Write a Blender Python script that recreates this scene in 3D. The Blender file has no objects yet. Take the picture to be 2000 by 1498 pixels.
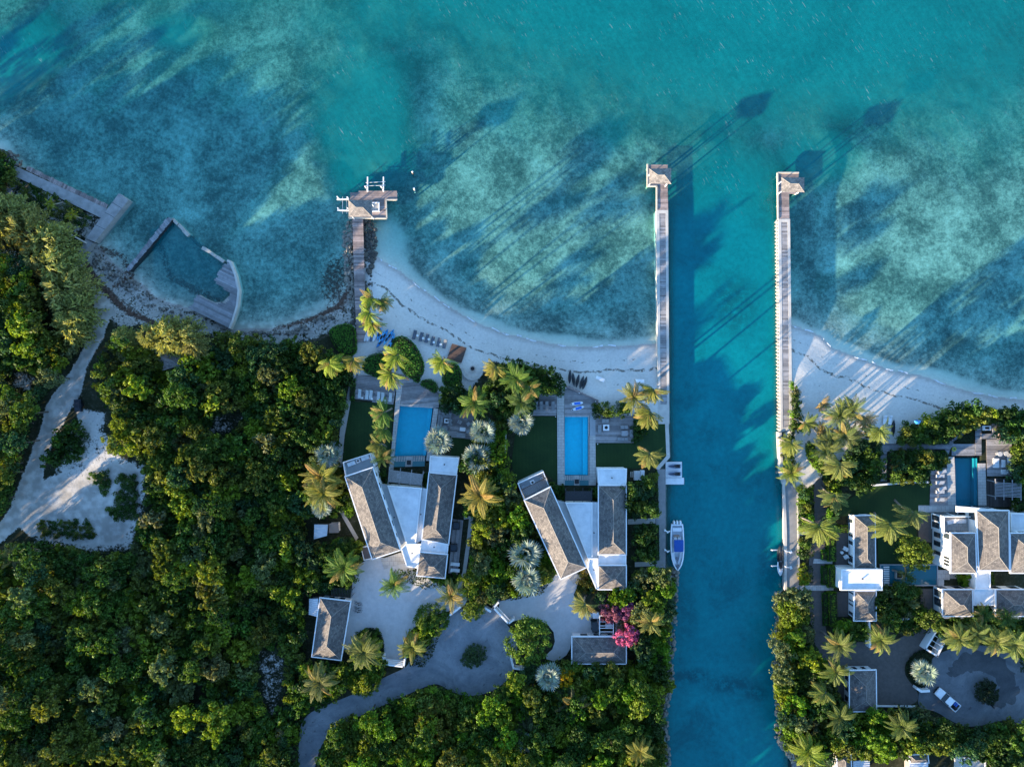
import bpy, math, random
import numpy as np
from mathutils import Vector
random.seed(7)
rng = np.random.default_rng(7)
R = math.radians
S, HC, G = 0.11, 150.0, 1.3          # metres per photo pixel at sea level, drone height, garden level
SUN_EL, SUN_DIR = 10.5, 38.5         # sun elevation; direction in which shadows fall (from +x)

# ------------------------------------------------------------------ camera, sky, sun, exposure
sc = bpy.context.scene
COL = sc.collection
cam = bpy.data.cameras.new("camera")
cam.sensor_fit = 'HORIZONTAL'
cam.angle = 2 * math.atan(110.0 / 150.0)
cam.clip_start, cam.clip_end = 1.0, 9000.0
camo = bpy.data.objects.new("camera", cam)
COL.objects.link(camo)
camo.location = (0, 0, HC)
sc.camera = camo
world = bpy.data.worlds.new("World")
sc.world = world
world.use_nodes = True
wn = world.node_tree
wn.nodes.clear()
sky = wn.nodes.new("ShaderNodeTexSky")
sky.sky_type = 'NISHITA'
sky.sun_disc = False
sky.sun_elevation = R(SUN_EL)
sky.sun_rotation = R(270 - SUN_DIR)
sky.air_density, sky.dust_density, sky.ozone_density = 1.0, 0.0, 3.5
bg = wn.nodes.new("ShaderNodeBackground")
bg.inputs["Strength"].default_value = 0.15
wo = wn.nodes.new("ShaderNodeOutputWorld")
wn.links.new(sky.outputs[0], bg.inputs[0])
wn.links.new(bg.outputs[0], wo.inputs[0])
sun = bpy.data.lights.new("sun", 'SUN')
sun.energy = 5.0
sun.angle = R(0.8)
sun.color = (1.0, 0.79, 0.54)
suno = bpy.data.objects.new("sun", sun)
COL.objects.link(suno)
sd = Vector((math.cos(R(SUN_DIR)) * math.cos(R(SUN_EL)), math.sin(R(SUN_DIR)) * math.cos(R(SUN_EL)), -math.sin(R(SUN_EL))))
suno.rotation_euler = sd.to_track_quat('-Z', 'Y').to_euler()
sc.view_settings.view_transform = 'Standard'
sc.view_settings.look = 'None'
sc.view_settings.gamma = 1.0
sc.view_settings.use_curve_mapping = False
sc.view_settings.exposure = 2.2
sc.render.engine = 'CYCLES'
cy = sc.cycles
cy.max_bounces, cy.diffuse_bounces, cy.glossy_bounces = 6, 2, 2
cy.transmission_bounces, cy.transparent_max_bounces = 4, 10
cy.caustics_reflective = cy.caustics_refractive = False
cy.use_denoising = True

def P(px, py, z=G):
    k = S * (HC - z) / HC
    return ((px - 1000) * k, (749 - py) * k)

def PL(pts, z=G):
    return [P(a, b, z) for a, b in pts]

# ------------------------------------------------------------------ materials
MATS = {}
def nodes_of(m):
    m.use_nodes = True
    t = m.node_tree
    t.nodes.clear()
    return t, t.nodes, t.links

def N(t, kind, **kw):
    n = t.nodes.new(kind)
    for k, v in kw.items():
        if k in n.inputs.keys():
            n.inputs[k].default_value = v
        else:
            setattr(n, k, v)
    return n

def ramp(t, fac, stops):
    r = t.nodes.new("ShaderNodeValToRGB")
    e = r.color_ramp.elements
    while len(e) < len(stops):
        e.new(0.5)
    for x, (p, c) in zip(e, stops):
        x.position = p
        x.color = (*c, 1) if len(c) == 3 else c
    t.links.new(fac, r.inputs[0])
    return r.outputs[0]

def mixc(t, fac, a, b, mode='MIX'):
    m = t.nodes.new("ShaderNodeMix")
    m.data_type = 'RGBA'
    m.blend_type = mode
    for s, v in ((0, fac), (6, a), (7, b)):
        if hasattr(v, 'links') or isinstance(v, bpy.types.NodeSocket):
            t.links.new(v, m.inputs[s])
        else:
            m.inputs[s].default_value = v if s == 0 else ((*v, 1) if len(v) == 3 else v)
    return m.outputs[2]

def mth(t, op, a, b=None, c=None, clamp=False):
    m = t.nodes.new("ShaderNodeMath")
    m.operation = op
    m.use_clamp = clamp
    for i, v in enumerate((a, b, c)):
        if v is None:
            continue
        if isinstance(v, bpy.types.NodeSocket):
            t.links.new(v, m.inputs[i])
        else:
            m.inputs[i].default_value = v
    return m.outputs[0]

def noise(t, scale, detail=4, rough=.6, vec=None, dist=0.0):
    n = N(t, "ShaderNodeTexNoise", Scale=scale, Detail=detail, Roughness=rough, Distortion=dist)
    if vec is not None:
        t.links.new(vec, n.inputs['Vector'])
    return n.outputs['Fac']

def geopos(t):
    return t.nodes.new("ShaderNodeNewGeometry").outputs['Position']

def attr(t, name):
    return N(t, "ShaderNodeAttribute", attribute_name=name).outputs['Fac']

def schlick(t, normal=None):
    """mirror share of a water surface, the same from above and from below"""
    g = t.nodes.new("ShaderNodeNewGeometry")
    d = t.nodes.new("ShaderNodeVectorMath")
    d.operation = 'DOT_PRODUCT'
    t.links.new(g.outputs['Incoming'], d.inputs[0])
    t.links.new(normal if normal is not None else g.outputs['Normal'], d.inputs[1])
    c = mth(t, 'SUBTRACT', 1.0, mth(t, 'ABSOLUTE', d.outputs['Value']), clamp=True)
    return mth(t, 'MULTIPLY_ADD', mth(t, 'POWER', c, 5.0), .22, .02)

def sstep(t, v, a, b):
    m = t.nodes.new("ShaderNodeMapRange")
    m.interpolation_type = 'SMOOTHSTEP'
    t.links.new(v, m.inputs[0])
    m.inputs[1].default_value, m.inputs[2].default_value = a, b
    return m.outputs[0]

def mat(name, c1, c2=None, scale=1.5, rough=.7, spec=.3, island=0.0, bump=0.0, bscale=8.0, metal=0.0, objcol=False, detail=5, obj=False):
    """plain procedural surface: two colours mixed by noise, wear by a second noise, optional per-piece variation"""
    if name in MATS:
        return MATS[name]
    m = bpy.data.materials.new(name)
    t, nn, ll = nodes_of(m)
    c2 = c2 or tuple(x * .8 for x in c1)
    tc = t.nodes.new("ShaderNodeTexCoord").outputs['Object'] if obj else geopos(t)
    f = noise(t, scale, detail, .65, tc)
    col = ramp(t, f, [(.32, c1), (.68, c2)])
    if objcol:
        oi = t.nodes.new("ShaderNodeObjectInfo")
        col = mixc(t, 1.0, col, oi.outputs['Color'], 'MULTIPLY')
    if island:
        g = t.nodes.new("ShaderNodeNewGeometry")
        v = mth(t, 'MULTIPLY_ADD', g.outputs['Random Per Island'], 2 * island, 1 - island)
        col = mixc(t, 1.0, col, v, 'MULTIPLY') if False else mixc(t, 1.0, col, comb(t, v), 'MULTIPLY')
    b = N(t, "ShaderNodeBsdfPrincipled", Roughness=rough, Metallic=metal)
    b.inputs['Specular IOR Level'].default_value = spec
    ll.new(col, b.inputs['Base Color'])
    if bump:
        bn = N(t, "ShaderNodeBump", Strength=bump, Distance=.05)
        ll.new(noise(t, bscale, 4, .6, tc), bn.inputs['Height'])
        ll.new(bn.outputs[0], b.inputs['Normal'])
    o = t.nodes.new("ShaderNodeOutputMaterial")
    ll.new(b.outputs[0], o.inputs[0])
    MATS[name] = m
    return m

def comb(t, v):
    c = t.nodes.new("ShaderNodeCombineColor")
    for i in range(3):
        t.links.new(v, c.inputs[i])
    return c.outputs[0]

def leaf_mat(name, var=.45, trans=.3, hue=.35, by_attr=False):
    """foliage: colour set per plant, varied leaf by leaf, light passes through"""
    m = bpy.data.materials.new(name)
    t, nn, ll = nodes_of(m)
    oi = t.nodes.new("ShaderNodeObjectInfo")
    g = t.nodes.new("ShaderNodeNewGeometry")
    rnd = g.outputs['Random Per Island']
    v = mth(t, 'MULTIPLY_ADD', rnd, 2 * var, 1 - var)
    src = N(t, "ShaderNodeAttribute", attribute_name='tone').outputs['Color'] if by_attr else oi.outputs['Color']
    col = mixc(t, 1.0, src, comb(t, v), 'MULTIPLY')
    r2 = mth(t, 'FRACT', mth(t, 'MULTIPLY', rnd, 17.31))
    col = mixc(t, mth(t, 'MULTIPLY', r2, hue), col, mixc(t, 1.0, col, (1.4, 1.22, .55), 'MULTIPLY'))
    d = N(t, "ShaderNodeBsdfDiffuse")
    tr = N(t, "ShaderNodeBsdfTranslucent")
    ll.new(col, d.inputs[0])
    ll.new(mixc(t, 1.0, col, (1.25, 1.2, .5), 'MULTIPLY'), tr.inputs[0])
    ms = N(t, "ShaderNodeMixShader", Fac=trans)
    ll.new(d.outputs[0], ms.inputs[1])
    ll.new(tr.outputs[0], ms.inputs[2])
    gl = N(t, "ShaderNodeBsdfGlossy", Roughness=.6)
    m2 = N(t, "ShaderNodeMixShader", Fac=.018)
    ll.new(ms.outputs[0], m2.inputs[1])
    ll.new(gl.outputs[0], m2.inputs[2])
    o = t.nodes.new("ShaderNodeOutputMaterial")
    ll.new(m2.outputs[0], o.inputs[0])
    return m

LEAF = leaf_mat("foliage")
LEAFT = leaf_mat("mixed_foliage", by_attr=True)
FROND = leaf_mat("palm_frond", .25, .25, .5)
WOOD = mat("weathered_planks", (.30, .285, .28), (.21, .20, .20), 1.2, .8, .2, island=.38)
WOODB = mat("brown_planks", (.31, .245, .225), (.20, .16, .15), 1.2, .8, .2, island=.4)
WOODG = mat("silvered_planks", (.25, .25, .26), (.16, .165, .175), 1.2, .8, .2, island=.3)
CONC = mat("pale_concrete", (.52, .49, .44), (.40, .38, .35), .6, .8, .2, bump=.1)
CONCG = mat("grey_concrete", (.27, .265, .26), (.20, .20, .20), .8, .85, .2, bump=.15)
STONE = mat("coral_stone", (.45, .42, .37), (.30, .28, .25), 1.1, .85, .2, bump=.3)
WHITE = mat("white_render", (.80, .79, .77), (.70, .70, .69), .45, .6, .3)
WROOF = mat("white_roof_membrane", (.74, .75, .75), (.54, .56, .57), .5, .55, .3)
TRIM = mat("white_trim", (.78, .78, .77), (.70, .70, .70), 2, .5, .3)
GUTTER = mat("grey_gutter_roof", (.36, .38, .39), (.29, .31, .32), .6, .6, .3)
DARK = mat("dark_metal", (.03, .032, .036), (.02, .02, .024), 4, .45, .4)
GLASSM = mat("dark_window_glass", (.03, .045, .055), (.02, .03, .04), 1, .08, .6)
GREYF = mat("grey_fabric", (.30, .31, .32), (.24, .25, .26), 3, .9, .1)
WHITEF = mat("white_cushion", (.74, .74, .74), (.66, .66, .66), 2, .85, .2)
PAINT = mat("object_colour", (.95, .95, .95), (.85, .85, .85), 3, .45, .4, objcol=True)
GLOSS = mat("gloss_object_colour", (1, 1, 1), (.93, .93, .93), 3, .2, .5, objcol=True)
BLACK = mat("black_rubber", (.02, .02, .022), (.013, .013, .014), 4, .6, .3)
BARK = mat("bark", (.16, .13, .10), (.10, .08, .06), 3, .9, .1)
ROCK = mat("dark_boulder", (.10, .09, .075), (.045, .043, .04), 2.2, .85, .25, bump=.5, bscale=5, island=.2)
SOIL = mat("planting_bed_soil", (.045, .036, .026), (.025, .022, .016), 2, .95, .1, bump=.4)
GRAVEL = mat("pale_gravel", (.52, .515, .505), (.43, .425, .42), 1.1, .9, .1, bump=.35, bscale=14)
BRICKP = mat("brown_paving", (.12, .105, .095), (.085, .078, .072), 1.6, .85, .2, bump=.2)
SANDP = mat("sand_path", (.46, .43, .385), (.38, .36, .325), 1.4, .95, .1, bump=.3)
TIN = mat("corrugated_tin", (.58, .60, .62), (.48, .50, .53), 1.0, .35, .5, metal=.4)

def shingle_mat(name="cedar_shingles", k=1.0):
    m = bpy.data.materials.new(name)
    t, nn, ll = nodes_of(m)
    uv = t.nodes.new("ShaderNodeUVMap").outputs[0]
    br = N(t, "ShaderNodeTexBrick", Scale=1.0)
    br.inputs['Brick Width'].default_value = .42
    br.inputs['Row Height'].default_value = .3
    br.inputs['Mortar Size'].default_value = .022
    br.inputs['Color1'].default_value = (.33, .305, .28, 1)
    br.inputs['Color2'].default_value = (.088, .085, .085, 1)
    br.inputs['Mortar'].default_value = (.04, .04, .041, 1)
    ll.new(uv, br.inputs['Vector'])
    f = noise(t, 1.6, 6, .8, geopos(t))
    f2 = noise(t, .25, 3, .6, geopos(t))
    col = mixc(t, .55, br.outputs['Color'], ramp(t, f, [(.3, (.075, .072, .072)), (.5, (.16, .15, .143)), (.72, (.34, .315, .29))]))
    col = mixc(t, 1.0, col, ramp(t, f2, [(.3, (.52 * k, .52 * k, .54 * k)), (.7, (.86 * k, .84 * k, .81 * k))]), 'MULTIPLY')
    b = N(t, "ShaderNodeBsdfPrincipled", Roughness=.85)
    b.inputs['Specular IOR Level'].default_value = .2
    ll.new(col, b.inputs['Base Color'])
    bn = N(t, "ShaderNodeBump", Strength=.6, Distance=.04)
    ll.new(br.outputs['Fac'], bn.inputs['Height'])
    ll.new(bn.outputs[0], b.inputs['Normal'])
    o = t.nodes.new("ShaderNodeOutputMaterial")
    ll.new(b.outputs[0], o.inputs[0])
    return m
SHINGLE = shingle_mat()
SHINGLEP = shingle_mat("sunlit_pale_shingles", 1.55)  # same shingles brightened: sunlight put in the colour for pavilions, pale grey for hut

def lawn_mat():
    m = bpy.data.materials.new("mown_lawn")
    t, nn, ll = nodes_of(m)
    p = geopos(t)
    f = noise(t, 6, 6, .8, p)
    f2 = noise(t, .22, 4, .6, p)
    w = N(t, "ShaderNodeTexWave", Scale=.42, Distortion=.6)
    ll.new(p, w.inputs['Vector'])
    col = ramp(t, f, [(.3, (.011, .030, .011)), (.7, (.028, .062, .020))])
    col = mixc(t, 1.0, col, ramp(t, f2, [(.35, (.75, .8, .8)), (.65, (1.15, 1.1, 1.0))]), 'MULTIPLY')
    col = mixc(t, 1.0, col, ramp(t, w.outputs['Fac'], [(.3, (.96, .96, .96)), (.7, (1.03, 1.03, 1.03))]), 'MULTIPLY')
    b = N(t, "ShaderNodeBsdfPrincipled", Roughness=.9)
    b.inputs['Specular IOR Level'].default_value = .15
    ll.new(col, b.inputs['Base Color'])
    o = t.nodes.new("ShaderNodeOutputMaterial")
    ll.new(b.outputs[0], o.inputs[0])
    return m
LAWN = lawn_mat()

def road_mat(name="chipped_road", k=1.0):
    m = bpy.data.materials.new(name)
    t, nn, ll = nodes_of(m)
    p = geopos(t)
    f = noise(t, 9, 6, .8, p)
    f2 = noise(t, .12, 5, .7, p, 1.5)
    f3 = noise(t, .8, 5, .75, p, .5)
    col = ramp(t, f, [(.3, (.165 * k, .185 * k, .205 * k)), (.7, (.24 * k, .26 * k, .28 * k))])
    col = mixc(t, 1.0, col, ramp(t, f2, [(.35, (.78, .8, .82)), (.65, (1.25, 1.22, 1.18))]), 'MULTIPLY')
    col = mixc(t, mth(t, 'MULTIPLY', sstep(t, f3, .60, .70), .8), col, (.06, .062, .066))
    f4 = noise(t, .35, 6, .8, p, 2.0)
    col = mixc(t, 1.0, col, ramp(t, f4, [(.35, (.84, .85, .86)), (.6, (1.08, 1.07, 1.06))]), 'MULTIPLY')
    b = N(t, "ShaderNodeBsdfPrincipled", Roughness=.9)
    b.inputs['Specular IOR Level'].default_value = .2
    ll.new(col, b.inputs['Base Color'])
    bn = N(t, "ShaderNodeBump", Strength=.3, Distance=.03)
    ll.new(f, bn.inputs['Height'])
    ll.new(bn.outputs[0], b.inputs['Normal'])
    o = t.nodes.new("ShaderNodeOutputMaterial")
    ll.new(b.outputs[0], o.inputs[0])
    return m
ROAD = road_mat()
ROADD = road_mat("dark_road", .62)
WETR = road_mat("wet_road", .32)

def slabs_mat(name, c1, c2, w, h, joint=(.12, .115, .11), rot=0.0):
    m = bpy.data.materials.new(name)
    t, nn, ll = nodes_of(m)
    mp = N(t, "ShaderNodeMapping")
    mp.inputs['Rotation'].default_value = (0, 0, rot)
    ll.new(geopos(t), mp.inputs[0])
    br = N(t, "ShaderNodeTexBrick", Scale=1.0)
    br.inputs['Brick Width'].default_value = w
    br.inputs['Row Height'].default_value = h
    br.inputs['Mortar Size'].default_value = .018
    br.inputs['Color1'].default_value = (*c1, 1)
    br.inputs['Color2'].default_value = (*c2, 1)
    br.inputs['Mortar'].default_value = (*joint, 1)
    ll.new(mp.outputs[0], br.inputs['Vector'])
    f = noise(t, .7, 5, .7, geopos(t))
    col = mixc(t, 1.0, br.outputs['Color'], ramp(t, f, [(.3, (.82, .82, .84)), (.7, (1.1, 1.1, 1.08))]), 'MULTIPLY')
    b = N(t, "ShaderNodeBsdfPrincipled", Roughness=.75)
    ll.new(col, b.inputs['Base Color'])
    o = t.nodes.new("ShaderNodeOutputMaterial")
    ll.new(b.outputs[0], o.inputs[0])
    return m
COPING = slabs_mat("limestone_coping", (.46, .44, .405), (.40, .385, .36), 1.1, .6)
PAVER = slabs_mat("limestone_pavers", (.46, .44, .41), (.38, .365, .34), .9, .9)

# ------------------------------------------------------------------ mesh builder
class MB:
    def __init__(s):
        s.v, s.f, s.uv = [], [], None
    def add(s, vs, fs):
        b = len(s.v)
        s.v += [tuple(v) for v in vs]
        s.f += [tuple(i + b for i in f) for f in fs]
        return s
    def box(s, c, d, rz=0.0, tilt=0.0):
        x, y, z = d[0] / 2, d[1] / 2, d[2] / 2
        cr, sr = math.cos(rz), math.sin(rz)
        ct, st = math.cos(tilt), math.sin(tilt)
        vs = []
        for k in (-1, 1):
            for j in (-1, 1):
                for i in (-1, 1):
                    a, b, h = i * x, j * y, k * z
                    b, h = b * ct - h * st, b * st + h * ct
                    vs.append((c[0] + a * cr - b * sr, c[1] + a * sr + b * cr, c[2] + h))
        return s.add(vs, [(0, 2, 3, 1), (4, 5, 7, 6), (0, 1, 5, 4), (2, 6, 7, 3), (0, 4, 6, 2), (1, 3, 7, 5)])
    def prism(s, pts, z0, z1, bottom=False):
        pts = list(pts)
        a = sum(pts[i][0] * pts[(i + 1) % len(pts)][1] - pts[(i + 1) % len(pts)][0] * pts[i][1] for i in range(len(pts)))
        if a < 0:
            pts = pts[::-1]
        n = len(pts)
        vs = [(x, y, z0) for x, y in pts] + [(x, y, z1) for x, y in pts]
        fs = [tuple(range(n, 2 * n))] + [(i, (i + 1) % n, n + (i + 1) % n, n + i) for i in range(n)]
        if bottom:
            fs.append(tuple(range(n - 1, -1, -1)))
        return s.add(vs, fs)
    def tube(s, path, radii, n=6, cap=True):
        path = [Vector(p) for p in path]
        if not hasattr(radii, '__len__'):
            radii = [radii] * len(path)
        b = len(s.v)
        for i, p in enumerate(path):
            d = (path[min(i + 1, len(path) - 1)] - path[max(i - 1, 0)]).normalized()
            u = d.cross(Vector((0, 0, 1)))
            if u.length < 1e-3:
                u = d.cross(Vector((1, 0, 0)))
            u.normalize()
            w = d.cross(u)
            for k in range(n):
                a = 2 * math.pi * k / n
                s.v.append(tuple(p + (u * math.cos(a) + w * math.sin(a)) * radii[i]))
        for i in range(len(path) - 1):
            for k in range(n):
                k2 = (k + 1) % n
                s.f.append((b + i * n + k, b + i * n + k2, b + (i + 1) * n + k2, b + (i + 1) * n + k))
        if cap:
            s.f.append(tuple(b + k for k in range(n - 1, -1, -1)))
            s.f.append(tuple(b + (len(path) - 1) * n + k for k in range(n)))
        return s
    def cyl(s, c, r, h, n=12, r2=None):
        r2 = r if r2 is None else r2
        vs = [(c[0] + rr * math.cos(2 * math.pi * k / n), c[1] + rr * math.sin(2 * math.pi * k / n), z) for z, rr in ((c[2], r), (c[2] + h, r2)) for k in range(n)]
        fs = [(k, (k + 1) % n, n + (k + 1) % n, n + k) for k in range(n)] + [tuple(range(n, 2 * n)), tuple(range(n - 1, -1, -1))]
        return s.add(vs, fs)
    def ring(s, c, r0, r1, z0, z1, a0=0.0, a1=2 * math.pi, n=24):
        full = abs(a1 - a0 - 2 * math.pi) < 1e-4
        m = n if full else n + 1
        vs = []
        for k in range(m):
            a = a0 + (a1 - a0) * k / n
            for r, z in ((r0, z0), (r1, z0), (r1, z1), (r0, z1)):
                vs.append((c[0] + r * math.cos(a), c[1] + r * math.sin(a), z))
        fs = []
        for k in range(n):
            p, q = 4 * k, 4 * ((k + 1) % m)
            fs += [(p + i, p + (i + 1) % 4, q + (i + 1) % 4, q + i) for i in range(4)]
        if not full:
            fs += [(0, 3, 2, 1), tuple(4 * n + i for i in range(4))]
        return s.add(vs, [f[::-1] for f in fs])
    def loft(s, rings, close0=True, close1=True):
        n = len(rings[0])
        b = len(s.v)
        for r in rings:
            s.v += [tuple(p) for p in r]
        for i in range(len(rings) - 1):
            for k in range(n):
                k2 = (k + 1) % n
                s.f.append((b + i * n + k, b + i * n + k2, b + (i + 1) * n + k2, b + (i + 1) * n + k))
        if close0:
            s.f.append(tuple(b + k for k in range(n - 1, -1, -1)))
        if close1:
            s.f.append(tuple(b + (len(rings) - 1) * n + k for k in range(n)))
        return s
    def mesh(s, name, m, off=(0, 0, 0), smooth=False):
        me = bpy.data.meshes.new(name)
        me.from_pydata([(x - off[0], y - off[1], z - off[2]) for x, y, z in s.v], [], s.f)
        if m:
            me.materials.append(m)
        if smooth:
            for p in me.polygons:
                p.use_smooth = True
        me.update()
        return me

def props(o, label=None, cat=None, group=None, kind=None):
    for k, v in (('label', label), ('category', cat), ('group', group), ('kind', kind)):
        if v:
            o[k] = v
    return o

def root(name, loc, label=None, cat=None, group=None, kind=None, rz=0.0):
    o = bpy.data.objects.new(name, None)
    COL.objects.link(o)
    o.location = loc
    o.rotation_euler = (0, 0, rz)
    o.empty_display_size = .3
    return props(o, label, cat, group, kind)

def wpos(o):
    l = Vector(o.location)
    while o.parent:
        o = o.parent
        l += Vector(o.location)
    return l

def build(mb, name, m, parent=None, kind=None, label=None, smooth=False, color=None):
    """one mesh object from world-space geometry, hung under its (unrotated) parent"""
    off = wpos(parent) if parent else (0, 0, 0)
    if not parent and mb.v:
        xs, ys, zs = zip(*mb.v)
        off = ((min(xs) + max(xs)) / 2, (min(ys) + max(ys)) / 2, min(zs))
    o = bpy.data.objects.new(name, mb.mesh(name, m, off, smooth))
    COL.objects.link(o)
    if parent:
        o.parent = parent
    else:
        o.location = off
    if color:
        o.color = (*color, 1)
    if kind:
        o['kind'] = kind
    if label:
        o['label'] = label
    return o

class Proto:
    """a thing modelled once round its own origin; place() links a copy of it and of each part (shared mesh data)"""
    def __init__(s, name):
        s.name, s.parts = name, []
    def part(s, name, mb, m, under=None, color=None, smooth=False, label=None, kind=None):
        s.parts.append((name, mb.mesh(name, m, smooth=smooth), under, color, label, kind))
        return s
    def place(s, loc, rz=0.0, scale=1.0, colors=None, skip=()):
        r = root(s.name, loc, rz=rz)
        if scale != 1.0:
            r.scale = (scale,) * 3
        made = []
        for name, me, under, color, label, kind in s.parts:
            if name in skip:
                made.append(None)
                continue
            o = bpy.data.objects.new(name, me)
            COL.objects.link(o)
            o.parent = made[under] if under is not None else r
            c = (colors or {}).get(name, color)
            if c:
                o.color = (*c, 1)
            if label:
                o['label'] = label
            if kind:
                o['kind'] = kind
            made.append(o)
        return r

# ------------------------------------------------------------------ labels: alike things told apart by their order
REG = []
NUM = "zero one two three four five six seven eight nine ten eleven twelve thirteen fourteen fifteen sixteen seventeen eighteen nineteen twenty".split()
ORD = "zeroth first second third fourth fifth sixth seventh eighth ninth tenth eleventh twelfth thirteenth fourteenth fifteenth sixteenth seventeenth eighteenth nineteenth twentieth".split()
def reg(o, one, many, where, cat, group=None):
    REG.append((o, one, many, where))
    o['category'] = cat
    if group:
        o['group'] = group
    return o

def finish_labels():
    by = {}
    for o, one, many, where in REG:
        by.setdefault((one, where), []).append((o, many))
    for (one, where), items in by.items():
        n = len(items)
        if n == 1:
            items[0][0]['label'] = f"{one} {where}"
            continue
        xs = [o.location.x for o, _ in items]
        ys = [o.location.y for o, _ in items]
        horiz = max(xs) - min(xs) >= max(ys) - min(ys)
        items.sort(key=(lambda t: t[0].location.x) if horiz else (lambda t: -t[0].location.y))
        a, b = ("leftmost", "rightmost") if horiz else ("topmost", "lowest")
        side = "left" if horiz else "top"
        for i, (o, many) in enumerate(items):
            w = a if i == 0 else b if i == n - 1 else "middle" if n == 3 else f"{ORD[i + 1] if i < 20 else 'later'}-from-{side}"
            num = NUM[n] if n <= 20 else 'many'
            o['label'] = f"{w} of {num} {many} {where}"

def inside(pts, X, Y):
    X, Y = np.asarray(X, float), np.asarray(Y, float)
    r = np.zeros(X.shape, bool)
    n = len(pts)
    for i in range(n):
        (x0, y0), (x1, y1) = pts[i], pts[(i + 1) % n]
        if y0 == y1:
            continue
        c = ((y0 > Y) != (y1 > Y)) & (X < (x1 - x0) * (Y - y0) / (y1 - y0) + x0)
        r ^= c
    return r

def sm(a, b, x):
    t = np.clip((x - a) / (b - a), 0, 1)
    return t * t * (3 - 2 * t)

def segdist(X, Y, segs):
    d = np.full(X.shape, 1e9)
    for (x0, y0), (x1, y1) in segs:
        dx, dy = x1 - x0, y1 - y0
        l = dx * dx + dy * dy + 1e-9
        t = np.clip(((X - x0) * dx + (Y - y0) * dy) / l, 0, 1)
        d = np.minimum(d, (X - x0 - t * dx) ** 2 + (Y - y0 - t * dy) ** 2)
    return np.sqrt(d)

# ------------------------------------------------------------------ land, sea bed and water
COAST = [(-9000, 200, 's'), (-400, 230, 's'), (-120, 262, 's'), (0, 290, 's'), (22, 322, 'w'), (55, 330, 'w'), (206, 410, 'w'), (198, 428, 'w'), (180, 470, 's'),
    (200, 490, 's'), (222, 515, 's'), (246, 535, 's'), (262, 545, 's'), (285, 562, 's'), (302, 580, 's'), (330, 592, 's'), (355, 598, 's'), (372, 606, 's'),
    (400, 612, 's'), (430, 630, 's'), (450, 645, 's'), (480, 642, 's'), (530, 642, 's'), (580, 632, 's'), (630, 612, 's'), (665, 590, 's'), (683, 560, 'w'), (686, 500, 'w'),
    (687, 440, 'w'), (711, 440, 'w'), (717, 470, 's'), (725, 493, 's'), (737, 504, 's'), (781, 531, 's'), (820, 562, 's'), (856, 587, 's'), (900, 614, 's'), (942, 636, 's'),
    (985, 652, 's'), (1028, 662, 's'), (1082, 673, 's'), (1137, 679, 's'), (1208, 676, 's'), (1290, 673, 'w'), (1296, 828, 'w'), (1306, 828, 'w'), (1308, 892, 'w'), (1287, 915, 'w'),
    (1300, 917, 'w'), (1301, 1108, 'w'), (1312, 1112, 'w'), (1316, 1140, 'w'), (1311, 1240, 'w'), (1306, 1300, 'w'), (1308, 1332, 'w'), (1294, 1400, 'w'), (1300, 1460, 'w'),
    (1303, 1500, 'w'), (1310, 1700, 'w'), (1310, 9000, 'w'), (-9000, 9000, 'x')]
COAST2 = [(1640, 9000, 'w'), (1640, 1700, 'w'), (1600, 1560, 'w'), (1560, 1500, 'w'), (1545, 1475, 'w'), (1522, 1440, 'w'), (1520, 1330, 'w'), (1519, 1160, 'w'), (1533, 1150, 'w'),
    (1533, 942, 'w'), (1526, 930, 'w'), (1523, 850, 'w'), (1528, 840, 'w'), (1535, 640, 'w'), (1547, 636, 's'), (1605, 658, 's'), (1625, 680, 's'), (1693, 706, 's'), (1740, 724, 's'),
    (1805, 736, 's'), (1870, 759, 's'), (1935, 775, 's'), (2000, 782, 's'), (2300, 800, 's'), (9000, 900, 'x'), (9000, 9000, 'x')]
POOLS = {
    'a': [(781, 793), (845, 797), (831, 897), (770, 890)],
    'b': [(1103, 814), (1148, 814), (1148, 928), (1103, 928)],
    'c': [(1865, 895), (1908, 895), (1910, 987), (1867, 987)],
}
def axis(a, b, st):
    core = np.arange(a, b + 1e-6, st)
    return np.concatenate([[-3500, -1500, -700, -350, -220], core, [220, 350, 700, 1500, 3500]])
gx, gy = axis(-150, 150, .6), axis(-125, 105, .6)
GXX, GYY = np.meshgrid(gx, gy)
def to_px(x, y, z):
    k = S * (HC - z) / HC
    return 1000 + x / k, 749 - y / k
PX0, PY0 = to_px(GXX, GYY, 0.0)
PXG, PYG = to_px(GXX, GYY, G)
land = inside([(a, b) for a, b, _ in COAST], PX0, PY0) | inside([(a, b) for a, b, _ in COAST2], PX0, PY0)
def segs_of(kind):
    out = []
    for C in (COAST, COAST2):
        for i in range(len(C)):
            a, b = C[i], C[(i + 1) % len(C)]
            if a[2] == kind:
                out.append(((a[0], a[1]), (b[0], b[1])))
    return out
wob = 4 * np.sin(GXX * .31 + 1.3 * np.sin(GYY * .23)) + 3 * np.sin(GYY * .47 + GXX * .11)
def vnoise(scale, seed, X=GXX, Y=GYY):
    r = np.random.default_rng(seed)
    tab = r.uniform(-1, 1, (64, 64))
    u, v = X * scale + 1000, Y * scale + 1000
    i, j = np.floor(u).astype(int), np.floor(v).astype(int)
    f, g = u - i, v - j
    f, g = f * f * (3 - 2 * f), g * g * (3 - 2 * g)
    t = lambda a, b: tab[a % 64, b % 64]
    return (t(i, j) * (1 - f) + t(i + 1, j) * f) * (1 - g) + (t(i, j + 1) * (1 - f) + t(i + 1, j + 1) * f) * g
wob2 = 3.2 * vnoise(.06, 1) + 2.4 * vnoise(.13, 2) + 1.6 * vnoise(.29, 3) + .9 * vnoise(.6, 4)
DS = segdist(PX0, PY0, segs_of('s')) * S
DW = segdist(PX0, PY0, segs_of('w')) * S
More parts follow.
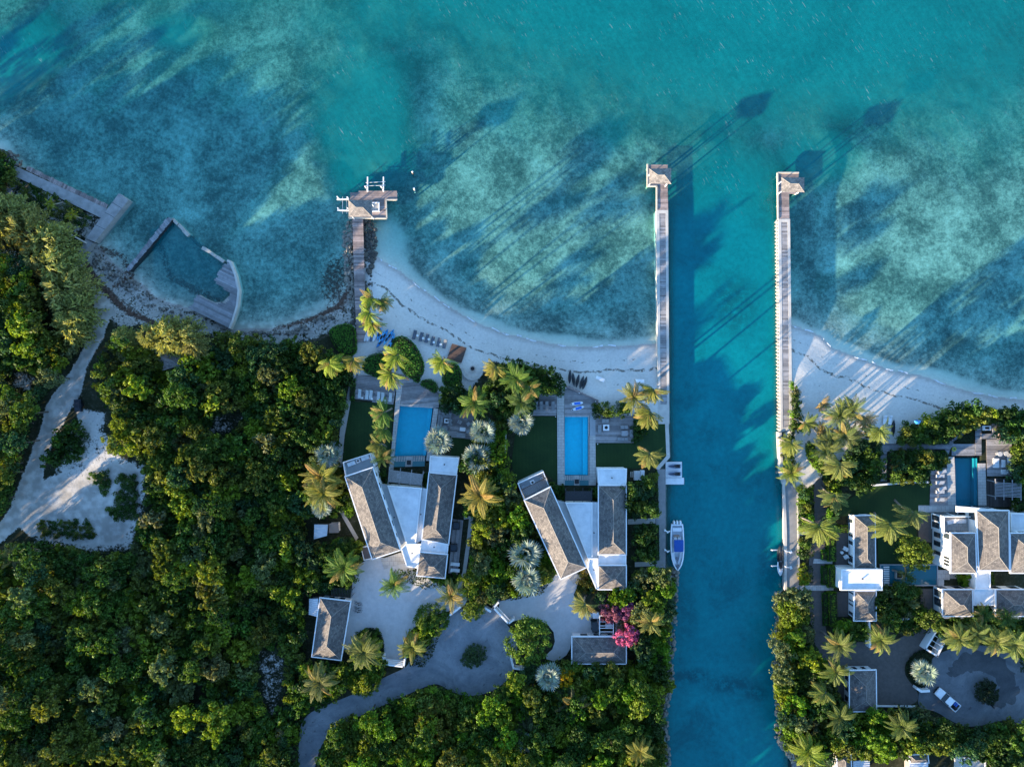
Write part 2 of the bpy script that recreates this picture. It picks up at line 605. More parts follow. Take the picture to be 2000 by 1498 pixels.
def blob(cx, cy, rx, ry, X=PX0, Y=PY0, soft=.75, rot=0.0):
    c, s_ = math.cos(R(rot)), math.sin(R(rot))
    u, v = (X - cx), (Y - cy)
    u, v = (u * c + v * s_) / rx, (-u * s_ + v * c) / ry
    return 1 - sm(1 - soft, 1 + soft * .6, np.sqrt(u * u + v * v) + .05 * wob2)
canal = sm(1300, 1325, PX0) * (1 - sm(1505, 1525, PX0)) * sm(330, 470, PY0 + 3 * wob)
canal = np.maximum(canal, sm(1285, 1320, PX0) * (1 - sm(1520, 1545, PX0)) * sm(900, 1000, PY0))
turq = np.maximum.reduce([blob(1480, 20, 640, 250), blob(1250, -60, 560, 220), blob(1410, 400, 130, 150), blob(715, 240, 95, 150, rot=-12), blob(700, 330, 60, 70),
                          blob(20, 120, 110, 60, rot=-38), blob(340, 60, 60, 35) * .6, blob(1600, 300, 90, 60) * .8])
turq = np.maximum(turq, sm(60, -220, PY0))
turq = np.maximum(turq, sm(200, 500, -(PX0 + 0) * 0 + (-PY0)))
turq2 = np.maximum(turq, canal)
grass = np.clip(1 - turq2 * .92, 0, 1)
grass *= 1 - .9 * blob(750, 470, 50, 75)                       # bare sand beside the groyne
grass *= sm(.8, 3.6, DS + .12 * wob) * .85 + .15
grass = np.clip(grass + .5 * blob(1420, 1340, 110, 24, soft=.8) + .45 * blob(1440, 610, 40, 60, soft=.9) + .3 * blob(1490, 1120, 30, 50, soft=.9), 0, 1)
Dm = 1.15 + 1.3 * turq + .6 * sm(500, 0, PY0)
Dm = Dm * (1 - canal) + 3.0 * canal
near = np.clip(DS / 9.0, 0, 1) ** .75
near = near * (1 - canal) + canal
zout = -Dm * near * sm(-.1, 1.2, np.minimum(DW, DS + 1)) - .03
zin = np.minimum(G * sm(-2.0, 13.0, DS + .06 * wob), G * sm(0, .75, DW) + .02)
Z = np.where(land, np.maximum(zin, .02) + 0, zout)
Z += np.where(land, .03 * np.sin(GXX * .9 + GYY * .4) * np.sin(GYY * .7) * sm(2, 10, DS), 0)
for nm, pl in POOLS.items():
    c = np.mean(pl, axis=0)
    big = [(c[0] + (a - c[0]) * 1.05 + (3 if a > c[0] else -3), c[1] + (b - c[1]) * 1.04 + (3 if b > c[1] else -3)) for a, b in pl]
    Z[inside(big, PXG, PYG)] = -.35
Z[inside([(1716, 1101), (1834, 1101), (1834, 1147), (1716, 1147)], PXG, PYG)] = .7
# sandy ground
def stroke(pts, X, Y):
    r = np.zeros(X.shape)
    for (x0, y0, w0), (x1, y1, w1) in zip(pts[:-1], pts[1:]):
        dx, dy = x1 - x0, y1 - y0
        t = np.clip(((X - x0) * dx + (Y - y0) * dy) / (dx * dx + dy * dy), 0, 1)
        d = np.hypot(X - x0 - t * dx, Y - y0 - t * dy)
        w = (w0 + (w1 - w0) * t) / 2
        r = np.maximum(r, 1 - sm(-6, 8, d - w))
    return r
def region(pts, v=1.0, soft=9):
    ins = inside(pts, PXG, PYG)
    d = segdist(PXG, PYG, [(pts[i], pts[(i + 1) % len(pts)]) for i in range(len(pts))])
    return v * sm(-soft, soft, np.where(ins, d, -d))
BEACH1 = [(690, 420), (745, 430), (800, 500), (870, 560), (950, 600), (1090, 640), (1310, 640), (1310, 832), (1160, 832), (1100, 775), (1060, 720), (960, 705), (920, 760), (905, 800), (860, 790), (692, 742), (688, 640), (690, 560)]
BEACH2 = [(1530, 600), (1620, 620), (1700, 670), (1800, 700), (2000, 740), (2300, 760), (2300, 830), (1990, 800), (1850, 800), (1830, 825), (1760, 845), (1742, 880), (1620, 900), (1600, 940), (1560, 960), (1532, 950)]
LSHORE = [(138, 500), (200, 440), (290, 500), (380, 580), (455, 620), (540, 620), (690, 560), (692, 640), (640, 652), (560, 678), (470, 668), (360, 650), (280, 640), (225, 640), (165, 560)]
sand = np.maximum.reduce([region(BEACH1), region(BEACH2), region(LSHORE, .55),
    stroke([(150, 505, 22), (190, 560, 28), (202, 610, 30), (186, 660, 26), (160, 710, 20), (138, 760, 40), (112, 800, 44), (92, 850, 30), (72, 900, 30), (58, 960, 46), (38, 1000, 36), (0, 1045, 24), (-60, 1090, 22)], PXG, PYG),
    region([(60, 950), (110, 925), (150, 935), (210, 905), (262, 905), (276, 935), (265, 990), (240, 1062), (180, 1067), (120, 1052), (60, 1047), (30, 1022)]),
    region([(150, 795), (205, 805), (205, 830), (175, 870), (150, 830)], .75), region([(140, 840), (205, 835), (218, 880), (285, 905), (290, 960), (262, 1075), (170, 1080), (60, 1062), (100, 930), (120, 900)], .62, 16),
    region([(32, 345), (198, 426), (168, 470), (20, 395)], .5), region([(-60, 465), (45, 480), (48, 540), (0, 560), (-60, 560)], .55),
    region([(505, 1260), (560, 1275), (552, 1400), (520, 1400), (500, 1340)], .42, 20), region([(420, 800), (480, 810), (450, 850), (400, 850)], .42, 16),
    region([(25, 720), (75, 730), (60, 770), (20, 760)], .45, 14)])
sand = np.where(land, sand, 1.0)
wrack = np.zeros(GXX.shape)
wr = stroke([(165, 515, 14), (180, 545, 20), (215, 580, 16), (250, 610, 14), (300, 632, 12), (350, 655, 10)], PXG, PYG)
wr = np.maximum(wr, stroke([(200, 485, 18), (240, 505, 14), (255, 540, 20), (225, 560, 12)], PX0, PY0) * .8)
wr = np.maximum(wr, stroke([(540, 640, 8), (600, 626, 10), (660, 600, 12), (684, 560, 14), (688, 500, 10)], PX0, PY0))
wr = np.maximum(wr, stroke([(470, 650, 10), (530, 652, 14), (600, 655, 10)], PX0, PY0) * .7)
wr = np.maximum(wr, stroke([(300, 455, 14), (330, 540, 18), (385, 570, 22), (425, 585, 14)], PX0, PY0) * .8)
wr = np.maximum(wr, blob(654, 548, 42, 90) * .8)
wr = np.maximum(wr, region([(170, 500), (225, 520), (262, 560), (300, 590), (360, 615), (440, 660), (380, 655), (290, 630), (230, 590), (190, 545)], .42, 12))
wr = np.maximum(wr, blob(668, 575, 30, 60) * .8)
wr = np.maximum(wr, region([(190, 465), (240, 478), (300, 540), (372, 605), (320, 612), (260, 575), (215, 535), (185, 500)], .5, 14))
wrack = wr
nyg, nxg = GXX.shape
idx = np.arange(nyg * nxg).reshape(nyg, nxg)
quads = np.stack([idx[:-1, :-1], idx[:-1, 1:], idx[1:, 1:], idx[1:, :-1]], -1).reshape(-1, 4)

def grid_object(name, X, Y, Zv, q, attrs, m, kind='structure'):
    used = np.unique(q)
    remap = np.full(X.size, -1)
    remap[used] = np.arange(len(used))
    q = remap[q]
    me = bpy.data.meshes.new(name)
    me.vertices.add(len(used))
    co = np.stack([X.ravel()[used], Y.ravel()[used], Zv.ravel()[used]], -1).astype(np.float32)
    me.vertices.foreach_set('co', co.ravel())
    me.loops.add(q.size)
    me.loops.foreach_set('vertex_index', q.ravel().astype(np.int32))
    me.polygons.add(len(q))
    me.polygons.foreach_set('loop_start', np.arange(0, q.size, 4, dtype=np.int32))
    me.polygons.foreach_set('loop_total', np.full(len(q), 4, np.int32))
    me.polygons.foreach_set('use_smooth', np.ones(len(q), bool))
    me.update(calc_edges=True)
    for k, v in attrs.items():
        a = me.attributes.new(k, 'FLOAT', 'POINT')
        a.data.foreach_set('value', v.ravel()[used].astype(np.float32))
    me.materials.append(m)
    o = bpy.data.objects.new(name, me)
    COL.objects.link(o)
    o['kind'] = kind
    return o

def terrain_mat():
    m = bpy.data.materials.new("shore_and_seabed")
    t, nn, ll = nodes_of(m)
    p = geopos(t)
    sep = t.nodes.new("ShaderNodeSeparateXYZ")
    ll.new(p, sep.inputs[0])
    z = sep.outputs['Z']
    fine = noise(t, 2.2, 6, .75, p)
    mid = noise(t, .55, 5, .65, p)
    big = noise(t, .09, 4, .6, p)
    pebble = noise(t, 7, 4, .7, p)
    soil = ramp(t, mid, [(.3, (.014, .018, .008)), (.55, (.030, .034, .018)), (.75, (.060, .060, .040))])
    soil = mixc(t, sstep(t, fine, .55, .75), soil, (.13, .12, .10))
    sandc = ramp(t, fine, [(.25, (.46, .44, .40)), (.5, (.57, .545, .50)), (.75, (.64, .615, .57))])
    sandc = mixc(t, 1.0, sandc, ramp(t, big, [(.35, (.86, .86, .86)), (.65, (1.06, 1.05, 1.03))]), 'MULTIPLY')
    sandc = mixc(t, sstep(t, pebble, .70, .78), sandc, (.20, .18, .15))
    di = attr(t, 'dirt')
    sandc = mixc(t, mth(t, 'MULTIPLY', di, sstep(t, mid, .30, .62)), sandc, mixc(t, 1.0, sandc, (.56, .56, .55), 'MULTIPLY'))
    sandc = mixc(t, mth(t, 'MULTIPLY', mth(t, 'MULTIPLY', di, .75), sstep(t, noise(t, .8, 7, .8, p), .60, .70)), sandc, (.10, .095, .075))
    a_s = attr(t, 'sand')
    s1 = mth(t, 'ADD', a_s, mth(t, 'MULTIPLY', mth(t, 'SUBTRACT', mid, .5), .9))
    s1 = mth(t, 'ADD', s1, mth(t, 'MULTIPLY', mth(t, 'SUBTRACT', fine, .5), .8))
    landc = mixc(t, sstep(t, s1, .36, .62), soil, sandc)
    sh = attr(t, 'shore')
    # tide lines of dry weed and the darker wet strip
    shn = mth(t, 'ADD', sh, mth(t, 'MULTIPLY', mth(t, 'SUBTRACT', noise(t, .16, 4, .6, p), .5), 3.2))
    for d0, wd, thr in ((5.2, .24, .42), (3.1, .13, .52), (8.3, .13, .56)):
        band = mth(t, 'LESS_THAN', mth(t, 'ABSOLUTE', mth(t, 'SUBTRACT', shn, d0)), wd)
        band = mth(t, 'MULTIPLY', band, sstep(t, noise(t, 1.3, 4, .7, p), thr, thr + .12))
        landc = mixc(t, mth(t, 'MULTIPLY', band, .8), landc, (.075, .065, .05))
    wet = mth(t, 'SUBTRACT', 1.0, sstep(t, mth(t, 'ADD', sh, mth(t, 'MULTIPLY', mid, .8)), .5, 1.7))
    landc = mixc(t, mth(t, 'MULTIPLY', wet, .8), landc, mixc(t, 1.0, landc, (.62, .60, .60), 'MULTIPLY'))
    # sea bed: pale sand, sea grass in patches
    g1 = noise(t, 1.15, 8, .84, p)
    g2 = noise(t, .12, 6, .68, p, .3)
    ga = attr(t, 'grass')
    gv = mth(t, 'ADD', mth(t, 'MULTIPLY', g1, .54), mth(t, 'MULTIPLY', g2, .46))
    gcol = ramp(t, gv, [(.37, (.042, .066, .062)), (.46, (.125, .158, .135)), (.54, (.31, .34, .28)), (.65, (.58, .59, .50))])
    bed = mixc(t, 1.0, sandc, (.92, .97, .9), 'MULTIPLY')
    bed = mixc(t, sstep(t, mth(t, 'ADD', ga, mth(t, 'MULTIPLY', mth(t, 'SUBTRACT', mid, .5), .5)), .10, .75), bed, gcol)
    col = mixc(t, sstep(t, z, -.10, .0), bed, landc)
    # drifts of brown weed
    w1 = mth(t, 'ADD', attr(t, 'wrack'), mth(t, 'MULTIPLY', mth(t, 'SUBTRACT', noise(t, 1.4, 6, .8, p), .5), 1.9))
    col = mixc(t, mth(t, 'MULTIPLY', sstep(t, w1, .55, .85), sstep(t, attr(t, 'wrack'), .05, .3)), col, ramp(t, fine, [(.35, (.034, .022, .017)), (.7, (.13, .083, .062))]))
    b = N(t, "ShaderNodeBsdfPrincipled", Roughness=.93)
    b.inputs['Specular IOR Level'].default_value = .12
    ll.new(col, b.inputs['Base Color'])
    bn = N(t, "ShaderNodeBump", Strength=.55, Distance=.06)
    hsum = mth(t, 'ADD', fine, mth(t, 'MULTIPLY', mid, 1.2))
    ll.new(hsum, bn.inputs['Height'])
    ll.new(bn.outputs[0], b.inputs['Normal'])
    o = t.nodes.new("ShaderNodeOutputMaterial")
    ll.new(b.outputs[0], o.inputs[0])
    return m
TERR = terrain_mat()
shore = np.where(land, DS, -DS)
dirt = np.maximum.reduce([region(LSHORE), stroke([(150, 505, 22), (190, 560, 28), (202, 610, 30), (186, 660, 26), (160, 710, 20), (138, 760, 40), (112, 800, 44), (92, 850, 30), (72, 900, 30), (58, 960, 46), (38, 1000, 36), (0, 1045, 24), (-60, 1090, 22)], PXG, PYG),
    region([(60, 950), (110, 925), (150, 935), (210, 905), (262, 905), (276, 935), (265, 990), (240, 1062), (180, 1067), (120, 1052), (60, 1047), (30, 1022)]) * .95])
AT = dict(dirt=dirt, sand=sand, shore=shore, grass=grass, wrack=wrack)
qz = Z.ravel()[quads].max(1)
qs = sand.ravel()[quads].mean(1)
beach = inside(BEACH1, PXG, PYG) | inside(BEACH2, PXG, PYG) | inside(LSHORE, PXG, PYG)
qb = beach.ravel()[quads].any(1)
grid_object('seabed', GXX, GYY, Z, quads[qz < 0], AT, TERR)
grid_object('beach', GXX, GYY, Z, quads[(qz >= 0) & qb], AT, TERR)
grid_object('ground', GXX, GYY, Z, quads[(qz >= 0) & ~qb], AT, TERR)

def water_mat():
    m = bpy.data.materials.new("lagoon_water")
    t, nn, ll = nodes_of(m)
    p = geopos(t)
    d = mth(t, 'MAXIMUM', attr(t, 'depth'), 0.0)
    milk = attr(t, 'milk')
    n1 = noise(t, .035, 6, .7, p, 1.0)
    n2 = noise(t, .9, 6, .8, p)
    cc = t.nodes.new("ShaderNodeCombineColor")
    for i, k in enumerate((.46, .07, .055)):
        ll.new(mth(t, 'EXPONENT', mth(t, 'MULTIPLY', d, -k)), cc.inputs[i])
    tr = N(t, "ShaderNodeBsdfTransparent")
    ll.new(cc.outputs[0], tr.inputs[0])
    df = N(t, "ShaderNodeBsdfDiffuse")
    can = attr(t, 'canal')
    col = mixc(t, can, (.0012, .138, .146), (.001, .165, .19))
    col = mixc(t, 1.0, col, ramp(t, n1, [(.3, (.72, .78, .80)), (.7, (1.35, 1.17, 1.15))]), 'MULTIPLY')
    col = mixc(t, 1.0, col, ramp(t, n2, [(.3, (.72, .78, .80)), (.7, (1.3, 1.2, 1.18))]), 'MULTIPLY')
    wd = mth(t, 'MULTIPLY', sstep(t, noise(t, .085, 7, .75, p, .4), .50, .68), can)
    wd = mth(t, 'MULTIPLY', wd, .5)
    w2 = mth(t, 'MULTIPLY', attr(t, 'weed'), sstep(t, noise(t, .55, 6, .75, p), .34, .58))
    wd = mth(t, 'MAXIMUM', wd, mth(t, 'MULTIPLY', w2, .85))
    col = mixc(t, wd, col, (.002, .065, .085))
    # wind flecks: short pale streaks on the open water
    mp = N(t, "ShaderNodeMapping")
    mp.vector_type = 'TEXTURE'
    mp.inputs['Rotation'].default_value = (0, 0, R(-57))
    mp.inputs['Scale'].default_value = (2.6, .42, 1)
    ll.new(p, mp.inputs[0])
    fl = noise(t, 1.25, 4, .6, mp.outputs[0])
    f3 = noise(t, .42, 6, .75, mp.outputs[0])
    col = mixc(t, attr(t, 'open'), col, mixc(t, 1.0, col, ramp(t, f3, [(.32, (.80, .86, .88)), (.68, (1.22, 1.10, 1.09))]), 'MULTIPLY'))
    fk = mth(t, 'MULTIPLY', sstep(t, fl, .60, .70), sstep(t, noise(t, .12, 4, .6, p), .45, .65))
    fk = mth(t, 'MULTIPLY', fk, attr(t, 'open'))
    col = mixc(t, mth(t, 'MULTIPLY', fk, .24), col, (.6, .64, .64))
    ll.new(col, df.inputs[0])
    f = mth(t, 'SUBTRACT', 1.0, mth(t, 'EXPONENT', mth(t, 'MULTIPLY', mth(t, 'MULTIPLY', d, milk), -1.0)))
    f = mth(t, 'MAXIMUM', f, mth(t, 'MULTIPLY', fk, .2))
    ms = t.nodes.new("ShaderNodeMixShader")
    ll.new(f, ms.inputs[0])
    ll.new(tr.outputs[0], ms.inputs[1])
    ll.new(df.outputs[0], ms.inputs[2])
    gl = N(t, "ShaderNodeBsdfGlossy", Roughness=.12)
    bn = N(t, "ShaderNodeBump", Strength=.35, Distance=.12)
    ll.new(mth(t, 'ADD', noise(t, 1.6, 5, .7, p, .4), mth(t, 'MULTIPLY', fl, .6)), bn.inputs['Height'])
    ll.new(bn.outputs[0], gl.inputs['Normal'])
    m2 = t.nodes.new("ShaderNodeMixShader")
    ll.new(schlick(t), m2.inputs[0])
    ll.new(ms.outputs[0], m2.inputs[1])
    ll.new(gl.outputs[0], m2.inputs[2])
    o = t.nodes.new("ShaderNodeOutputMaterial")
    ll.new(m2.outputs[0], o.inputs[0])
    return m
WATER = water_mat()
milk = .07 + .75 * turq2 + .1 * sm(450, 0, PY0)
milk = milk * (.25 + .75 * sm(0, 6, np.where(canal > .2, 9, DS)))
basin = inside([(296, 450), (336, 430), (440, 510), (455, 560), (420, 600), (300, 575)], PX0, PY0)
milk = np.where(basin, .42, milk)
canv = np.maximum(canal, basin * .8)
openw = 1 - sm(300, 640, PY0) * .9
openw *= 1 - canal
weed = np.maximum.reduce([blob(1352, 1320, 42, 13), blob(1425, 1337, 52, 20), blob(1476, 1352, 26, 18), blob(1437, 600, 46, 70) * .8, blob(1375, 470, 30, 26) * .5, blob(1500, 1100, 24, 60) * .7, blob(1340, 1190, 20, 60) * .5, blob(1460, 930, 40, 30) * .5, blob(1385, 850, 30, 26) * .5])
# coarser sheet for the surface
keep = Z.ravel()[quads].min(1) < .12
# pools are cut lower than the sea: leave them out of the sea surface
pc = np.stack([PXG.ravel()[quads].mean(1), PYG.ravel()[quads].mean(1)], -1)
dry = np.zeros(len(quads), bool)
for pl in list(POOLS.values()):
    c = np.mean(pl, axis=0)
    dry |= inside([(c[0] + (a - c[0]) * 1.5, c[1] + (b - c[1]) * 1.3) for a, b in pl], pc[:, 0], pc[:, 1])
grid_object('water', GXX, GYY, np.zeros_like(Z), quads[keep & ~dry], dict(depth=-Z, milk=milk, canal=canv, open=openw, weed=weed), WATER)

# broken white edge where the ripples run out on the sand
def foam():
    mb = MB()
    for C in (COAST, COAST2):
        run = [(a, b) for a, b, k in C if 700 < a < 1290 and 490 < b < 690 and k == 's'] if C is COAST else [(a, b) for a, b, k in C if 1547 <= a <= 2300 and k == 's']
        pts = []
        for (x0, y0), (x1, y1) in zip(run[:-1], run[1:]):
            for j in range(14):
                u = j / 14
                pts.append((x0 + (x1 - x0) * u, y0 + (y1 - y0) * u - 1.2 + 2.0 * math.sin((x0 + (x1 - x0) * u) * .11)))
        for i in range(len(pts) - 1):
            if math.sin(i * .35) + math.sin(i * .83 + 1) < .25:
                continue
            (xa, ya), (xb, yb) = P(*pts[i], .03), P(*pts[i + 1], .03)
            w = .06 + .12 * abs(math.sin(i * 1.7))
            mb.add([(xa, ya - w, .03), (xb, yb - w, .03), (xb, yb + w, .035), (xa, ya + w, .035)], [(0, 1, 2, 3)])
    build(mb, 'foam', mat("sea_foam", (.7, .7, .7), (.6, .62, .63), 3, .8), kind='stuff')
foam()

# ------------------------------------------------------------------ paved ground
PAVED = []
def sheet(name, pts, m, top=None, thick=.25, kind='structure', rnd=0):
    z1 = top if top is not None else G + .06
    if name in ('road', 'driveway', 'path', 'quay', 'patio'):
        PAVED.append(pts)
    if rnd:
        pts = smooth_poly(pts, rnd)
    return build(MB().prism(PL(pts, z1), z1 - thick, z1), name, m, kind=kind)

def smooth_poly(pts, it=2):
    for _ in range(it):
        q = []
        for i in range(len(pts)):
            (x0, y0), (x1, y1) = pts[i], pts[(i + 1) % len(pts)]
            q += [(x0 * .75 + x1 * .25, y0 * .75 + y1 * .25), (x0 * .25 + x1 * .75, y0 * .25 + y1 * .75)]
        pts = q
    return pts

sheet('road', [(580, 1600), (583, 1440), (592, 1398), (640, 1375), (700, 1352), (750, 1322), (795, 1303), (800, 1288), (835, 1268), (850, 1235), (880, 1195), (905, 1188), (945, 1188), (965, 1186), (993, 1222), (1012, 1255), (1008, 1305), (985, 1335),
    (950, 1355), (912, 1360), (880, 1350), (856, 1334), (835, 1338), (760, 1372), (700, 1398), (645, 1430), (618, 1470), (600, 1600)], ROAD, G + .075, rnd=2)
sheet('driveway', [(690, 1120), (706, 1096), (745, 1086), (795, 1100), (830, 1128), (880, 1150), (915, 1165), (905, 1187), (880, 1192), (850, 1200), (800, 1230), (785, 1260), (788, 1300), (748, 1288), (750, 1262), (738, 1232), (700, 1228), (688, 1270), (660, 1265), (684, 1180)], GRAVEL, G + .095, rnd=1)
sheet('driveway', [(968, 1176), (1000, 1168), (1050, 1150), (1075, 1135), (1095, 1110), (1130, 1120), (1128, 1145), (1118, 1166), (1150, 1195), (1170, 1205), (1170, 1238), (1118, 1240), (1112, 1275), (1088, 1292), (1060, 1285), (1085, 1262), (1080, 1225), (1040, 1205), (1003, 1212), (992, 1218)], GRAVEL, G + .095, rnd=1)
sheet('driveway', [(1588, 950), (1600, 930), (1612, 945), (1618, 980), (1612, 1020), (1608, 1220), (1625, 1262), (1690, 1250), (1722, 1265), (1770, 1238), (1810, 1225), (1830, 1228), (1800, 1275), (1768, 1290), (1766, 1320), (1795, 1350), (1790, 1378), (1712, 1380), (1640, 1370), (1625, 1310), (1590, 1262), (1580, 1200), (1578, 1100), (1592, 1020)], BRICKP, G + .085, rnd=2)
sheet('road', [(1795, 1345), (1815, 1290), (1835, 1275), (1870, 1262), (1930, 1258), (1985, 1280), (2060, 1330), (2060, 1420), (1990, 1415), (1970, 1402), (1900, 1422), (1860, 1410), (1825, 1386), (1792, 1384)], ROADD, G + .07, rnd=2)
wet = smooth_poly([(1852, 1305), (1870, 1282), (1905, 1270), (1950, 1278), (1978, 1308), (1992, 1350), (1980, 1372), (1946, 1385), (1932, 1378), (1954, 1352), (1946, 1325), (1922, 1312), (1890, 1312), (1868, 1320), (1850, 1318)], 3)
wet = [(x + 3.2 * math.sin(k * .9) + 2.4 * math.sin(k * 2.3 + x), y + 3.0 * math.cos(k * 1.1 + 1) + 2.2 * math.sin(k * 2.9 + y)) for k, (x, y) in enumerate(wet)]
sheet('wet_patch', wet, WETR, G + .076, .05)
for pts in ([(682, 784), (769, 789), (760, 905), (668, 905)], [(884, 854), (932, 858), (930, 900), (893, 905), (880, 890)], [(1036, 813), (1088, 813), (1089, 945), (1062, 920), (1008, 945), (999, 905), (1006, 850)],
            [(1164, 865), (1238, 866), (1262, 812), (1303, 830), (1303, 890), (1284, 914), (1164, 915)], [(1640, 985), (1700, 950), (1816, 944), (1816, 990), (1790, 1010), (1790, 1100), (1716, 1100), (1712, 1005), (1640, 1008)],
            [(1712, 1150), (1800, 1150), (1826, 1165), (1822, 1205), (1712, 1205)]):
    sheet('lawn', pts, LAWN, G + .05)
for pts in ([(684, 740), (691, 741), (684, 790), (673, 850), (667, 912), (658, 912), (664, 840), (675, 788)], [(906, 1008), (925, 1008), (918, 1065), (910, 1120), (900, 1150), (893, 1148), (903, 1118), (911, 1060), (916, 1013), (906, 1014)],
            [(663, 1000), (670, 998), (700, 1050), (695, 1056)], [(1226, 1014), (1280, 1012), (1280, 1022), (1226, 1024)], [(1240, 1098), (1278, 1096), (1278, 1105), (1240, 1107)]):
    sheet('path', pts, SANDP, G + .09)
for pts in ([(1284, 917), (1300, 917), (1300, 1109), (1281, 1109), (1280, 1050)],):
    sheet('quay', pts, CONCG, G + .12, 2.6)
sheet('quay', [(1533, 942), (1537, 938), (1560, 962), (1561, 1152), (1533, 1152)], CONCG, G + .12, 2.6)
for pts in ([(1529, 940), (1533, 940), (1537, 1040), (1537, 1152), (1533, 1153)], [(1557, 962), (1560, 962), (1562, 1110), (1559, 1110)]):
    sheet('quay_kerb', pts, CONC, G + .27, .5)
for pts in ([(1562, 1143), (1608, 1143), (1628, 1143), (1628, 1153), (1562, 1153)], [(1590, 1091), (1626, 1092), (1626, 1101), (1588, 1100)], [(1558, 1039), (1580, 1036), (1608, 1022), (1606, 1028), (1582, 1043), (1559, 1046)]):
    sheet('path', pts, PAVER, G + .13)
for pts in ([(1634, 1040), (1655, 1040), (1655, 1104), (1632, 1104)], [(1634, 1156), (1656, 1156), (1656, 1204), (1636, 1204)], [(1794, 1000), (1820, 1000), (1822, 1060), (1794, 1055)], [(1798, 1150), (1822, 1150), (1822, 1200), (1798, 1188)]):
    sheet('patio', pts, BRICKP, G + .12)
for pts in ([(743, 1092), (788, 1077), (794, 1098), (750, 1112)], [(1103, 1118), (1145, 1100), (1150, 1128), (1120, 1140)]):
    sheet('entrance_paving', pts, PAVER, G + .16)

# ------------------------------------------------------------------ building helpers
def uvmesh(faces, name, m, parent):
    """faces: list of world-space polygons whose first edge is the eave; UV in metres along and up the slope"""
    off = wpos(parent)
    vs, fs, uv = [], [], []
    for f in faces:
        f = [Vector(p) for p in f]
        u = (f[1] - f[0]).normalized()
        n = (f[1] - f[0]).cross(f[2] - f[0]).normalized()
        w = n.cross(u)
        b = len(vs)
        fs.append(tuple(range(b, b + len(f))))
        for p in f:
            vs.append(tuple(p - off))
            uv.append(((p - f[0]).dot(u) + b * .37, (p - f[0]).dot(w)))
    me = bpy.data.meshes.new(name)
    me.from_pydata(vs, [], fs)
    l = me.uv_layers.new(name="UVMap")
    l.data.foreach_set('uv', [x for p in uv for x in p])
    me.materials.append(m)
    o = bpy.data.objects.new(name, me)
    COL.objects.link(o)
    o.parent = parent
    return o

def lerp(a, b, t):
    return tuple(x + (y - x) * t for x, y in zip(a, b))

def dist(a, b):
    return math.hypot(a[0] - b[0], a[1] - b[1])

def grow(pts, d):
    """push a convex outline outwards by d metres"""
    cx, cy = sum(p[0] for p in pts) / len(pts), sum(p[1] for p in pts) / len(pts)
    out = []
    n = len(pts)
    for i in range(n):
        a, b, c = pts[i - 1], pts[i], pts[(i + 1) % n]
        def nrm(p, q):
            nx, ny = q[1] - p[1], p[0] - q[0]
            l = math.hypot(nx, ny) or 1
            nx, ny = nx / l, ny / l
            if (nx * ((p[0] + q[0]) / 2 - cx) + ny * ((p[1] + q[1]) / 2 - cy)) < 0:
                nx, ny = -nx, -ny
            return nx, ny
        n1, n2 = nrm(a, b), nrm(b, c)
        k = 1 + n1[0] * n2[0] + n1[1] * n2[1]
        out.append((b[0] + d * (n1[0] + n2[0]) / k, b[1] + d * (n1[1] + n2[1]) / k))
    return out

def frame(mb, pts, w, z0, z1):
    inner = grow(pts, -w)
    n = len(pts)
    for i in range(n):
        j = (i + 1) % n
        mb.prism([pts[i], pts[j], inner[j], inner[i]], z0, z1, True)
    return mb

def hip(par, c, ze, pitch=27, under=None, trim=True, m=None):
    """hipped shingle roof over four eave corners (photo pixels NW NE SE SW, as seen at eave height)"""
    p = PL(c, ze)
    ns, ew = dist(p[0], p[3]) + dist(p[1], p[2]), dist(p[0], p[1]) + dist(p[3], p[2])
    q = p if ns >= ew else [p[3], p[0], p[1], p[2]]           # q0q1 and q2q3 are the short ends
    m0, m1 = lerp(q[0], q[1], .5), lerp(q[2], q[3], .5)
    w, L = (dist(q[0], q[1]) + dist(q[2], q[3])) / 2, dist(m0, m1)
    t = min(.48, .5 * w / L)
    zr = ze + w / 2 * math.tan(R(pitch))
    r0, r1 = (*lerp(m0, m1, t), zr), (*lerp(m1, m0, t), zr)
    Q = [(*a, ze) for a in q]
    uvmesh([[Q[1], Q[0], r0], [Q[2], Q[1], r0, r1], [Q[3], Q[2], r1], [Q[0], Q[3], r1, r0]], 'roof', m or SHINGLE, par)
    cap = MB()
    for a, b in ((r0, r1), (Q[0], r0), (Q[1], r0), (Q[2], r1), (Q[3], r1)):
        a, b = Vector(a), Vector(b)
        cap.tube([a + Vector((0, 0, .02)), b + Vector((0, 0, .02))], .06, 4)
    build(cap, 'ridge_cap', mat("ridge_shingles", (.26, .24, .22), (.17, .16, .15), 3, .85, .2), par)
    if trim:
        build(frame(MB(), grow(p, .12), .2, ze - .28, ze + .05), 'fascia', TRIM, par)
    return p

def walls(par, p, z0, z1, inset=.3, m=None, name='wall'):
    return build(MB().prism(grow(p, -inset), z0, z1), name, m or WHITE, par)

def windows(par, a, b, cen, z0, z1, spans, fm=None):
    """window frames and panes along the wall line a-b (world xy), standing just proud of the wall"""
    d = Vector((b[0] - a[0], b[1] - a[1]))
    L = d.length
    d.normalize()
    n = Vector((d.y, -d.x))
    if n.dot(Vector((cen[0] - a[0], cen[1] - a[1]))) > 0:
        n = -n
    rz = math.atan2(d.y, d.x)
    for s0, s1 in spans:
        c = Vector(a) + d * L * (s0 + s1) / 2
        w = L * (s1 - s0)
        f = build(MB().box((c.x + n.x * .03, c.y + n.y * .03, (z0 + z1) / 2), (w, .10, z1 - z0), rz), 'window', fm or TRIM, par)
        build(MB().box((c.x + n.x * .075, c.y + n.y * .075, (z0 + z1) / 2), (w - .24, .06, z1 - z0 - .24), rz), 'pane', GLASSM, f)

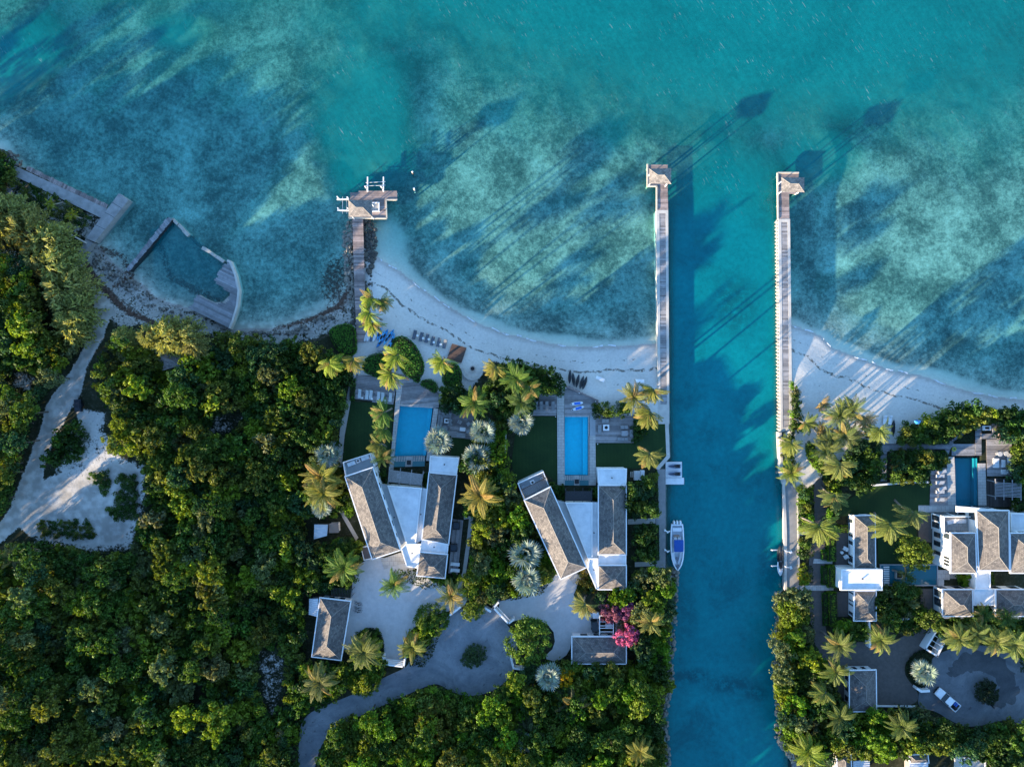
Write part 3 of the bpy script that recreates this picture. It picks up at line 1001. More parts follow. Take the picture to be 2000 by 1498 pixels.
def flat(par, pts, z, parapet=.3, m=None, name='flat_roof', thick=.3, wall_to=None, pm=None):
    p = PL(pts, z)
    build(MB().prism(p, z - thick, z, True), name, m or WROOF, par)
    if parapet:
        build(frame(MB(), grow(p, .02), .22, z - thick + .01, z + parapet), 'parapet', pm or WHITE, par)
    if wall_to is not None:
        build(MB().prism(grow(p, -.12), wall_to, z - thick), 'wall', WHITE, par)
    return p

def vents(par, pts, z):
    for a, b in pts:
        x, y = P(a, b, z)
        build(MB().cyl((x, y, z), .14, .3, 8), 'roof_vent', DARK, par)

def planks(mb, poly, ang, pitch, z0, z1, gap=.03, jit=0.0):
    """boards clipped to an outline: one box per board"""
    c, s_ = math.cos(ang), math.sin(ang)
    q = [(x * c + y * s_, -x * s_ + y * c) for x, y in poly]
    v0, v1 = min(b for _, b in q), max(b for _, b in q)
    k = max(1, round((v1 - v0) / pitch))
    st = (v1 - v0) / k
    for i in range(k):
        v = v0 + (i + .5) * st
        xs = []
        for j in range(len(q)):
            (xa, ya), (xb, yb) = q[j], q[(j + 1) % len(q)]
            if (ya > v) != (yb > v):
                xs.append(xa + (xb - xa) * (v - ya) / (yb - ya))
        xs.sort()
        for xa, xb in zip(xs[::2], xs[1::2]):
            if xb - xa < .1:
                continue
            xa += random.uniform(-jit, jit)
            xb += random.uniform(-jit, jit)
            xm, h = (xa + xb) / 2, random.uniform(-.012, .012)
            mb.box((xm * c - v * s_, xm * s_ + v * c, (z0 + z1) / 2 + h), (xb - xa, st - gap, z1 - z0), ang)
    return mb

def deck(name, pts, label, z=None, ang=0.0, pitch=.34, m=None, cat='deck', base=True, bz=None, jit=0.0, edge=True):
    z = z or G + .22
    p = PL(pts, z)
    cx, cy = sum(a for a, _ in p) / len(p), sum(b for _, b in p) / len(p)
    r = root(name, (cx, cy, bz if bz is not None else G), label, cat)
    build(planks(MB(), p, ang, pitch, z - .06, z, jit=jit), 'decking', m or WOOD, r, kind='stuff')
    if base:
        build(MB().prism(p, bz if bz is not None else G - .05, z - .075), 'substructure', DARK, r)
    return r

# ------------------------------------------------------------------ the two villas by the canal
def pergola(par, quad, z, n, m, posts=True):
    """quad px NW NE SE SW at height z; slats run west-east"""
    p = PL(quad, z)
    for k in range(n):
        t = (k + .5) / n
        a, b = lerp(p[0], p[3], t), lerp(p[1], p[2], t)
        d = math.atan2(b[1] - a[1], b[0] - a[0])
        build(MB().box(((a[0] + b[0]) / 2, (a[1] + b[1]) / 2, z), (dist(a, b), .15, .10), d), 'slat', m, par)
    for t in (0.0, .33, .66, 1.0):
        a, b = lerp(p[0], p[1], t), lerp(p[3], p[2], t)
        d = math.atan2(b[1] - a[1], b[0] - a[0])
        build(MB().box(((a[0] + b[0]) / 2, (a[1] + b[1]) / 2, z - .14), (dist(a, b) + 1.2, .14, .16), d), 'beam', m, par)
    if posts:
        for q in p:
            build(MB().box((q[0], q[1], (z - .2 + G) / 2), (.2, .2, z - .2 - G)), 'post', m, par)

def villa(name, label, W, terr, E, nflat, link, shipe, tri, lstrip, rstrip, south, zW=7.7, zE=5.3):
    c = PL([tri[0]], G)[0]
    r = root(name, (*P(*[sum(x) / 4 for x in zip(*W)], G), G), label, 'house')
    pw = hip(r, W, zW)
    walls(r, pw, G, zW - .03)
    cen = (sum(p[0] for p in pw) / 4, sum(p[1] for p in pw) / 4)
    g = grow(pw, -.3)
    windows(r, g[1], g[2], cen, 5.0, 6.8, [(.05, .11), (.18, .26), (.33, .41), (.50, .60), (.66, .74), (.82, .88)])
    windows(r, g[0], g[3], cen, 4.8, 6.8, [(.1, .2), (.3, .42), (.55, .65), (.78, .88)])
    windows(r, g[3], g[2], cen, 4.8, 6.8, [(.2, .45), (.6, .8)])
    windows(r, g[0], g[1], cen, 4.75, 6.9, [(.12, .5), (.54, .9)])
    # roof terrace at the seaward end of the tall wing
    pt = PL(terr, 4.9)
    build(MB().prism(pt, 4.55, 4.62), 'terrace_floor', GUTTER, r)
    build(frame(MB(), grow(pt, .03), .2, 4.5, 5.55), 'parapet', WHITE, r)
    build(MB().prism(grow(pt, -.1), G, 4.56), 'wall', WHITE, r)
    # lower wing
    pe = hip(r, E, zE)
    walls(r, pe, G, zE - .03)
    ge = grow(pe, -.3)
    ce = (sum(p[0] for p in pe) / 4, sum(p[1] for p in pe) / 4)
    windows(r, ge[0], ge[3], ce, 1.9, 3.8, [(.1, .22), (.3, .45), (.55, .7), (.78, .9)])
    windows(r, ge[1], ge[2], ce, 2.0, 4.2, [(.1, .25), (.4, .6), (.7, .85)])
    flat(r, nflat, zE - .25, .22, wall_to=G)
    flat(r, link, zE - .75, .12, wall_to=G)
    ps = hip(r, shipe, zE - .2)
    walls(r, ps, G, zE - .23)
    flat(r, tri, 4.6, .2, wall_to=G)
    flat(r, lstrip, 4.3, 0, GUTTER, 'gutter_roof', wall_to=G)
    flat(r, rstrip, 4.2, 0, m=WROOF, name='side_roof', wall_to=G)
    flat(r, south, 4.7, .2, wall_to=G)
    return r

va = villa('villa', 'white villa with two splayed shingled wings on the wooded side, beside the larger rectangular pool',
    [(674, 931), (728, 913), (782, 1074), (727, 1092)], [(671, 902), (724, 885), (733, 911), (676, 930)],
    [(838, 923), (892, 928), (876, 1063), (824, 1053)], [(840, 890), (897, 894), (892, 928), (838, 923)], [(824, 1053), (876, 1063), (874, 1083), (820, 1078)],
    [(820, 1078), (874, 1083), (869, 1129), (814, 1124)], [(757, 948), (824, 953), (812, 1062), (794, 1062)], [(739, 944), (757, 948), (794, 1062), (783, 1070)],
    [(824, 953), (837, 955), (824, 1055), (812, 1062)], [(783, 1071), (793, 1062), (823, 1062), (815, 1109), (794, 1106)])
vents(va, [(868, 907), (848, 1068), (770, 1010), (822, 1004), (805, 1080)], 5.2)
vb = villa('villa', 'white villa with two splayed shingled wings beside the canal, next to the long narrow pool',
    [(1024, 977), (1075, 951), (1145, 1108), (1095, 1131)], [(1011, 943), (1061, 920), (1073, 950), (1023, 975)],
    [(1169, 948), (1223, 948), (1223, 1083), (1169, 1083)], [(1167, 915), (1224, 915), (1223, 948), (1169, 948)], [(1169, 1083), (1223, 1083), (1223, 1104), (1169, 1104)],
    [(1169, 1104), (1223, 1104), (1223, 1151), (1169, 1151)], [(1104, 981), (1157, 981), (1157, 1090), (1148, 1090)], [(1088, 977), (1104, 981), (1148, 1090), (1146, 1108)],
    [(1157, 981), (1168, 981), (1168, 1090), (1157, 1090)], [(1147, 1111), (1150, 1090), (1168, 1090), (1169, 1151), (1164, 1150)])
vents(vb, [(1195, 933), (1160, 1040), (1160, 1112)], 5.2)

for quad, m, lab in (([(760, 917), (826, 926), (823, 948), (758, 941)], mat("aged_teak", (.34, .32, .31), (.25, .24, .23), 2), 'weathered timber pergola with thin slats below the wide pool'),
                     ([(1105, 959), (1156, 959), (1156, 979), (1104, 978)], DARK, 'black pergola with thin slats below the long lap pool')):
    c = P(*[sum(x) / 4 for x in zip(*quad)], 4.0)
    r = root('pergola', (*c, G), lab, 'pergola')
    pergola(r, quad, 4.0, 12, m)
# frame over the canal villa's terrace
tq = [(1018, 957), (1067, 932), (1073, 948), (1025, 973)]
r = root('pergola', (*P(1045, 952, 6.4), 4.62), 'black metal frame pergola standing on the roof terrace of the canal-side villa', 'pergola')
p = PL(tq, 6.4)
for a, b in ((0, 1), (1, 2), (2, 3), (3, 0)):
    build(MB().tube([(*p[a], 6.4), (*p[b], 6.4)], .06, 4), 'beam', DARK, r)
for k in range(9):
    t = (k + .5) / 9
    a, b = lerp(p[0], p[3], t), lerp(p[1], p[2], t)
    build(MB().tube([(*a, 6.42), (*b, 6.42)], .035, 4), 'slat', DARK, r)
for q in p:
    build(MB().tube([(*q, 4.62), (*q, 6.4)], .05, 4), 'post', DARK, r)

# side decks of the wooded villa
deck('deck', [(884, 1013), (905, 1016), (893, 1122), (876, 1119)], 'narrow timber side deck along the wooded-side villa with two dark plunge tubs', G + .3, R(84), .3)
for i, (a, b) in enumerate(((891, 1027), (886, 1070))):
    x, y = P(a, b, G + .9)
    r = root('hot_tub', (x, y, G + .3))
    reg(r, 'dark square plunge tub', 'dark square plunge tubs', 'on the side deck of the wooded-side villa', 'hot tub', 'plunge tubs on the side deck')
    build(frame(MB(), [(x - .75, y - .8), (x + .75, y - .8), (x + .75, y + .8), (x - .75, y + .8)], .16, G + .3, G + .95), 'surround', DARK, r)
    build(MB().prism([(x - .58, y - .63), (x + .58, y - .63), (x + .58, y + .63), (x - .58, y + .63)], G + .3, G + .8), 'water', mat("dark_tub_water", (.012, .03, .045), (.01, .02, .03), 1, .1, .5), r)

# ------------------------------------------------------------------ small outbuildings
def outbuilding(name, c, ze, label, cat='house', wins=True, rm=None):
    p = PL(c, ze)
    r = root(name, (sum(a for a, _ in p) / 4, sum(b for _, b in p) / 4, G), label, cat)
    hip(r, c, ze, 26, trim=rm is None, m=rm)
    walls(r, p, G, ze - .03)
    if wins:
        g = grow(p, -.3)
        cen = (r.location.x, r.location.y)
        for i, j in ((0, 1), (1, 2), (2, 3), (3, 0)):
            L = dist(g[i], g[j])
            sp = [(.14, .3), (.4, .56), (.68, .84)] if L > 7 else [(.2, .42), (.58, .8)]
            windows(r, g[i], g[j], cen, G + .5, ze - .55, sp)
    return r
ga = outbuilding('garage', [(625, 1167), (685, 1174), (666, 1289), (609, 1282)], 4.3, 'small hipped shingle garage with a tin lean-to at the edge of the woods', 'garage')
gb = outbuilding('garage', [(1117, 1243), (1223, 1243), (1223, 1296), (1117, 1296)], 4.3, 'small hipped shingle garage half under pink bougainvillea near the canal', 'garage')

def tin_roof(name, quad, z, label, n=9):
    p = PL(quad, z)
    cx, cy = sum(a for a, _ in p) / 4, sum(b for _, b in p) / 4
    r = root(name, (cx, cy, G), label, 'shed')
    for k in range(n):
        t0, t1 = k / n, (k + 1) / n
        a, b, c, d = lerp(p[0], p[3], t0), lerp(p[1], p[2], t0), lerp(p[1], p[2], t1), lerp(p[0], p[3], t1)
        e, f = lerp(a, d, .5), lerp(b, c, .5)
        build(MB().add([(*a, z), (*b, z + .12), (*f, z + .2), (*e, z + .08), (*c, z + .12), (*d, z)], [(0, 3, 2, 1), (3, 5, 4, 2)]), 'roof_panel', TIN, r)
    build(MB().prism(grow(p, -.25), G, z - .02), 'wall', mat("shed_boards", (.3, .29, .27), (.2, .19, .18), 2), r)
    return r
tin_roof('shed', [(604, 1169), (622, 1168), (620, 1204), (603, 1200)], 3.6, 'narrow lean-to with a pale corrugated tin roof against the garage by the woods')
tin_roof('shed', [(614, 1024), (641, 1024), (639, 1046), (613, 1053)], 3.4, 'garden shed with a pale ribbed metal roof in the trees beside the wooded-side villa')
r = root('shed', (*P(650, 1031, 3.2), G), 'small flat brown-roofed store joined to the ribbed metal shed', 'shed')
build(MB().prism(PL([(642, 1022), (661, 1021), (662, 1040), (643, 1041)], 3.2), 3.05, 3.2, True), 'roof', mat("brown_felt_roof", (.21, .165, .13), (.165, .13, .105), 1), r)
build(MB().prism(grow(PL([(642, 1022), (661, 1021), (662, 1040), (643, 1041)], 3.2), -.15), G, 3.05), 'wall', WHITE, r)
r = root('shed', (*P(714, 1081, 3.4), G), 'dark flat-roofed service lean-to at the foot of the tall wing', 'shed')
q = PL([(705, 1069), (719, 1066), (727, 1090), (711, 1094)], 3.4)
build(MB().prism(q, 3.2, 3.4, True), 'roof', mat("rusty_roof", (.11, .09, .085), (.07, .06, .06), 2), r)
build(MB().prism(grow(q, -.15), G, 3.2), 'wall', WHITE, r)
build(frame(MB(), grow(q, .03), .15, 3.2, 3.5), 'parapet', TRIM, r)
# thatched hut in the left woods
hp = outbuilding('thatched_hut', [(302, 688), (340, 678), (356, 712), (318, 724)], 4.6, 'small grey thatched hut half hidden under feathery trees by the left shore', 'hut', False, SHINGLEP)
# bottom edge roofs
r = outbuilding('cottage', [(1634, 1470), (1662, 1468), (1664, 1530), (1636, 1530)], 4.0, 'cottage with a grey shingle roof cut by the bottom edge, beside a round table', 'house', False)
tin_roof('shed', [(1666, 1486), (1698, 1482), (1698, 1520), (1666, 1520)], 3.6, 'low outbuilding with a white ribbed roof beside the cottage at the bottom edge')
tin_roof('shed', [(1776, 1490), (1812, 1490), (1812, 1530), (1776, 1530)], 3.6, 'shed with striped pale roof panels below the trees at the bottom edge', 7)
r = outbuilding('cottage', [(1776, 1474), (1812, 1472), (1814, 1489), (1778, 1490)], 4.2, 'little brown-roofed porch in front of the striped shed', 'house', False)
r = root('cottage', (*P(1900, 1500, 3.6), G), 'flat grey-blue terrace roof below the trees under the right turning circle', 'house')
flat(r, [(1876, 1478), (1924, 1478), (1926, 1540), (1876, 1540)], 3.6, .2, GUTTER, wall_to=G)

# ------------------------------------------------------------------ right-hand estate
r = root('guest_house', (*P(1690, 1105, G), G), 'long white guest house with a flat-roofed middle between two shingle hips, beside the clipped hedge', 'house')
for c in ([(1668, 1007), (1709, 1006), (1710, 1110), (1668, 1110)], [(1669, 1154), (1711, 1154), (1711, 1212), (1668, 1212)]):
    p = hip(r, c, 4.5)
    walls(r, p, G, 4.47)
    g = grow(p, -.3)
    cen = (sum(a for a, _ in p) / 4, sum(b for _, b in p) / 4)
    windows(r, g[0], g[3], cen, G + .3, 3.9, [(.06, .16), (.36, .44), (.50, .60), (.80, .96)])
    windows(r, g[1], g[2], cen, G + .3, 3.9, [(.1, .3), (.5, .7)])
    windows(r, g[0], g[1], cen, G + .3, 3.9, [(.1, .5)])
flat(r, [(1642, 1111), (1722, 1111), (1722, 1152), (1641, 1152)], 5.2, .35, wall_to=G)
vents(r, [(1684, 1130)], 5.2)
gc = outbuilding('garage', [(1659, 1309), (1711, 1308), (1712, 1389), (1659, 1389)], 4.3, 'square white garage with a hipped shingle roof by the brown paved court', 'garage')

mh = root('mansion', (*P(1915, 1080, G), G), 'large white mansion with three tall shingle hips at the right edge', 'house')
ZM = 8.2
for c, ze in (([(1907, 997), (1970, 997), (1971, 1114), (1912, 1114)], ZM), ([(1857, 1041), (1905, 1041), (1907, 1119), (1857, 1119)], ZM - .1), ([(1973, 1041), (2034, 1041), (2034, 1119), (1974, 1119)], ZM - .1)):
    p = hip(mh, c, ze)
    walls(mh, p, G, ze - .03)
    g = grow(p, -.3)
    cen = (sum(a for a, _ in p) / 4, sum(b for _, b in p) / 4)
    windows(mh, g[0], g[3], cen, 2.0, 4.2, [(.08, .22), (.32, .46), (.6, .7)], DARK)
    windows(mh, g[0], g[3], cen, 5.4, 7.4, [(.02, .16), (.66, .72), (.75, .81), (.84, .90)], DARK)
    windows(mh, g[0], g[1], cen, 5.2, 7.6, [(.08, .45), (.55, .92)], DARK)
    windows(mh, g[0], g[1], cen, 1.7, 4.2, [(.08, .45), (.55, .92)], DARK)
    windows(mh, g[3], g[2], cen, 5.4, 7.4, [(.2, .4), (.6, .8)], DARK)
for c in ([(1841, 1151), (1899, 1151), (1900, 1203), (1841, 1203)], [(1945, 1151), (2012, 1151), (2012, 1203), (1945, 1203)]):
    p = hip(mh, c, 5.0)
    walls(mh, p, G, 4.97)
    g = grow(p, -.3)
    cen = (sum(a for a, _ in p) / 4, sum(b for _, b in p) / 4)
    windows(mh, g[0], g[3], cen, 1.7, 4.2, [(.08, .35), (.42, .75)], DARK)
    windows(mh, g[0], g[1], cen, 1.7, 4.2, [(.04, .3), (.62, .9)], DARK)
p = flat(mh, [(1838, 1007), (1905, 1007), (1905, 1040), (1838, 1040)], 5.0, .0, PAVER, 'terrace_floor', wall_to=G)
build(frame(MB(), grow(p, .03), .18, 4.75, 6.0), 'parapet', WHITE, mh)
g = grow(p, -.12)
windows(mh, g[0], g[3], (0, 0) if False else (g[1][0], g[1][1]), 1.8, 4.2, [(.08, .4), (.5, .85)], DARK)
windows(mh, g[0], g[1], (g[3][0], g[3][1] - 1), 1.8, 4.2, [(.05, .4), (.5, .9)], DARK)
flat(mh, [(1905, 1115), (1934, 1115), (1934, 1151), (1905, 1151)], 4.6, .12, wall_to=G)
flat(mh, [(1901, 1150), (1944, 1150), (1944, 1182), (1901, 1182)], 4.5, .12, wall_to=G)
flat(mh, [(1973, 1002), (2034, 1002), (2034, 1038), (1973, 1038)], 5.0, .3, wall_to=G)
# frames of the sea-side loggia
for q in ([(1868, 988), (1972, 997), (1972, 1002), (1868, 1000)],):
    p = PL(q, ZM - .6)
    build(MB().prism(p, ZM - .8, ZM - .6, True), 'loggia_beam', WHITE, mh)

def wall_line(name, pts, h, w, label, m=None, z0=None, cat='wall'):
    z0 = G - .05 if z0 is None else z0
    p = PL(pts, z0 + h)
    r = root(name, (*p[0], z0), label, cat)
    for i, (a, b) in enumerate(zip(p[:-1], p[1:])):
        d = math.atan2(b[1] - a[1], b[0] - a[0])
        build(MB().box(((a[0] + b[0]) / 2, (a[1] + b[1]) / 2, z0 + h / 2 - .001 * i), (dist(a, b) + w * .6, w, h), d), 'wall_panel', m or WHITE, r)
    return r
wall_line('garden_wall', [(1840, 1206), (1905, 1206)], 2.0, .35, 'low white garden wall along the south wing of the mansion')
wall_line('garden_wall', [(1946, 1207), (2015, 1207)], 2.0, .35, 'white garden wall running off the right edge below the mansion')
wall_line('garden_wall', [(1712, 1209), (1776, 1209)], 2.0, .4, 'white garden wall joining the guest house to the planting')
wall_line('garden_wall', [(1698, 1215), (1700, 1264)], 1.8, .4, 'white garden wall beside the palms at the brown paved court')
wall_line('garden_wall', [(1704, 948), (1756, 944)], 1.0, .35, 'thin white retaining wall at the head of the right lawn')
wall_line('garden_wall', [(1760, 942), (1816, 942)], 1.0, .35, 'thin white retaining wall under the dark hedge by the sunbeds')
wall_line('garden_wall', [(1712, 1379), (1790, 1380)], .5, .25, 'low kerb wall along the bottom of the brown paved court')
wall_line('garden_wall', [(995, 1272), (1003, 1305), (1028, 1308)], 1.6, .4, 'bent white wall at the edge of the turning circle below the large round tree', m=WHITE)
wall_line('garden_wall', [(946, 1187), (958, 1194)], 1.8, .45, 'short white wall stub beside the clipped bush at the turning circle')
wall_line('garden_wall', [(879, 1201), (899, 1186)], 1.8, .35, 'white garden wall angled between the palm and the clipped bush')
wall_line('garden_wall', [(1792, 1345), (1800, 1350), (1815, 1349)], 1.6, .5, 'white bent wall end below the silver palm bed')
wall_line('garden_wall', [(988, 848), (986, 895)], 1.4, .25, 'short white wall at the edge of the lawn behind the silver palms')

def gate(pts_frame, label, slats):
    (a, b, c, d), z = [P(*q, G + 2.1) for q in pts_frame], G + 2.1
    r = root('gate', (*lerp(a, c, .5), G), label, 'gate')
    for u, v in ((a, b), (b, c), (c, d)):
        ang = math.atan2(v[1] - u[1], v[0] - u[0])
        build(MB().box(((u[0] + v[0]) / 2, (u[1] + v[1]) / 2, G + 1.05), (dist(u, v) + .3, .34, 2.1), ang), 'gate_wall', WHITE, r)
    for k in range(slats):
        t = (k + 1) / (slats + 1)
        u, v = lerp(a, b, t), lerp(d, c, t)
        ang = math.atan2(v[1] - u[1], v[0] - u[0])
        build(MB().box(((u[0] + v[0]) / 2, (u[1] + v[1]) / 2, G + 2.0), (dist(u, v), .10, .12), ang), 'slat', TRIM, r)
    return r
gate([(748, 1283), (750, 1297), (788, 1302), (790, 1288)], 'white walled gateway with cross bars between the two clipped beds of the left court', 3)
gate([(973, 1177), (964, 1187), (993, 1218), (1003, 1210)], 'white slanting gateway between the turning circle and the canal-side court', 1)
gate([(1830, 1231), (1808, 1267), (1831, 1281), (1850, 1244)], 'white gateway with three bars on the right turning circle', 3)

# trellis fence by the garage and the carport
r = root('slat_fence', (*P(669, 1156, G + 1.2), G), 'row of dark upright slats between the palm and the garage by the woods', 'fence')
for k in range(14):
    a, b = lerp((649, 1147), (688, 1149), k / 13), lerp((647, 1162), (687, 1166), k / 13)
    (xa, ya), (xb, yb) = P(*a, G + 2.3), P(*b, G + 2.3)
    build(MB().tube([(xa, ya, G + 2.3), (xb, yb, G + 2.3)], .06, 4), 'slat', DARK, r)
for a in ((649, 1150), (688, 1152), (648, 1161), (687, 1164)):
    x, y = P(*a, G + 2.3)
    build(MB().tube([(x, y, G), (x, y, G + 2.25)], .06, 4), 'post', DARK, r)
r = root('carport', (*P(1184, 1222, 3.6), G), 'open white carport frame beside the garage under pink bougainvillea', 'carport')
pq = PL([(1171, 1202), (1198, 1202), (1198, 1241), (1171, 1241)], 3.7)
for a, b in ((0, 1), (1, 2), (2, 3), (3, 0)):
    build(MB().box(((pq[a][0] + pq[b][0]) / 2, (pq[a][1] + pq[b][1]) / 2, 3.7), (dist(pq[a], pq[b]), .16, .18), math.atan2(pq[b][1] - pq[a][1], pq[b][0] - pq[a][0])), 'beam', TRIM, r)
for t in (.3, .5, .62, .8):
    a, b = lerp(pq[0], pq[3], t), lerp(pq[1], pq[2], t)
    build(MB().box(((a[0] + b[0]) / 2, a[1], 3.72), (dist(a, b), .12, .12)), 'slat', TRIM, r)
for q in pq:
    build(MB().box((q[0], q[1], (G + 3.6) / 2), (.16, .16, 3.6 - G)), 'post', TRIM, r)
x, y = P(1212, 1223, 2.4)
build(MB().box((x, y, 2.4), (2.2, 4.2, .12)), 'roof_panel', GUTTER, r)

# ------------------------------------------------------------------ swimming pools
def pool_water_mat():
    m = bpy.data.materials.new("pool_water")
    t, nn, ll = nodes_of(m)
    tr = N(t, "ShaderNodeBsdfTransparent")
    tr.inputs[0].default_value = (.80, .96, .99, 1)
    gl = N(t, "ShaderNodeBsdfGlossy", Roughness=.05)
    bn = N(t, "ShaderNodeBump", Strength=.15, Distance=.05)
    ll.new(noise(t, 2.5, 4, .6, geopos(t)), bn.inputs['Height'])
    ll.new(bn.outputs[0], gl.inputs['Normal'])
    ms = t.nodes.new("ShaderNodeMixShader")
    ll.new(schlick(t), ms.inputs[0])
    ll.new(tr.outputs[0], ms.inputs[1])
    ll.new(gl.outputs[0], ms.inputs[2])
    o = t.nodes.new("ShaderNodeOutputMaterial")
    ll.new(ms.outputs[0], o.inputs[0])
    return m
POOLW = pool_water_mat()
def pool(label, rim, copings, tile, depth=1.4, ztop=None, shelf=None):
    zt = ztop or G + .2
    p = PL(rim, zt)
    c = (sum(a for a, _ in p) / 4, sum(b for _, b in p) / 4)
    r = root('swimming_pool', (*c, zt - depth), label, 'pool')
    mb = MB()
    n = len(p)
    q = p if sum(p[i][0] * p[(i + 1) % n][1] - p[(i + 1) % n][0] * p[i][1] for i in range(n)) > 0 else p[::-1]
    mb.add([(*a, zt - depth) for a in q], [tuple(range(n))])
    for i in range(n):
        a, b = q[i], q[(i + 1) % n]
        mb.add([(*a, zt - depth), (*b, zt - depth), (*b, zt - .02), (*a, zt - .02)], [(0, 3, 2, 1)])
    build(mb, 'basin', tile, r)
    build(MB().add([(*a, zt - .1) for a in q], [tuple(range(n))]), 'water_surface', POOLW, r)
    for cp in copings:
        build(MB().prism(PL(cp, zt + .02), zt - .6, zt + .02), 'coping', COPING, r)
    if shelf:
        build(MB().prism(PL(shelf, zt - .4), zt - depth + .01, zt - .4), 'step', tile, r)
    return r
TILE = mat("blue_pool_tile", (.005, .44, .58), (.005, .37, .50), 1.4, .6, .3)  # noise on both blue tiles paints rippling pool light into the colour
TILE2 = mat("bright_blue_pool_tile", (.004, .56, .70), (.004, .48, .61), 1.4, .6, .3)
TILE3 = mat("navy_pool_tile", (.004, .18, .24), (.003, .15, .20), .4, .6, .3)
pool('wide blue swimming pool of the wooded-side villa', POOLS['a'], [[(775, 751), (786, 752), (781, 792), (770, 890), (768, 920), (760, 920), (765, 870)], [(847, 797), (856, 798), (843, 900), (832, 900)], [(781, 789), (846, 793), (845, 797), (781, 793)]], TILE, 1.0,
     shelf=[(836, 797), (845, 797), (831, 897), (825, 897)])
pool('long bright blue lap pool of the canal-side villa', POOLS['b'], [[(1088, 773), (1102, 773), (1103, 948), (1089, 948)], [(1150, 851), (1163, 851), (1164, 948), (1150, 948)], [(1149, 812), (1151, 812), (1151, 928), (1149, 928)], [(1103, 812), (1149, 812), (1149, 814), (1103, 814)]], TILE2, 1.0,
     shelf=[(1138, 814), (1148, 814), (1148, 928), (1138, 928)])
pool('dark navy pool between white walls on the right estate', POOLS['c'], [[(1848, 892), (1864, 892), (1865, 912), (1867, 987), (1852, 987), (1850, 914)], [(1910, 905), (1925, 905), (1927, 987), (1911, 987)]], TILE3, 1.6,
     shelf=[(1902, 895), (1909, 895), (1911, 987), (1903, 987)])
for name, pts in (('walkway', [(1152, 827), (1163, 827), (1163, 851), (1152, 851)]), ('walkway', [(1163, 812), (1163, 780), (1152, 780), (1152, 827), (1163, 827)])):
    sheet(name, pts, GUTTER, G + .16)
def foot(label, box, n, bowl, m):
    """shallow basin at the foot of a pool with a row of stepping stones and a square fire bowl"""
    (x0, y0), (x1, y1), sl = box
    f = lambda u, v: P(x0 + (x1 - x0) * u + sl * v, y0 + (y1 - y0) * v + sl * .6 * u * (1 if sl else 0), G + .2)
    r = root('water_garden', (*f(.5, .5), G), label, 'pond')
    q = [f(0, 0), f(1, 0), f(1, 1), f(0, 1)]
    build(MB().prism(q, G - .5, G + .1), 'basin', m, r)
    build(MB().prism([f(.39, .02), f(.61, .02), f(.61, 1), f(.39, 1)], G - .4, G + .22), 'plinth', COPING, r)
    for k in range(n):
        u = (k + .5) / n
        if .37 < u < .63:
            continue
        d = .34 / n
        build(MB().prism([f(u - d, .02), f(u + d, .02), f(u + d, .5), f(u - d, .5)], G - .4, G + .2), 'stepping_stone', COPING, r)
    c = f(.5, .6)
    b = root('fire_bowl', (*c, G + .22), bowl, 'fire pit')
    build(frame(MB(), [(c[0] - .42, c[1] - .42), (c[0] + .42, c[1] - .42), (c[0] + .42, c[1] + .42), (c[0] - .42, c[1] + .42)], .14, G + .22, G + .5), 'rim', BLACK, b)
    build(MB().box((c[0], c[1], G + .3), (.56, .56, .14)), 'embers', DARK, b)
foot('shallow turquoise basin with stepping stones at the foot of the wide pool', ((769, 891), (831, 912), -2), 13, 'small square black fire bowl between the stepping stones of the wide pool', mat("pond_tile", (.05, .20, .22), (.04, .16, .18), .5, .4, .4))
foot('shallow turquoise basin with stepping stones at the foot of the lap pool', ((1103, 928), (1150, 948), 0), 13, 'small square black fire bowl between the stepping stones of the lap pool', mat("pond_tile", (.05, .20, .22)))
# reflecting pool of the right estate
r = root('reflecting_pool', (*P(1776, 1123, G), G), 'long dark reflecting pool between the guest house and the mansion', 'pond')
build(MB().prism(PL([(1720, 1104), (1831, 1104), (1831, 1143), (1720, 1143)], G + .05), G - .4, G + .05), 'water_surface', mat("slate_pond", (.012, .12, .165), (.010, .10, .14), .5, .12, .5), r)
build(frame(MB(), grow(PL([(1720, 1103), (1831, 1103), (1831, 1143), (1720, 1143)], G + .16), .12), .2, G - .3, G + .16), 'coping', GUTTER, r)
for k in range(9):
    y = 1106 + k * 4.35
    build(MB().prism(PL([(1726, y), (1737, y), (1737, y + 2.6), (1726, y + 2.6)], G + .16), G, G + .16), 'stepping_stone', TRIM, r)
for k in range(5):
    y = 1133 + k * 2.4
    build(MB().prism(PL([(1833, y), (1844, y), (1844, y + 1.4), (1833, y + 1.4)], G + .16), G, G + .16), 'stepping_stone', TRIM, r)
sheet('terrace', [(1831, 1113), (1855, 1113), (1855, 1132), (1831, 1132)], PAVER, G + .14)
for i in range(6):
    x = 1855 + i * 2.6
    sheet('stepping_slab', [(x, 1119), (x + 1.5, 1119), (x + 1.5, 1130), (x, 1130)], PAVER, G + .13)
r = root('planter', (*P(1756, 1123, G), G), 'square pale stone planter standing in the dark reflecting pool', 'planter')
a, b = P(1756, 1123, G + .5)
build(MB().box((a, b, G + .2), (1.4, 1.5, .9)), 'pot', STONE, r)
build(MB().box((a, b, G + .67), (1.0, 1.1, .06)), 'soil', SOIL, r)

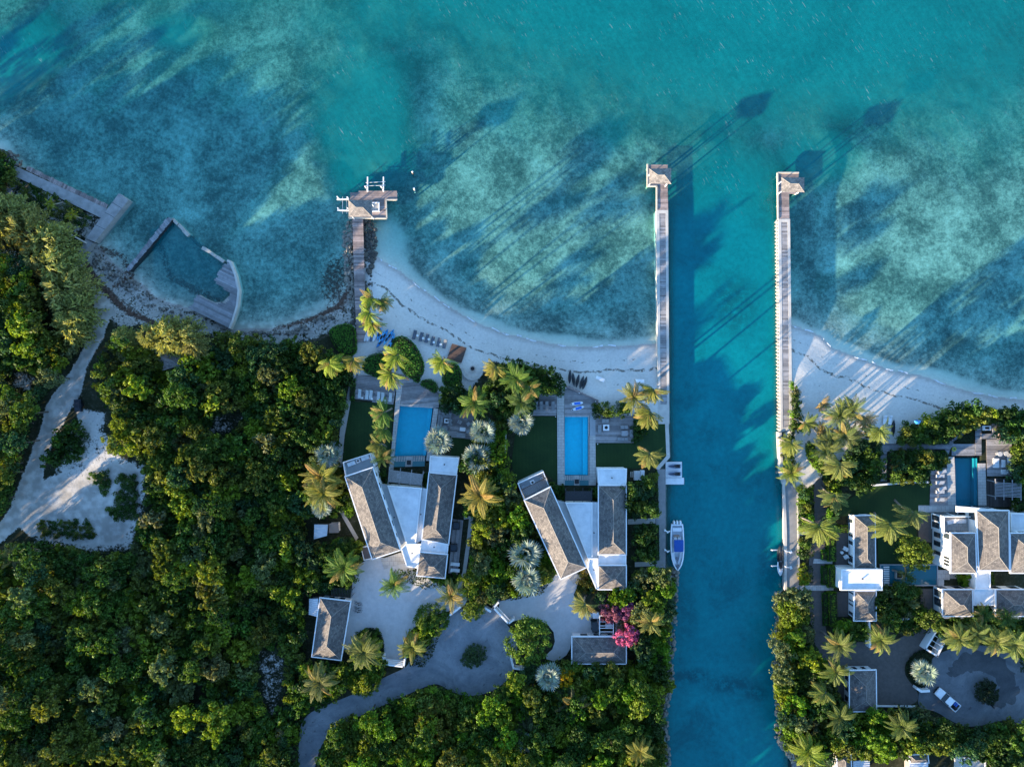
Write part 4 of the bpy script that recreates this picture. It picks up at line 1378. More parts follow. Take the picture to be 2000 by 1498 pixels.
# ------------------------------------------------------------------ timber decks of the gardens
D1 = deck('deck', [(693, 739), (697, 733), (768, 737), (774, 752), (768, 790), (691, 779)], 'timber sun deck with a row of six loungers left of the wide pool', ang=R(-6))
deck('deck', [(776, 732), (788, 733), (858, 768), (857, 796), (848, 796), (782, 789), (786, 752)], 'angled timber deck between the beach hedges and the wide pool', ang=R(6), pitch=.32)
deck('deck', [(857, 799), (927, 807), (920, 858), (851, 848)], 'timber lounge deck with corner sofa and fire table right of the wide pool', ang=R(-6))
deck('deck', [(1044, 770), (1088, 766), (1087, 812), (1040, 812)], 'timber sun deck with four loungers beside the lap pool', ang=0)
deck('deck', [(1102, 758), (1110, 754), (1168, 782), (1163, 812), (1103, 812)], 'timber deck holding two paddleboards between beach and lap pool', ang=R(0))
deck('deck', [(1163, 813), (1237, 813), (1238, 865), (1163, 865)], 'timber lounge deck with fire table and dining set beside the canal lawn', ang=0)
r = wall_line('step_rail', [(1105, 754), (1168, 782), (1166, 796)], .45, .25, 'low brown timber step along the beach edge of the lap-pool deck', WOODB, G)
deck('deck', [(1720, 867), (1848, 866), (1862, 858), (1908, 820), (1917, 828), (1917, 890), (1905, 890), (1905, 836), (1862, 866), (1856, 878), (1850, 892), (1846, 878), (1732, 879), (1732, 940), (1720, 940)], 'winding timber boardwalk round the hedges to the navy pool', ang=0, m=WOODG)
deck('deck', [(1818, 915), (1850, 914), (1852, 987), (1816, 987)], 'timber sun deck with five white loungers left of the navy pool', ang=0, m=WOOD)
deck('deck', [(1859, 867), (1904, 867), (1904, 890), (1859, 890)], 'sunken timber platform with a yellow float ring above the navy pool', G + .12, ang=0, m=WOODG)
deck('deck', [(1927, 859), (1976, 858), (1976, 930), (1928, 930)], 'timber lounge terrace with round tables and white corner sofa', G + .3, ang=0)
deck('deck', [(1928, 934), (2010, 934), (2010, 990), (1928, 990)], 'dark timber terrace below the slatted pergola', G + .15, ang=R(90), m=mat("dark_planks", (.05, .045, .043), (.035, .032, .03), 1, island=.3))
r = root('pergola', (*P(1970, 956, 4.0), G), 'pale slatted timber pergola on the lounge terrace at the right edge', 'pergola')
pergola(r, [(1945, 941), (1995, 944), (1995, 972), (1945, 970)], 4.1, 10, WOODG)
deck('platform', [(883, 671), (911, 680), (901, 709), (873, 700)], 'square brown timber platform lying on the sand by the sunbeds', G + .12, ang=R(-16), pitch=.3, m=mat("dark_brown_boards", (.105, .070, .055), (.08, .054, .044), 1, .8, .2, island=.1), cat='platform', base=True, bz=G - .3)
sheet('patio', [(1794, 987), (1868, 987), (1868, 1000), (1794, 1000)], PAVER, G + .15)

# ------------------------------------------------------------------ jetties
def pavilion(corners, label, ze, zdeck, inset=.5):
    p = PL(corners, ze)
    c = (sum(a for a, _ in p) / 4, sum(b for _, b in p) / 4)
    r = root('pavilion', (*c, zdeck), label, 'pavilion')
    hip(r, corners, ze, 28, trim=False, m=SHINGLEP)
    build(MB().prism(grow(p, -.06), ze - .14, ze - .012, True), 'eave_board', mat("eave_timber", (.42, .38, .33), (.33, .30, .26), 2), r)
    for q in grow(p, -inset):
        build(MB().box((q[0], q[1], (zdeck + ze - .14) / 2), (.14, .14, ze - .14 - zdeck)), 'post', TRIM, r)
    g = grow(p, -inset)
    for i in range(4):
        a, b = g[i], g[(i + 1) % 4]
        build(MB().box(((a[0] + b[0]) / 2, (a[1] + b[1]) / 2, ze - .28), (dist(a, b) - .24, .14, .24), math.atan2(b[1] - a[1], b[0] - a[0])), 'beam', TRIM, r)
    return r

def jetty(label, wood, conc, inlay, z, side_piles=None, edge=None):
    c = P(*wood[0], z)
    r = root('jetty', (*c, 0), label, 'jetty')
    for poly in wood:
        pass
    return r

ZJ = 1.35
def jetty_thing(label, conc, inlay, wood_polys, rims, piles, pile_r=.2):
    c = P(*inlay[0], ZJ)
    r = root('jetty', (*c, -3.0), label, 'jetty')
    if conc:
        body = PL(conc, ZJ)
        build(MB().prism(body, -3.2, ZJ - .08), 'seawall', CONC, r)
        inn = PL(inlay, ZJ)
        # rim around the boards
        build(MB().prism([body[0], body[1], inn[1], inn[0]], ZJ - .079, ZJ + .02, True), 'kerb', CONC, r)
        build(MB().prism([body[1], body[2], inn[2], inn[1]], ZJ - .079, ZJ + .02, True), 'kerb', CONC, r)
        build(MB().prism([body[2], body[3], inn[3], inn[2]], ZJ - .079, ZJ + .02, True), 'kerb', CONC, r)
        build(MB().prism([body[3], body[0], inn[0], inn[3]], ZJ - .079, ZJ + .02, True), 'kerb', CONC, r)
        build(planks(MB(), grow(inn, -.02), 0.0, .37, ZJ - .075, ZJ - .015, .04), 'decking', WOOD, r, kind='stuff')
    for poly, ang in wood_polys:
        build(planks(MB(), PL(poly, ZJ), ang, .36, ZJ - .08, ZJ, .035), 'decking', WOODB, r, kind='stuff')
        q = PL(poly, ZJ)
        build(MB().prism(grow(q, -.05), ZJ - .34, ZJ - .1, True), 'joists', DARK, r)
    for a, b in rims:
        (x0, y0), (x1, y1) = P(*a, ZJ), P(*b, ZJ)
        build(MB().box(((x0 + x1) / 2, (y0 + y1) / 2, ZJ - .02), (dist((x0, y0), (x1, y1)), .28, .36), math.atan2(y1 - y0, x1 - x0)), 'fender_beam', mat("bleached_beam", (.50, .46, .38), (.40, .37, .31), 2), r)
    for a, b in piles:
        x, y = P(a, b, ZJ)
        build(MB().cyl((x, y, -3.1), pile_r, 3.1 + ZJ - .12, 8), 'pile', mat("weathered_pile", (.36, .33, .28), (.24, .22, .19), 2), r)
    return r
j1 = jetty_thing('long jetty on the canal mouth nearest the villas, boards set between pale concrete edges', [(1282, 411), (1305, 411), (1307.5, 828), (1286, 828)], [(1288, 417), (1300, 417), (1302.5, 790), (1290, 790)],
    [([(1265, 322), (1304, 322), (1304, 363), (1265, 363)], 0.0), ([(1284, 363), (1304, 363), (1305, 411), (1284, 411)], 0.0)],
    [((1264.5, 321), (1264.5, 364)), ((1264, 364), (1283, 364)), ((1282.5, 364), (1282.5, 411))], [(1267, 325), (1302, 325), (1267, 361), (1302, 361), (1286, 385), (1303, 385), (1286, 408), (1303, 408)])
j2 = jetty_thing('long jetty on the far side of the canal mouth, with a scalloped piled edge', [(1520, 428), (1543, 428), (1547.5, 836), (1524, 845)], [(1526, 434), (1538, 434), (1542, 832), (1529, 836)],
    [([(1519, 339), (1560, 339), (1560, 379), (1519, 379)], 0.0), ([(1521, 379), (1541, 379), (1542, 428), (1521, 428)], 0.0)],
    [((1518.5, 338), (1519.5, 428)), ((1519, 338), (1560, 338))], [(1522, 342), (1557, 342), (1557, 376), (1523, 400), (1540, 400)] + [(1519.2 + (y - 430) * .0095, y) for y in range(432, 842, 7)], .2)
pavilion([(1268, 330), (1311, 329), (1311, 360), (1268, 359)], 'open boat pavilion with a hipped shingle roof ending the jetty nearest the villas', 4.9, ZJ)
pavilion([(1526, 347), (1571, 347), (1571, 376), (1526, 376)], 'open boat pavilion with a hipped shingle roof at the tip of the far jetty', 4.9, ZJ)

# beach house jetty with boat lifts, on the rock groyne
r = root('jetty', (*P(700, 520, ZJ), -2), 'brown timber jetty over the dark rock groyne, running up to the boat-lift platform', 'jetty')
for poly, ang in (([(688, 426), (709, 426), (712, 540), (716, 668), (697, 668), (692, 560)], 0.0),):
    build(planks(MB(), PL(poly, ZJ), ang, .36, ZJ - .08, ZJ, .035), 'decking', WOODB, r, kind='stuff')
    build(MB().prism(PL([(690, 427), (707, 427), (710, 540), (714, 668), (699, 668), (694, 560)], ZJ - .1), .2, ZJ - .1), 'substructure', DARK, r)
r = root('boat_dock', (*P(715, 400, ZJ), -2.5), 'L-shaped timber boat dock platform at the end of the rock groyne', 'dock')
build(planks(MB(), PL([(684, 375), (775, 373), (776, 390), (753, 391), (755, 426), (681, 425), (680, 391), (684, 391)], ZJ), R(0), .36, ZJ - .08, ZJ, .03), 'decking', WOODB, r, kind='stuff')
build(MB().prism(PL([(685, 376), (774, 374), (775, 389), (752, 390), (754, 425), (682, 424)], ZJ - .1), ZJ - .42, ZJ - .1, True), 'joists', DARK, r)
for a, b in (((681, 426.5), (755, 427)), ((754, 391), (755.5, 427)), ((753, 391), (776, 390.5))):
    (x0, y0), (x1, y1) = P(*a, ZJ), P(*b, ZJ)
    build(MB().box(((x0 + x1) / 2, (y0 + y1) / 2, ZJ - .02), (dist((x0, y0), (x1, y1)), .26, .36), math.atan2(y1 - y0, x1 - x0)), 'fender_beam', MATS["bleached_beam"], r)
for a, b in ((686, 378), (720, 377), (750, 376), (773, 376), (752, 424), (720, 424), (684, 422)):
    x, y = P(a, b, ZJ)
    build(MB().cyl((x, y, -3), .2, 3 + ZJ - .1, 8), 'pile', CONC, r)
build(frame(MB(), PL([(722, 395), (741, 395), (741, 414), (722, 414)], ZJ + .25), .22, ZJ + .01, ZJ + .25), 'hatch_rim', TRIM, r)
build(MB().prism(PL([(724, 397), (739, 397), (739, 412), (724, 412)], ZJ + .06), ZJ, ZJ + .06), 'hatch', SANDP, r)
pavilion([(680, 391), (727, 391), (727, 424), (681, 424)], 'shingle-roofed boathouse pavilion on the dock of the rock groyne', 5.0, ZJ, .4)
def lift(label, arms, bars, posts):
    p0 = P(*arms[0][0], 1.6)
    r = root('boat_lift', (*p0, -2.0), label, 'boat lift')
    for a, b in arms:
        (x0, y0), (x1, y1) = P(*a, 1.7), P(*b, 1.7)
        build(MB().box(((x0 + x1) / 2, (y0 + y1) / 2, 1.75), (dist((x0, y0), (x1, y1)), .24, .22), math.atan2(y1 - y0, x1 - x0)), 'arm', TRIM, r)
    for a, b in bars:
        (x0, y0), (x1, y1) = P(*a, 1.2), P(*b, 1.2)
        build(MB().tube([(x0, y0, 1.1), (x1, y1, 1.1)], .07, 5), 'cross_bar', mat("galvanised", (.45, .47, .50), (.36, .38, .4), 2, .4, .5), r)
    for a in posts:
        x, y = P(*a, 1.7)
        build(MB().cyl((x, y, -2.2), .13, 4.6, 8), 'post', TRIM, r)
lift('pale boat lift with two long arms over the water above the dock', [((718, 346), (718, 375)), ((749, 346), (749, 375))], [((714, 357), (753, 355)), ((714, 363), (753, 362))], [(718, 372), (749, 372), (714, 366), (745, 366)])
lift('pale boat lift with two arms reaching left from the boathouse', [((658, 390), (681, 390)), ((659, 411), (681, 412))], [((669, 384), (669, 418)), ((677, 384), (677, 418))], [(680, 387), (680, 408), (660, 386), (661, 408)])
for i, (a, b) in enumerate(((805, 340), (808, 372))):
    x, y = P(a, b, .8)
    r = root('mooring_pile', (x, y, -2.5))
    reg(r, 'mooring pile', 'mooring piles', 'standing in the water off the boat dock', 'mooring pile', 'mooring piles off the dock')
    build(MB().tube([(x, y, -2.5), (x + .1, y + .35, 1.1)], [.2, .17], 8), 'pile', BARK if i == 0 else CONC, r)
    build(MB().cyl((x + .1, y + .35, 1.1), .2, .14, 8, .1), 'cap', TRIM, r)

# seawall of the canal-side garden
wall_line('seawall', [(1302.5, 828), (1305, 892), (1284.5, 915)], 2.6, .75, 'pale concrete seawall cap round the corner of the canal lawn', CONC, G - 2.5)
wall_line('seawall', [(1524, 846), (1527, 915), (1534, 945)], 2.8, .55, 'pale concrete seawall cap beside the sandy path, from the far jetty to the quay', CONC, G - 2.5)
x0 = root('boardwalk', (*P(1547, 952, G), G), 'short slanting pale timber ramp from the sandy path to the quay', 'ramp')
build(planks(MB(), PL([(1536, 936), (1544, 930), (1562, 962), (1556, 966)], G + .25), R(32), .3, G + .17, G + .25), 'decking', WOODG, x0, kind='stuff')

# ------------------------------------------------------------------ ruined marina on the left
r = root('old_quay', (*P(115, 375, ZJ), -1.5), 'cracked grey concrete quay in an L round a weedy plot at the left edge', 'quay')
build(MB().prism(PL([(28, 324), (209, 408), (199, 427), (34, 347)], ZJ), -1.5, ZJ), 'quay_arm', CONCG if False else mat("worn_concrete", (.33, .32, .31), (.21, .205, .20), .7, .9, .15, bump=.3, detail=8), r)
build(MB().prism(PL([(27.5, 325), (34, 347.5), (20, 388), (5, 385)], ZJ - .01), -1, ZJ - .012), 'quay_arm', MATS["worn_concrete"], r)
build(planks(MB(), PL([(50, 332), (55, 325), (211, 400), (206, 409)], ZJ - .1), R(-25.5 + 90), .4, ZJ - .4, ZJ - .15, .06, .12), 'decking', WOODB, r, kind='stuff')
r = root('old_pier', (*P(205, 430, ZJ), -1.5), 'long grey concrete pier slab standing out past the ruined quay', 'pier')
build(MB().prism(PL([(232, 378), (251, 391), (185, 473), (167, 466)], ZJ + .4), -1.5, ZJ + .4), 'slab', MATS["worn_concrete"], r)
build(MB().prism(PL([(157, 486), (167, 467), (182, 474), (170, 488), (150, 508), (138, 512)], ZJ + .15), 0, ZJ + .15), 'ramp', MATS["worn_concrete"], r)
for t in (.2, .42, .7):
    a, b = lerp((232, 378), (167, 466), t), lerp((251, 391), (185, 473), t)
    (xa, ya), (xb, yb) = P(*a, ZJ + .41), P(*b, ZJ + .41)
    build(MB().box(((xa + xb) / 2, (ya + yb) / 2, ZJ + .405), (dist((xa, ya), (xb, yb)), .08, .02), math.atan2(yb - ya, xb - xa)), 'joint', DARK, r)
wall_line('garden_wall', [(20, 390), (92, 434), (166, 474)], .9, .2, 'thin pale wall edging the weedy plot inside the ruined quay', CONC)
wall_line('garden_wall', [(96, 454), (118, 484), (136, 513)], .8, .3, 'low broken stone wall beside the feathery trees at the sandy track', STONE)
deck('old_dock', [(327, 424), (336, 430), (253, 530), (246, 526)], 'narrow grey derelict dock beside the enclosed basin', 1.1, R(-46 - 3), .42, WOODG, 'dock', bz=-1.2, jit=.1)
fan_out = [(444, 509), (449, 511), (459, 536), (466, 568), (463, 597), (454, 627), (448, 641)]
FAN = fan_out + [(408, 620), (369, 602), (386, 578), (398, 582), (418, 592), (438, 592), (452, 578), (446, 570), (432, 560), (418, 553), (424, 540), (430, 530)]
deck('old_deck', FAN, 'fan-shaped derelict grey deck with missing boards beside the enclosed basin', 1.2, R(-26), .42, WOODG, 'deck', bz=None, base=False, jit=.35)
r = root('deck_wall', (*P(430, 590, 1.0), -1.2), 'curved pale retaining wall under the outer edge of the derelict fan deck', 'wall')
for k, (a, b) in enumerate(zip(fan_out[:-1], fan_out[1:])):
    (xa, ya), (xb, yb) = P(*a, 1.2), P(*b, 1.2)
    build(MB().box(((xa + xb) / 2, (ya + yb) / 2, 0), (dist((xa, ya), (xb, yb)) + .1, .45, 2.5 - .002 * k), math.atan2(yb - ya, xb - xa)), 'wall_panel', CONC, r)
(xa, ya), (xb, yb) = P(388, 580, .8), P(436, 594, .8)
inner = [(388, 579), (400, 586), (418, 594), (437, 593), (449, 580)]
for k, (a, b) in enumerate(zip(inner[:-1], inner[1:])):
    (xa, ya), (xb, yb) = P(*a, 1.0), P(*b, 1.0)
    build(MB().box(((xa + xb) / 2, (ya + yb) / 2, .1 - .002 * k), (dist((xa, ya), (xb, yb)) + .1, .7, 1.6), math.atan2(yb - ya, xb - xa)), 'wall_panel', STONE, r)
r = root('broken_seawall', (*P(385, 470, .4), -1.2), 'broken curved seawall with gaps on the sea side of the enclosed basin', 'wall')
bw = [(335, 427), (347, 438), (358, 449), (368, 461), (380, 474), (394, 483), (408, 492), (422, 501), (438, 512)]
for k, (a, b) in enumerate(zip(bw[:-1], bw[1:])):
    (xa, ya), (xb, yb) = P(*a, .5), P(*b, .5)
    h = (1.7, 1.5, 1.75, .9, .8, 1.6, 1.75, 1.8)[k]
    build(MB().box(((xa + xb) / 2, (ya + yb) / 2, -1.2 + h / 2), (dist((xa, ya), (xb, yb)) * .96, .55 + .1 * (k % 3), h), math.atan2(yb - ya, xb - xa) + .06 * (k % 3 - 1)), 'wall_panel', STONE if k not in (3, 4) else ROCK, r)

# ------------------------------------------------------------------ boulders of the groyne (each a thing) and rip-rap along the canal
def rock_mesh(seed):
    import bmesh
    bm = bmesh.new()
    bmesh.ops.create_icosphere(bm, subdivisions=1, radius=1)
    rr = random.Random(seed)
    for v in bm.verts:
        v.co *= rr.uniform(.72, 1.12)
        v.co.z *= .7
    me = bpy.data.meshes.new('boulder')
    bm.to_mesh(me)
    bm.free()
    me.materials.append(ROCK)
    return me
ROCKS = [rock_mesh(i) for i in range(6)]
PALE = mat("pale_boulder", (.26, .24, .20), (.13, .12, .10), 2, .85, .25, bump=.5, bscale=5)
ROCKP = []
for me in ROCKS[:4]:
    m2 = me.copy()
    m2.materials[0] = PALE
    ROCKP.append(m2)
def boulders(n, poly, zlo, zhi, dark, where):
    xs, ys = [a for a, _ in poly], [b for _, b in poly]
    k, placed = 0, []
    for _ in range(n * 60):
        if k >= n:
            break
        a, b = random.uniform(min(xs), max(xs)), random.uniform(min(ys), max(ys))
        if not inside(poly, [a], [b])[0]:
            continue
        s_ = random.choice((.3, .38, .45, .55, .65, .8))
        if any((a - c) ** 2 + (b - d) ** 2 < ((s_ + e) / .11 * .62) ** 2 for c, d, e in placed):
            continue
        placed.append((a, b, s_))
        o = bpy.data.objects.new('boulder', random.choice(ROCKS if dark else ROCKP))
        COL.objects.link(o)
        z = random.uniform(zlo, zhi)
        o.location = (*P(a, b, z), z)
        o.rotation_euler = (random.uniform(-.4, .4), random.uniform(-.4, .4), random.uniform(0, 6.3))
        o.scale = (s_ * random.uniform(.9, 1.35), s_, s_ * random.uniform(.8, 1.1))
        t = (b - min(ys)) / (max(ys) - min(ys))
        w = where if n < 20 else where + (', nearest the dock' if t < .14 else ', below the dock' if t < .28 else ', above its middle' if t < .42 else ', halfway along' if t < .56 else ', below its middle' if t < .7 else ', above the beach' if t < .84 else ', nearest the beach') if n > 40 else where + (', upper half' if t < .5 else ', lower half')
        nm = 'dark boulder' if dark else 'pale boulder'  # dark and pale copies of the same rock shapes
        reg(o, nm, nm + 's', w, 'boulder', f"boulders {where}")
        k += 1
boulders(85, [(709, 430), (722, 428), (732, 445), (736, 475), (735, 500), (728, 530), (722, 555), (715, 590), (712, 540)], .1, .55, True, 'heaped right of the groyne jetty')
boulders(75, [(675, 436), (688, 430), (690, 480), (692, 545), (695, 598), (684, 600), (678, 560), (672, 500), (671, 460)], .1, .6, False, 'heaped left of the groyne jetty')
boulders(26, [(690, 600), (697, 600), (697, 668), (688, 650)], .5, .9, True, 'along the landward end of the groyne jetty')
boulders(16, [(0, 292), (14, 300), (26, 322), (14, 334), (0, 318)], .2, .9, True, 'at the water edge by the ruined quay')
def riprap(edge, n, spread=.9):
    import bmesh
    mb = MB()
    base = ROCKS[0]
    for _ in range(n):
        i = random.randrange(len(edge) - 1)
        u = random.random()
        a = lerp(edge[i], edge[i + 1], u)
        x, y = P(*a, .3)
        me = random.choice(ROCKS)
        s_ = random.uniform(.22, .55)
        x += random.uniform(-spread, spread)
        y += random.uniform(-.3, .3)
        z = random.uniform(-.1, .8)
        c, q = math.cos(u * 40), math.sin(u * 40)
        mb.add([(x + s_ * (v.co.x * c - v.co.y * q), y + s_ * (v.co.x * q + v.co.y * c), z + s_ * v.co.z) for v in me.vertices], [tuple(p.vertices) for p in me.polygons])
    return mb
build(riprap([(1304, 1112), (1315, 1118), (1316, 1140), (1311, 1240), (1306, 1300), (1307, 1332), (1295, 1398), (1300, 1460), (1303, 1530)], 420), 'riprap', PALE, kind='stuff')
build(riprap([(1521, 1158), (1521, 1330), (1523, 1440), (1546, 1475), (1561, 1500), (1590, 1540)], 420), 'riprap', mat("sandy_riprap", (.34, .30, .24), (.18, .16, .13), 2, .9, .2, bump=.4), kind='stuff')
def rubble(pts, n):
    mb = riprap(pts, n, 2.2)
    return build(mb, 'rubble', mat("shore_rubble", (.20, .185, .16), (.085, .078, .068), 2, .9, .2, bump=.5, island=.3), kind='stuff')
rubble([(176, 490), (205, 520), (235, 545), (262, 560)], 70)
rubble([(262, 560), (300, 596), (350, 622), (380, 640)], 60)
rubble([(0, 298), (16, 306), (28, 322)], 90)
rubble([(460, 650), (540, 650), (600, 640), (660, 612)], 50)
deck('old_dock', [(1546, 1492), (1566, 1490), (1568, 1530), (1548, 1530)], 'small grey plank landing at the canal bend on the bottom edge', 1.0, 0, .4, WOODG, 'dock', bz=-1.2)

# ------------------------------------------------------------------ furniture, boats and vehicles, each modelled once and copied
def lounger_proto(name='sun_lounger'):
    p = Proto(name)
    p.part('frame', MB().box((0, 0, .25), (.72, 1.96, .06)), PAINT)
    for x in (-.3, .3):
        for y in (-.85, .85):
            p.part('leg', MB().box((x, y, .11), (.06, .06, .22)), PAINT)
    p.part('mattress', MB().box((0, -.32, .32), (.66, 1.26, .09)), PAINT)
    p.part('backrest', MB().box((0, .62, .47), (.66, .72, .09), 0, R(24)), PAINT)
    p.part('pillow', MB().box((0, .82, .63), (.5, .24, .09), 0, R(24)), PAINT)
    return p
LG = lounger_proto()
def lounger(px, py, rz, frame, cushion, one, many, where, group, z=None, skip=()):
    z = z or G + .22
    o = LG.place((*P(px, py, z), z), R(rz), 1.0, {'frame': frame, 'leg': frame, 'mattress': cushion, 'backrest': cushion, 'pillow': tuple(min(1, c * 1.1) for c in cushion)}, skip)
    return reg(o, one, many, where, 'sun lounger', group)
SLATE, PALE_, WHITE_ = (.055, .065, .08), (.45, .47, .48), (.8, .8, .8)
for x, y in ((810, 654), (823, 658), (834, 661), (845, 666), (857, 669), (869, 672)):
    lounger(x, y, -14, (.10, .115, .14), (.11, .13, .16), 'dark slate beach lounger', 'dark slate beach loungers', 'on the sand below the tide line', 'dark loungers on the left beach', G - .15)
for x, y in ((703, 769), (717.5, 771), (725, 771), (740, 774), (748, 775), (763, 776)):
    lounger(x, y, -6, (.36, .38, .38), (.50, .54, .54), 'grey sun lounger', 'grey sun loungers', 'on the sun deck left of the wide pool', 'loungers on the left sun deck')
for x, y in ((1047, 792), (1057, 792), (1068, 792), (1080, 792)):
    lounger(x, y, 0, (.20, .20, .20), (.22, .23, .235), 'grey sun lounger', 'grey sun loungers', 'on the deck beside the lap pool', 'loungers on the lap-pool deck')
for y in (921, 929, 942, 954, 960, 975):
    lounger(1834 if y not in (921, 954) else 1838, y, 90 + (14 if y in (921, 954) else 0), (.5, .5, .5), (.40, .42, .44), 'white sun lounger', 'white sun loungers', 'on the deck left of the navy pool', 'white loungers by the navy pool')
for x in (1727, 1737):
    lounger(x, 820, -4, WHITE_, WHITE_, 'white lounger', 'white loungers', 'on the sand of the right beach', 'white loungers on the right beach', G - .1)
for x, y, rz in ((1172, 740, 66), (1249, 744, 88)):
    lounger(x, y, rz, WHITE_, WHITE_, 'lone low white beach lounger', 'low white beach loungers', 'standing apart on the sand above the lap pool', 'white loungers on the middle beach', G - .1)
for x, y in ((889, 1101), (889, 1113)):
    lounger(x, y, 84, WHITE_, WHITE_, 'white lounger', 'white loungers', 'at the end of the side deck of the wooded-side villa', 'white loungers on the side deck', G + .3)

tb = Proto('side_table')
tb.part('table_top', MB().cyl((0, 0, .42), .27, .04, 16), PAINT).part('stem', MB().cyl((0, 0, .04), .04, .38, 8), PAINT).part('base', MB().cyl((0, 0, 0), .2, .04, 14), PAINT)
def table(px, py, one, many, where, group, s_=1.0, z=None, c=(.78, .78, .76)):
    z = z or G + .22
    o = tb.place((*P(px, py, z), z), 0, s_, {'table_top': c, 'stem': c, 'base': c})
    return reg(o, one, many, where, 'table', group)
for x, y in ((816, 656), (827, 661), (838, 663), (848, 669), (861, 673)):
    table(x, y, 'little round white table', 'little round white tables', 'between the dark beach loungers', 'tables between the dark loungers', z=G - .15)
for x, y in ((709, 767), (731, 770), (755, 773)):
    table(x, y, 'little dark round table', 'little dark round tables', 'between the grey loungers of the left sun deck', 'tables on the left sun deck', c=(.1, .11, .12))
for x, y in ((708, 777), (727, 779), (753, 782)):
    table(x, y, 'small white stand', 'small white stands', 'at the foot of the left sun deck loungers', 'stands on the left sun deck', .8)
for x, y in ((1052, 792), (1063, 788), (1074, 791)):
    table(x, y, 'little dark round table', 'little dark round tables', 'between the loungers of the lap-pool deck', 'tables on the lap-pool deck', .9, c=(.05, .05, .055))
for x, y in ((1948, 886), (1960, 885), (1967, 889)):
    table(x, y, 'round woven pouf table', 'round woven pouf tables', 'on the lounge terrace at the right edge', 'poufs on the lounge terrace', 1.9, z=G + .3, c=(.5, .5, .49))
table(1642.5, 1078, 'round white table', 'round white tables', 'between two chairs beside the guest house', None, 1.2, z=G + .12)
table(1626, 1485, 'round white ring table', 'round tables', 'on the lawn beside the bottom-edge cottage', None, 1.6, z=G + .05)

ch = Proto('garden_chair')
ch.part('seat', MB().box((0, 0, .42), (.6, .6, .1)), PAINT).part('backrest', MB().box((0, .3, .66), (.6, .1, .46), 0, R(-10)), PAINT)
for x in (-.26, .26):
    ch.part('arm', MB().box((x * 1.12, 0, .6), (.07, .6, .05)), PAINT)
    for y in (-.24, .24):
        ch.part('leg', MB().box((x, y, .2), (.05, .05, .4)), PAINT)
def chair(px, py, rz, c, one, many, where, group, z=None, s_=1.0):
    z = z or G + .22
    o = ch.place((*P(px, py, z), z), R(rz), s_, {n: c for n in ('seat', 'backrest', 'arm', 'leg')})
    return reg(o, one, many, where, 'chair', group)
for x, y, rz in ((1648, 1070, 60), (1649, 1086, 120)):
    chair(x, y, rz - 180, WHITE_, 'white garden chair', 'white garden chairs', 'on the brown paving beside the guest house', 'chairs by the guest house', G + .12, 1.25)
for x in (1045, 1052, 1059, 1066, 1073, 1080):
    chair(x, 770, 180, (.34, .36, .37), 'pale lounge chair', 'pale lounge chairs', 'along the beach edge of the lap-pool deck', 'chairs at the lap-pool deck edge')
for x, y, rz in ((880, 821, 40), (880, 828, 130)):
    chair(x, y, rz, (.3, .31, .31), 'grey round-backed chair', 'grey round-backed chairs', 'at the fire table of the wide-pool lounge deck', 'chairs at the left fire table', s_=1.2)
for x, y, rz in ((899, 824, 60), (915, 828, -60), (914, 842, -90)):
    chair(x, y, rz, (.36, .37, .38), 'pale dining chair', 'pale dining chairs', 'on the wide-pool lounge deck under the silver palm', 'chairs on the left lounge deck', s_=1.15)
for x, y in ((1700 - 1, 0),):
    pass

def sofa_proto(name, w, d, back=True):
    p = Proto(name)
    p.part('base', MB().box((0, 0, .18), (w, d, .3)), PAINT)
    n = max(1, round(w / .8))
    for i in range(n):
        p.part('cushion', MB().box((-w / 2 + (i + .5) * w / n, -.04 if back else 0, .4), (w / n - .05, d - .12, .14)), PAINT)
    if back:
        p.part('backrest', MB().box((0, d / 2 - .1, .56), (w, .18, .4)), PAINT)
    return p
def sofa(px, py, w, d, rz, c, label, z=None, back=True, cat='sofa', name='sofa'):
    z = z or G + .22
    o = sofa_proto(name, w, d, back).place((*P(px, py, z), z), R(rz), 1, {n: c for n in ('base', 'cushion', 'backrest')})
    return props(o, label, cat)
GS, WS = (.26, .27, .275), (.68, .69, .70)
sofa(873, 810, 2.1, .95, 176, GS, 'grey sofa along the top of the wide-pool lounge deck', back=True)
sofa(861, 822, 2.6, .95, 82, GS, 'grey sofa along the left of the wide-pool lounge deck')
sofa(866, 836, 1.9, .95, -6, GS, 'grey sofa below the fire table of the wide-pool lounge deck')
sofa(901, 850, 1.9, .9, -6, (.34, .35, .36), 'pale bench sofa below the white table of the lounge deck')
sofa(1182, 822, 1.5, .9, 180, GS, 'grey bench above the round fire table of the canal deck', back=False, cat='bench', name='bench')
sofa(1171, 838, 1.9, .8, 90, GS, 'grey bench left of the round fire table of the canal deck', back=False, cat='bench', name='bench')
sofa(1219, 834, 1.6, .8, 180, GS, 'grey bench above the dining table of the canal deck', back=False, cat='bench', name='bench')
sofa(1219, 857, 1.6, .8, 0, GS, 'grey bench below the dining table of the canal deck', back=False, cat='bench', name='bench')
sofa(1233, 846, 1.5, .7, -90, GS, 'grey bench right of the dining table of the canal deck', back=False, cat='bench', name='bench')
sofa(1209, 857, .8, .8, 0, GS, 'grey stool at the lower corner of the canal deck dining set', back=False, cat='stool', name='stool')
sofa(1972, 909, 3.4, 1.2, -90, WS, 'white corner sofa running down the lounge terrace at the right edge', G + .3)
sofa(1962, 921, 1.6, 1.0, 0, WS, 'short white sofa turning the corner on the lounge terrace', G + .3)
sofa(1944, 904, 2.0, 1.1, 90, WS, 'white daybed left of the terrace coffee table', G + .3, back=False, cat='daybed', name='daybed')
sofa(1958, 905, 1.6, .75, 90, WS, 'white ottoman in the middle of the lounge terrace', G + .3, back=False, cat='ottoman', name='ottoman')
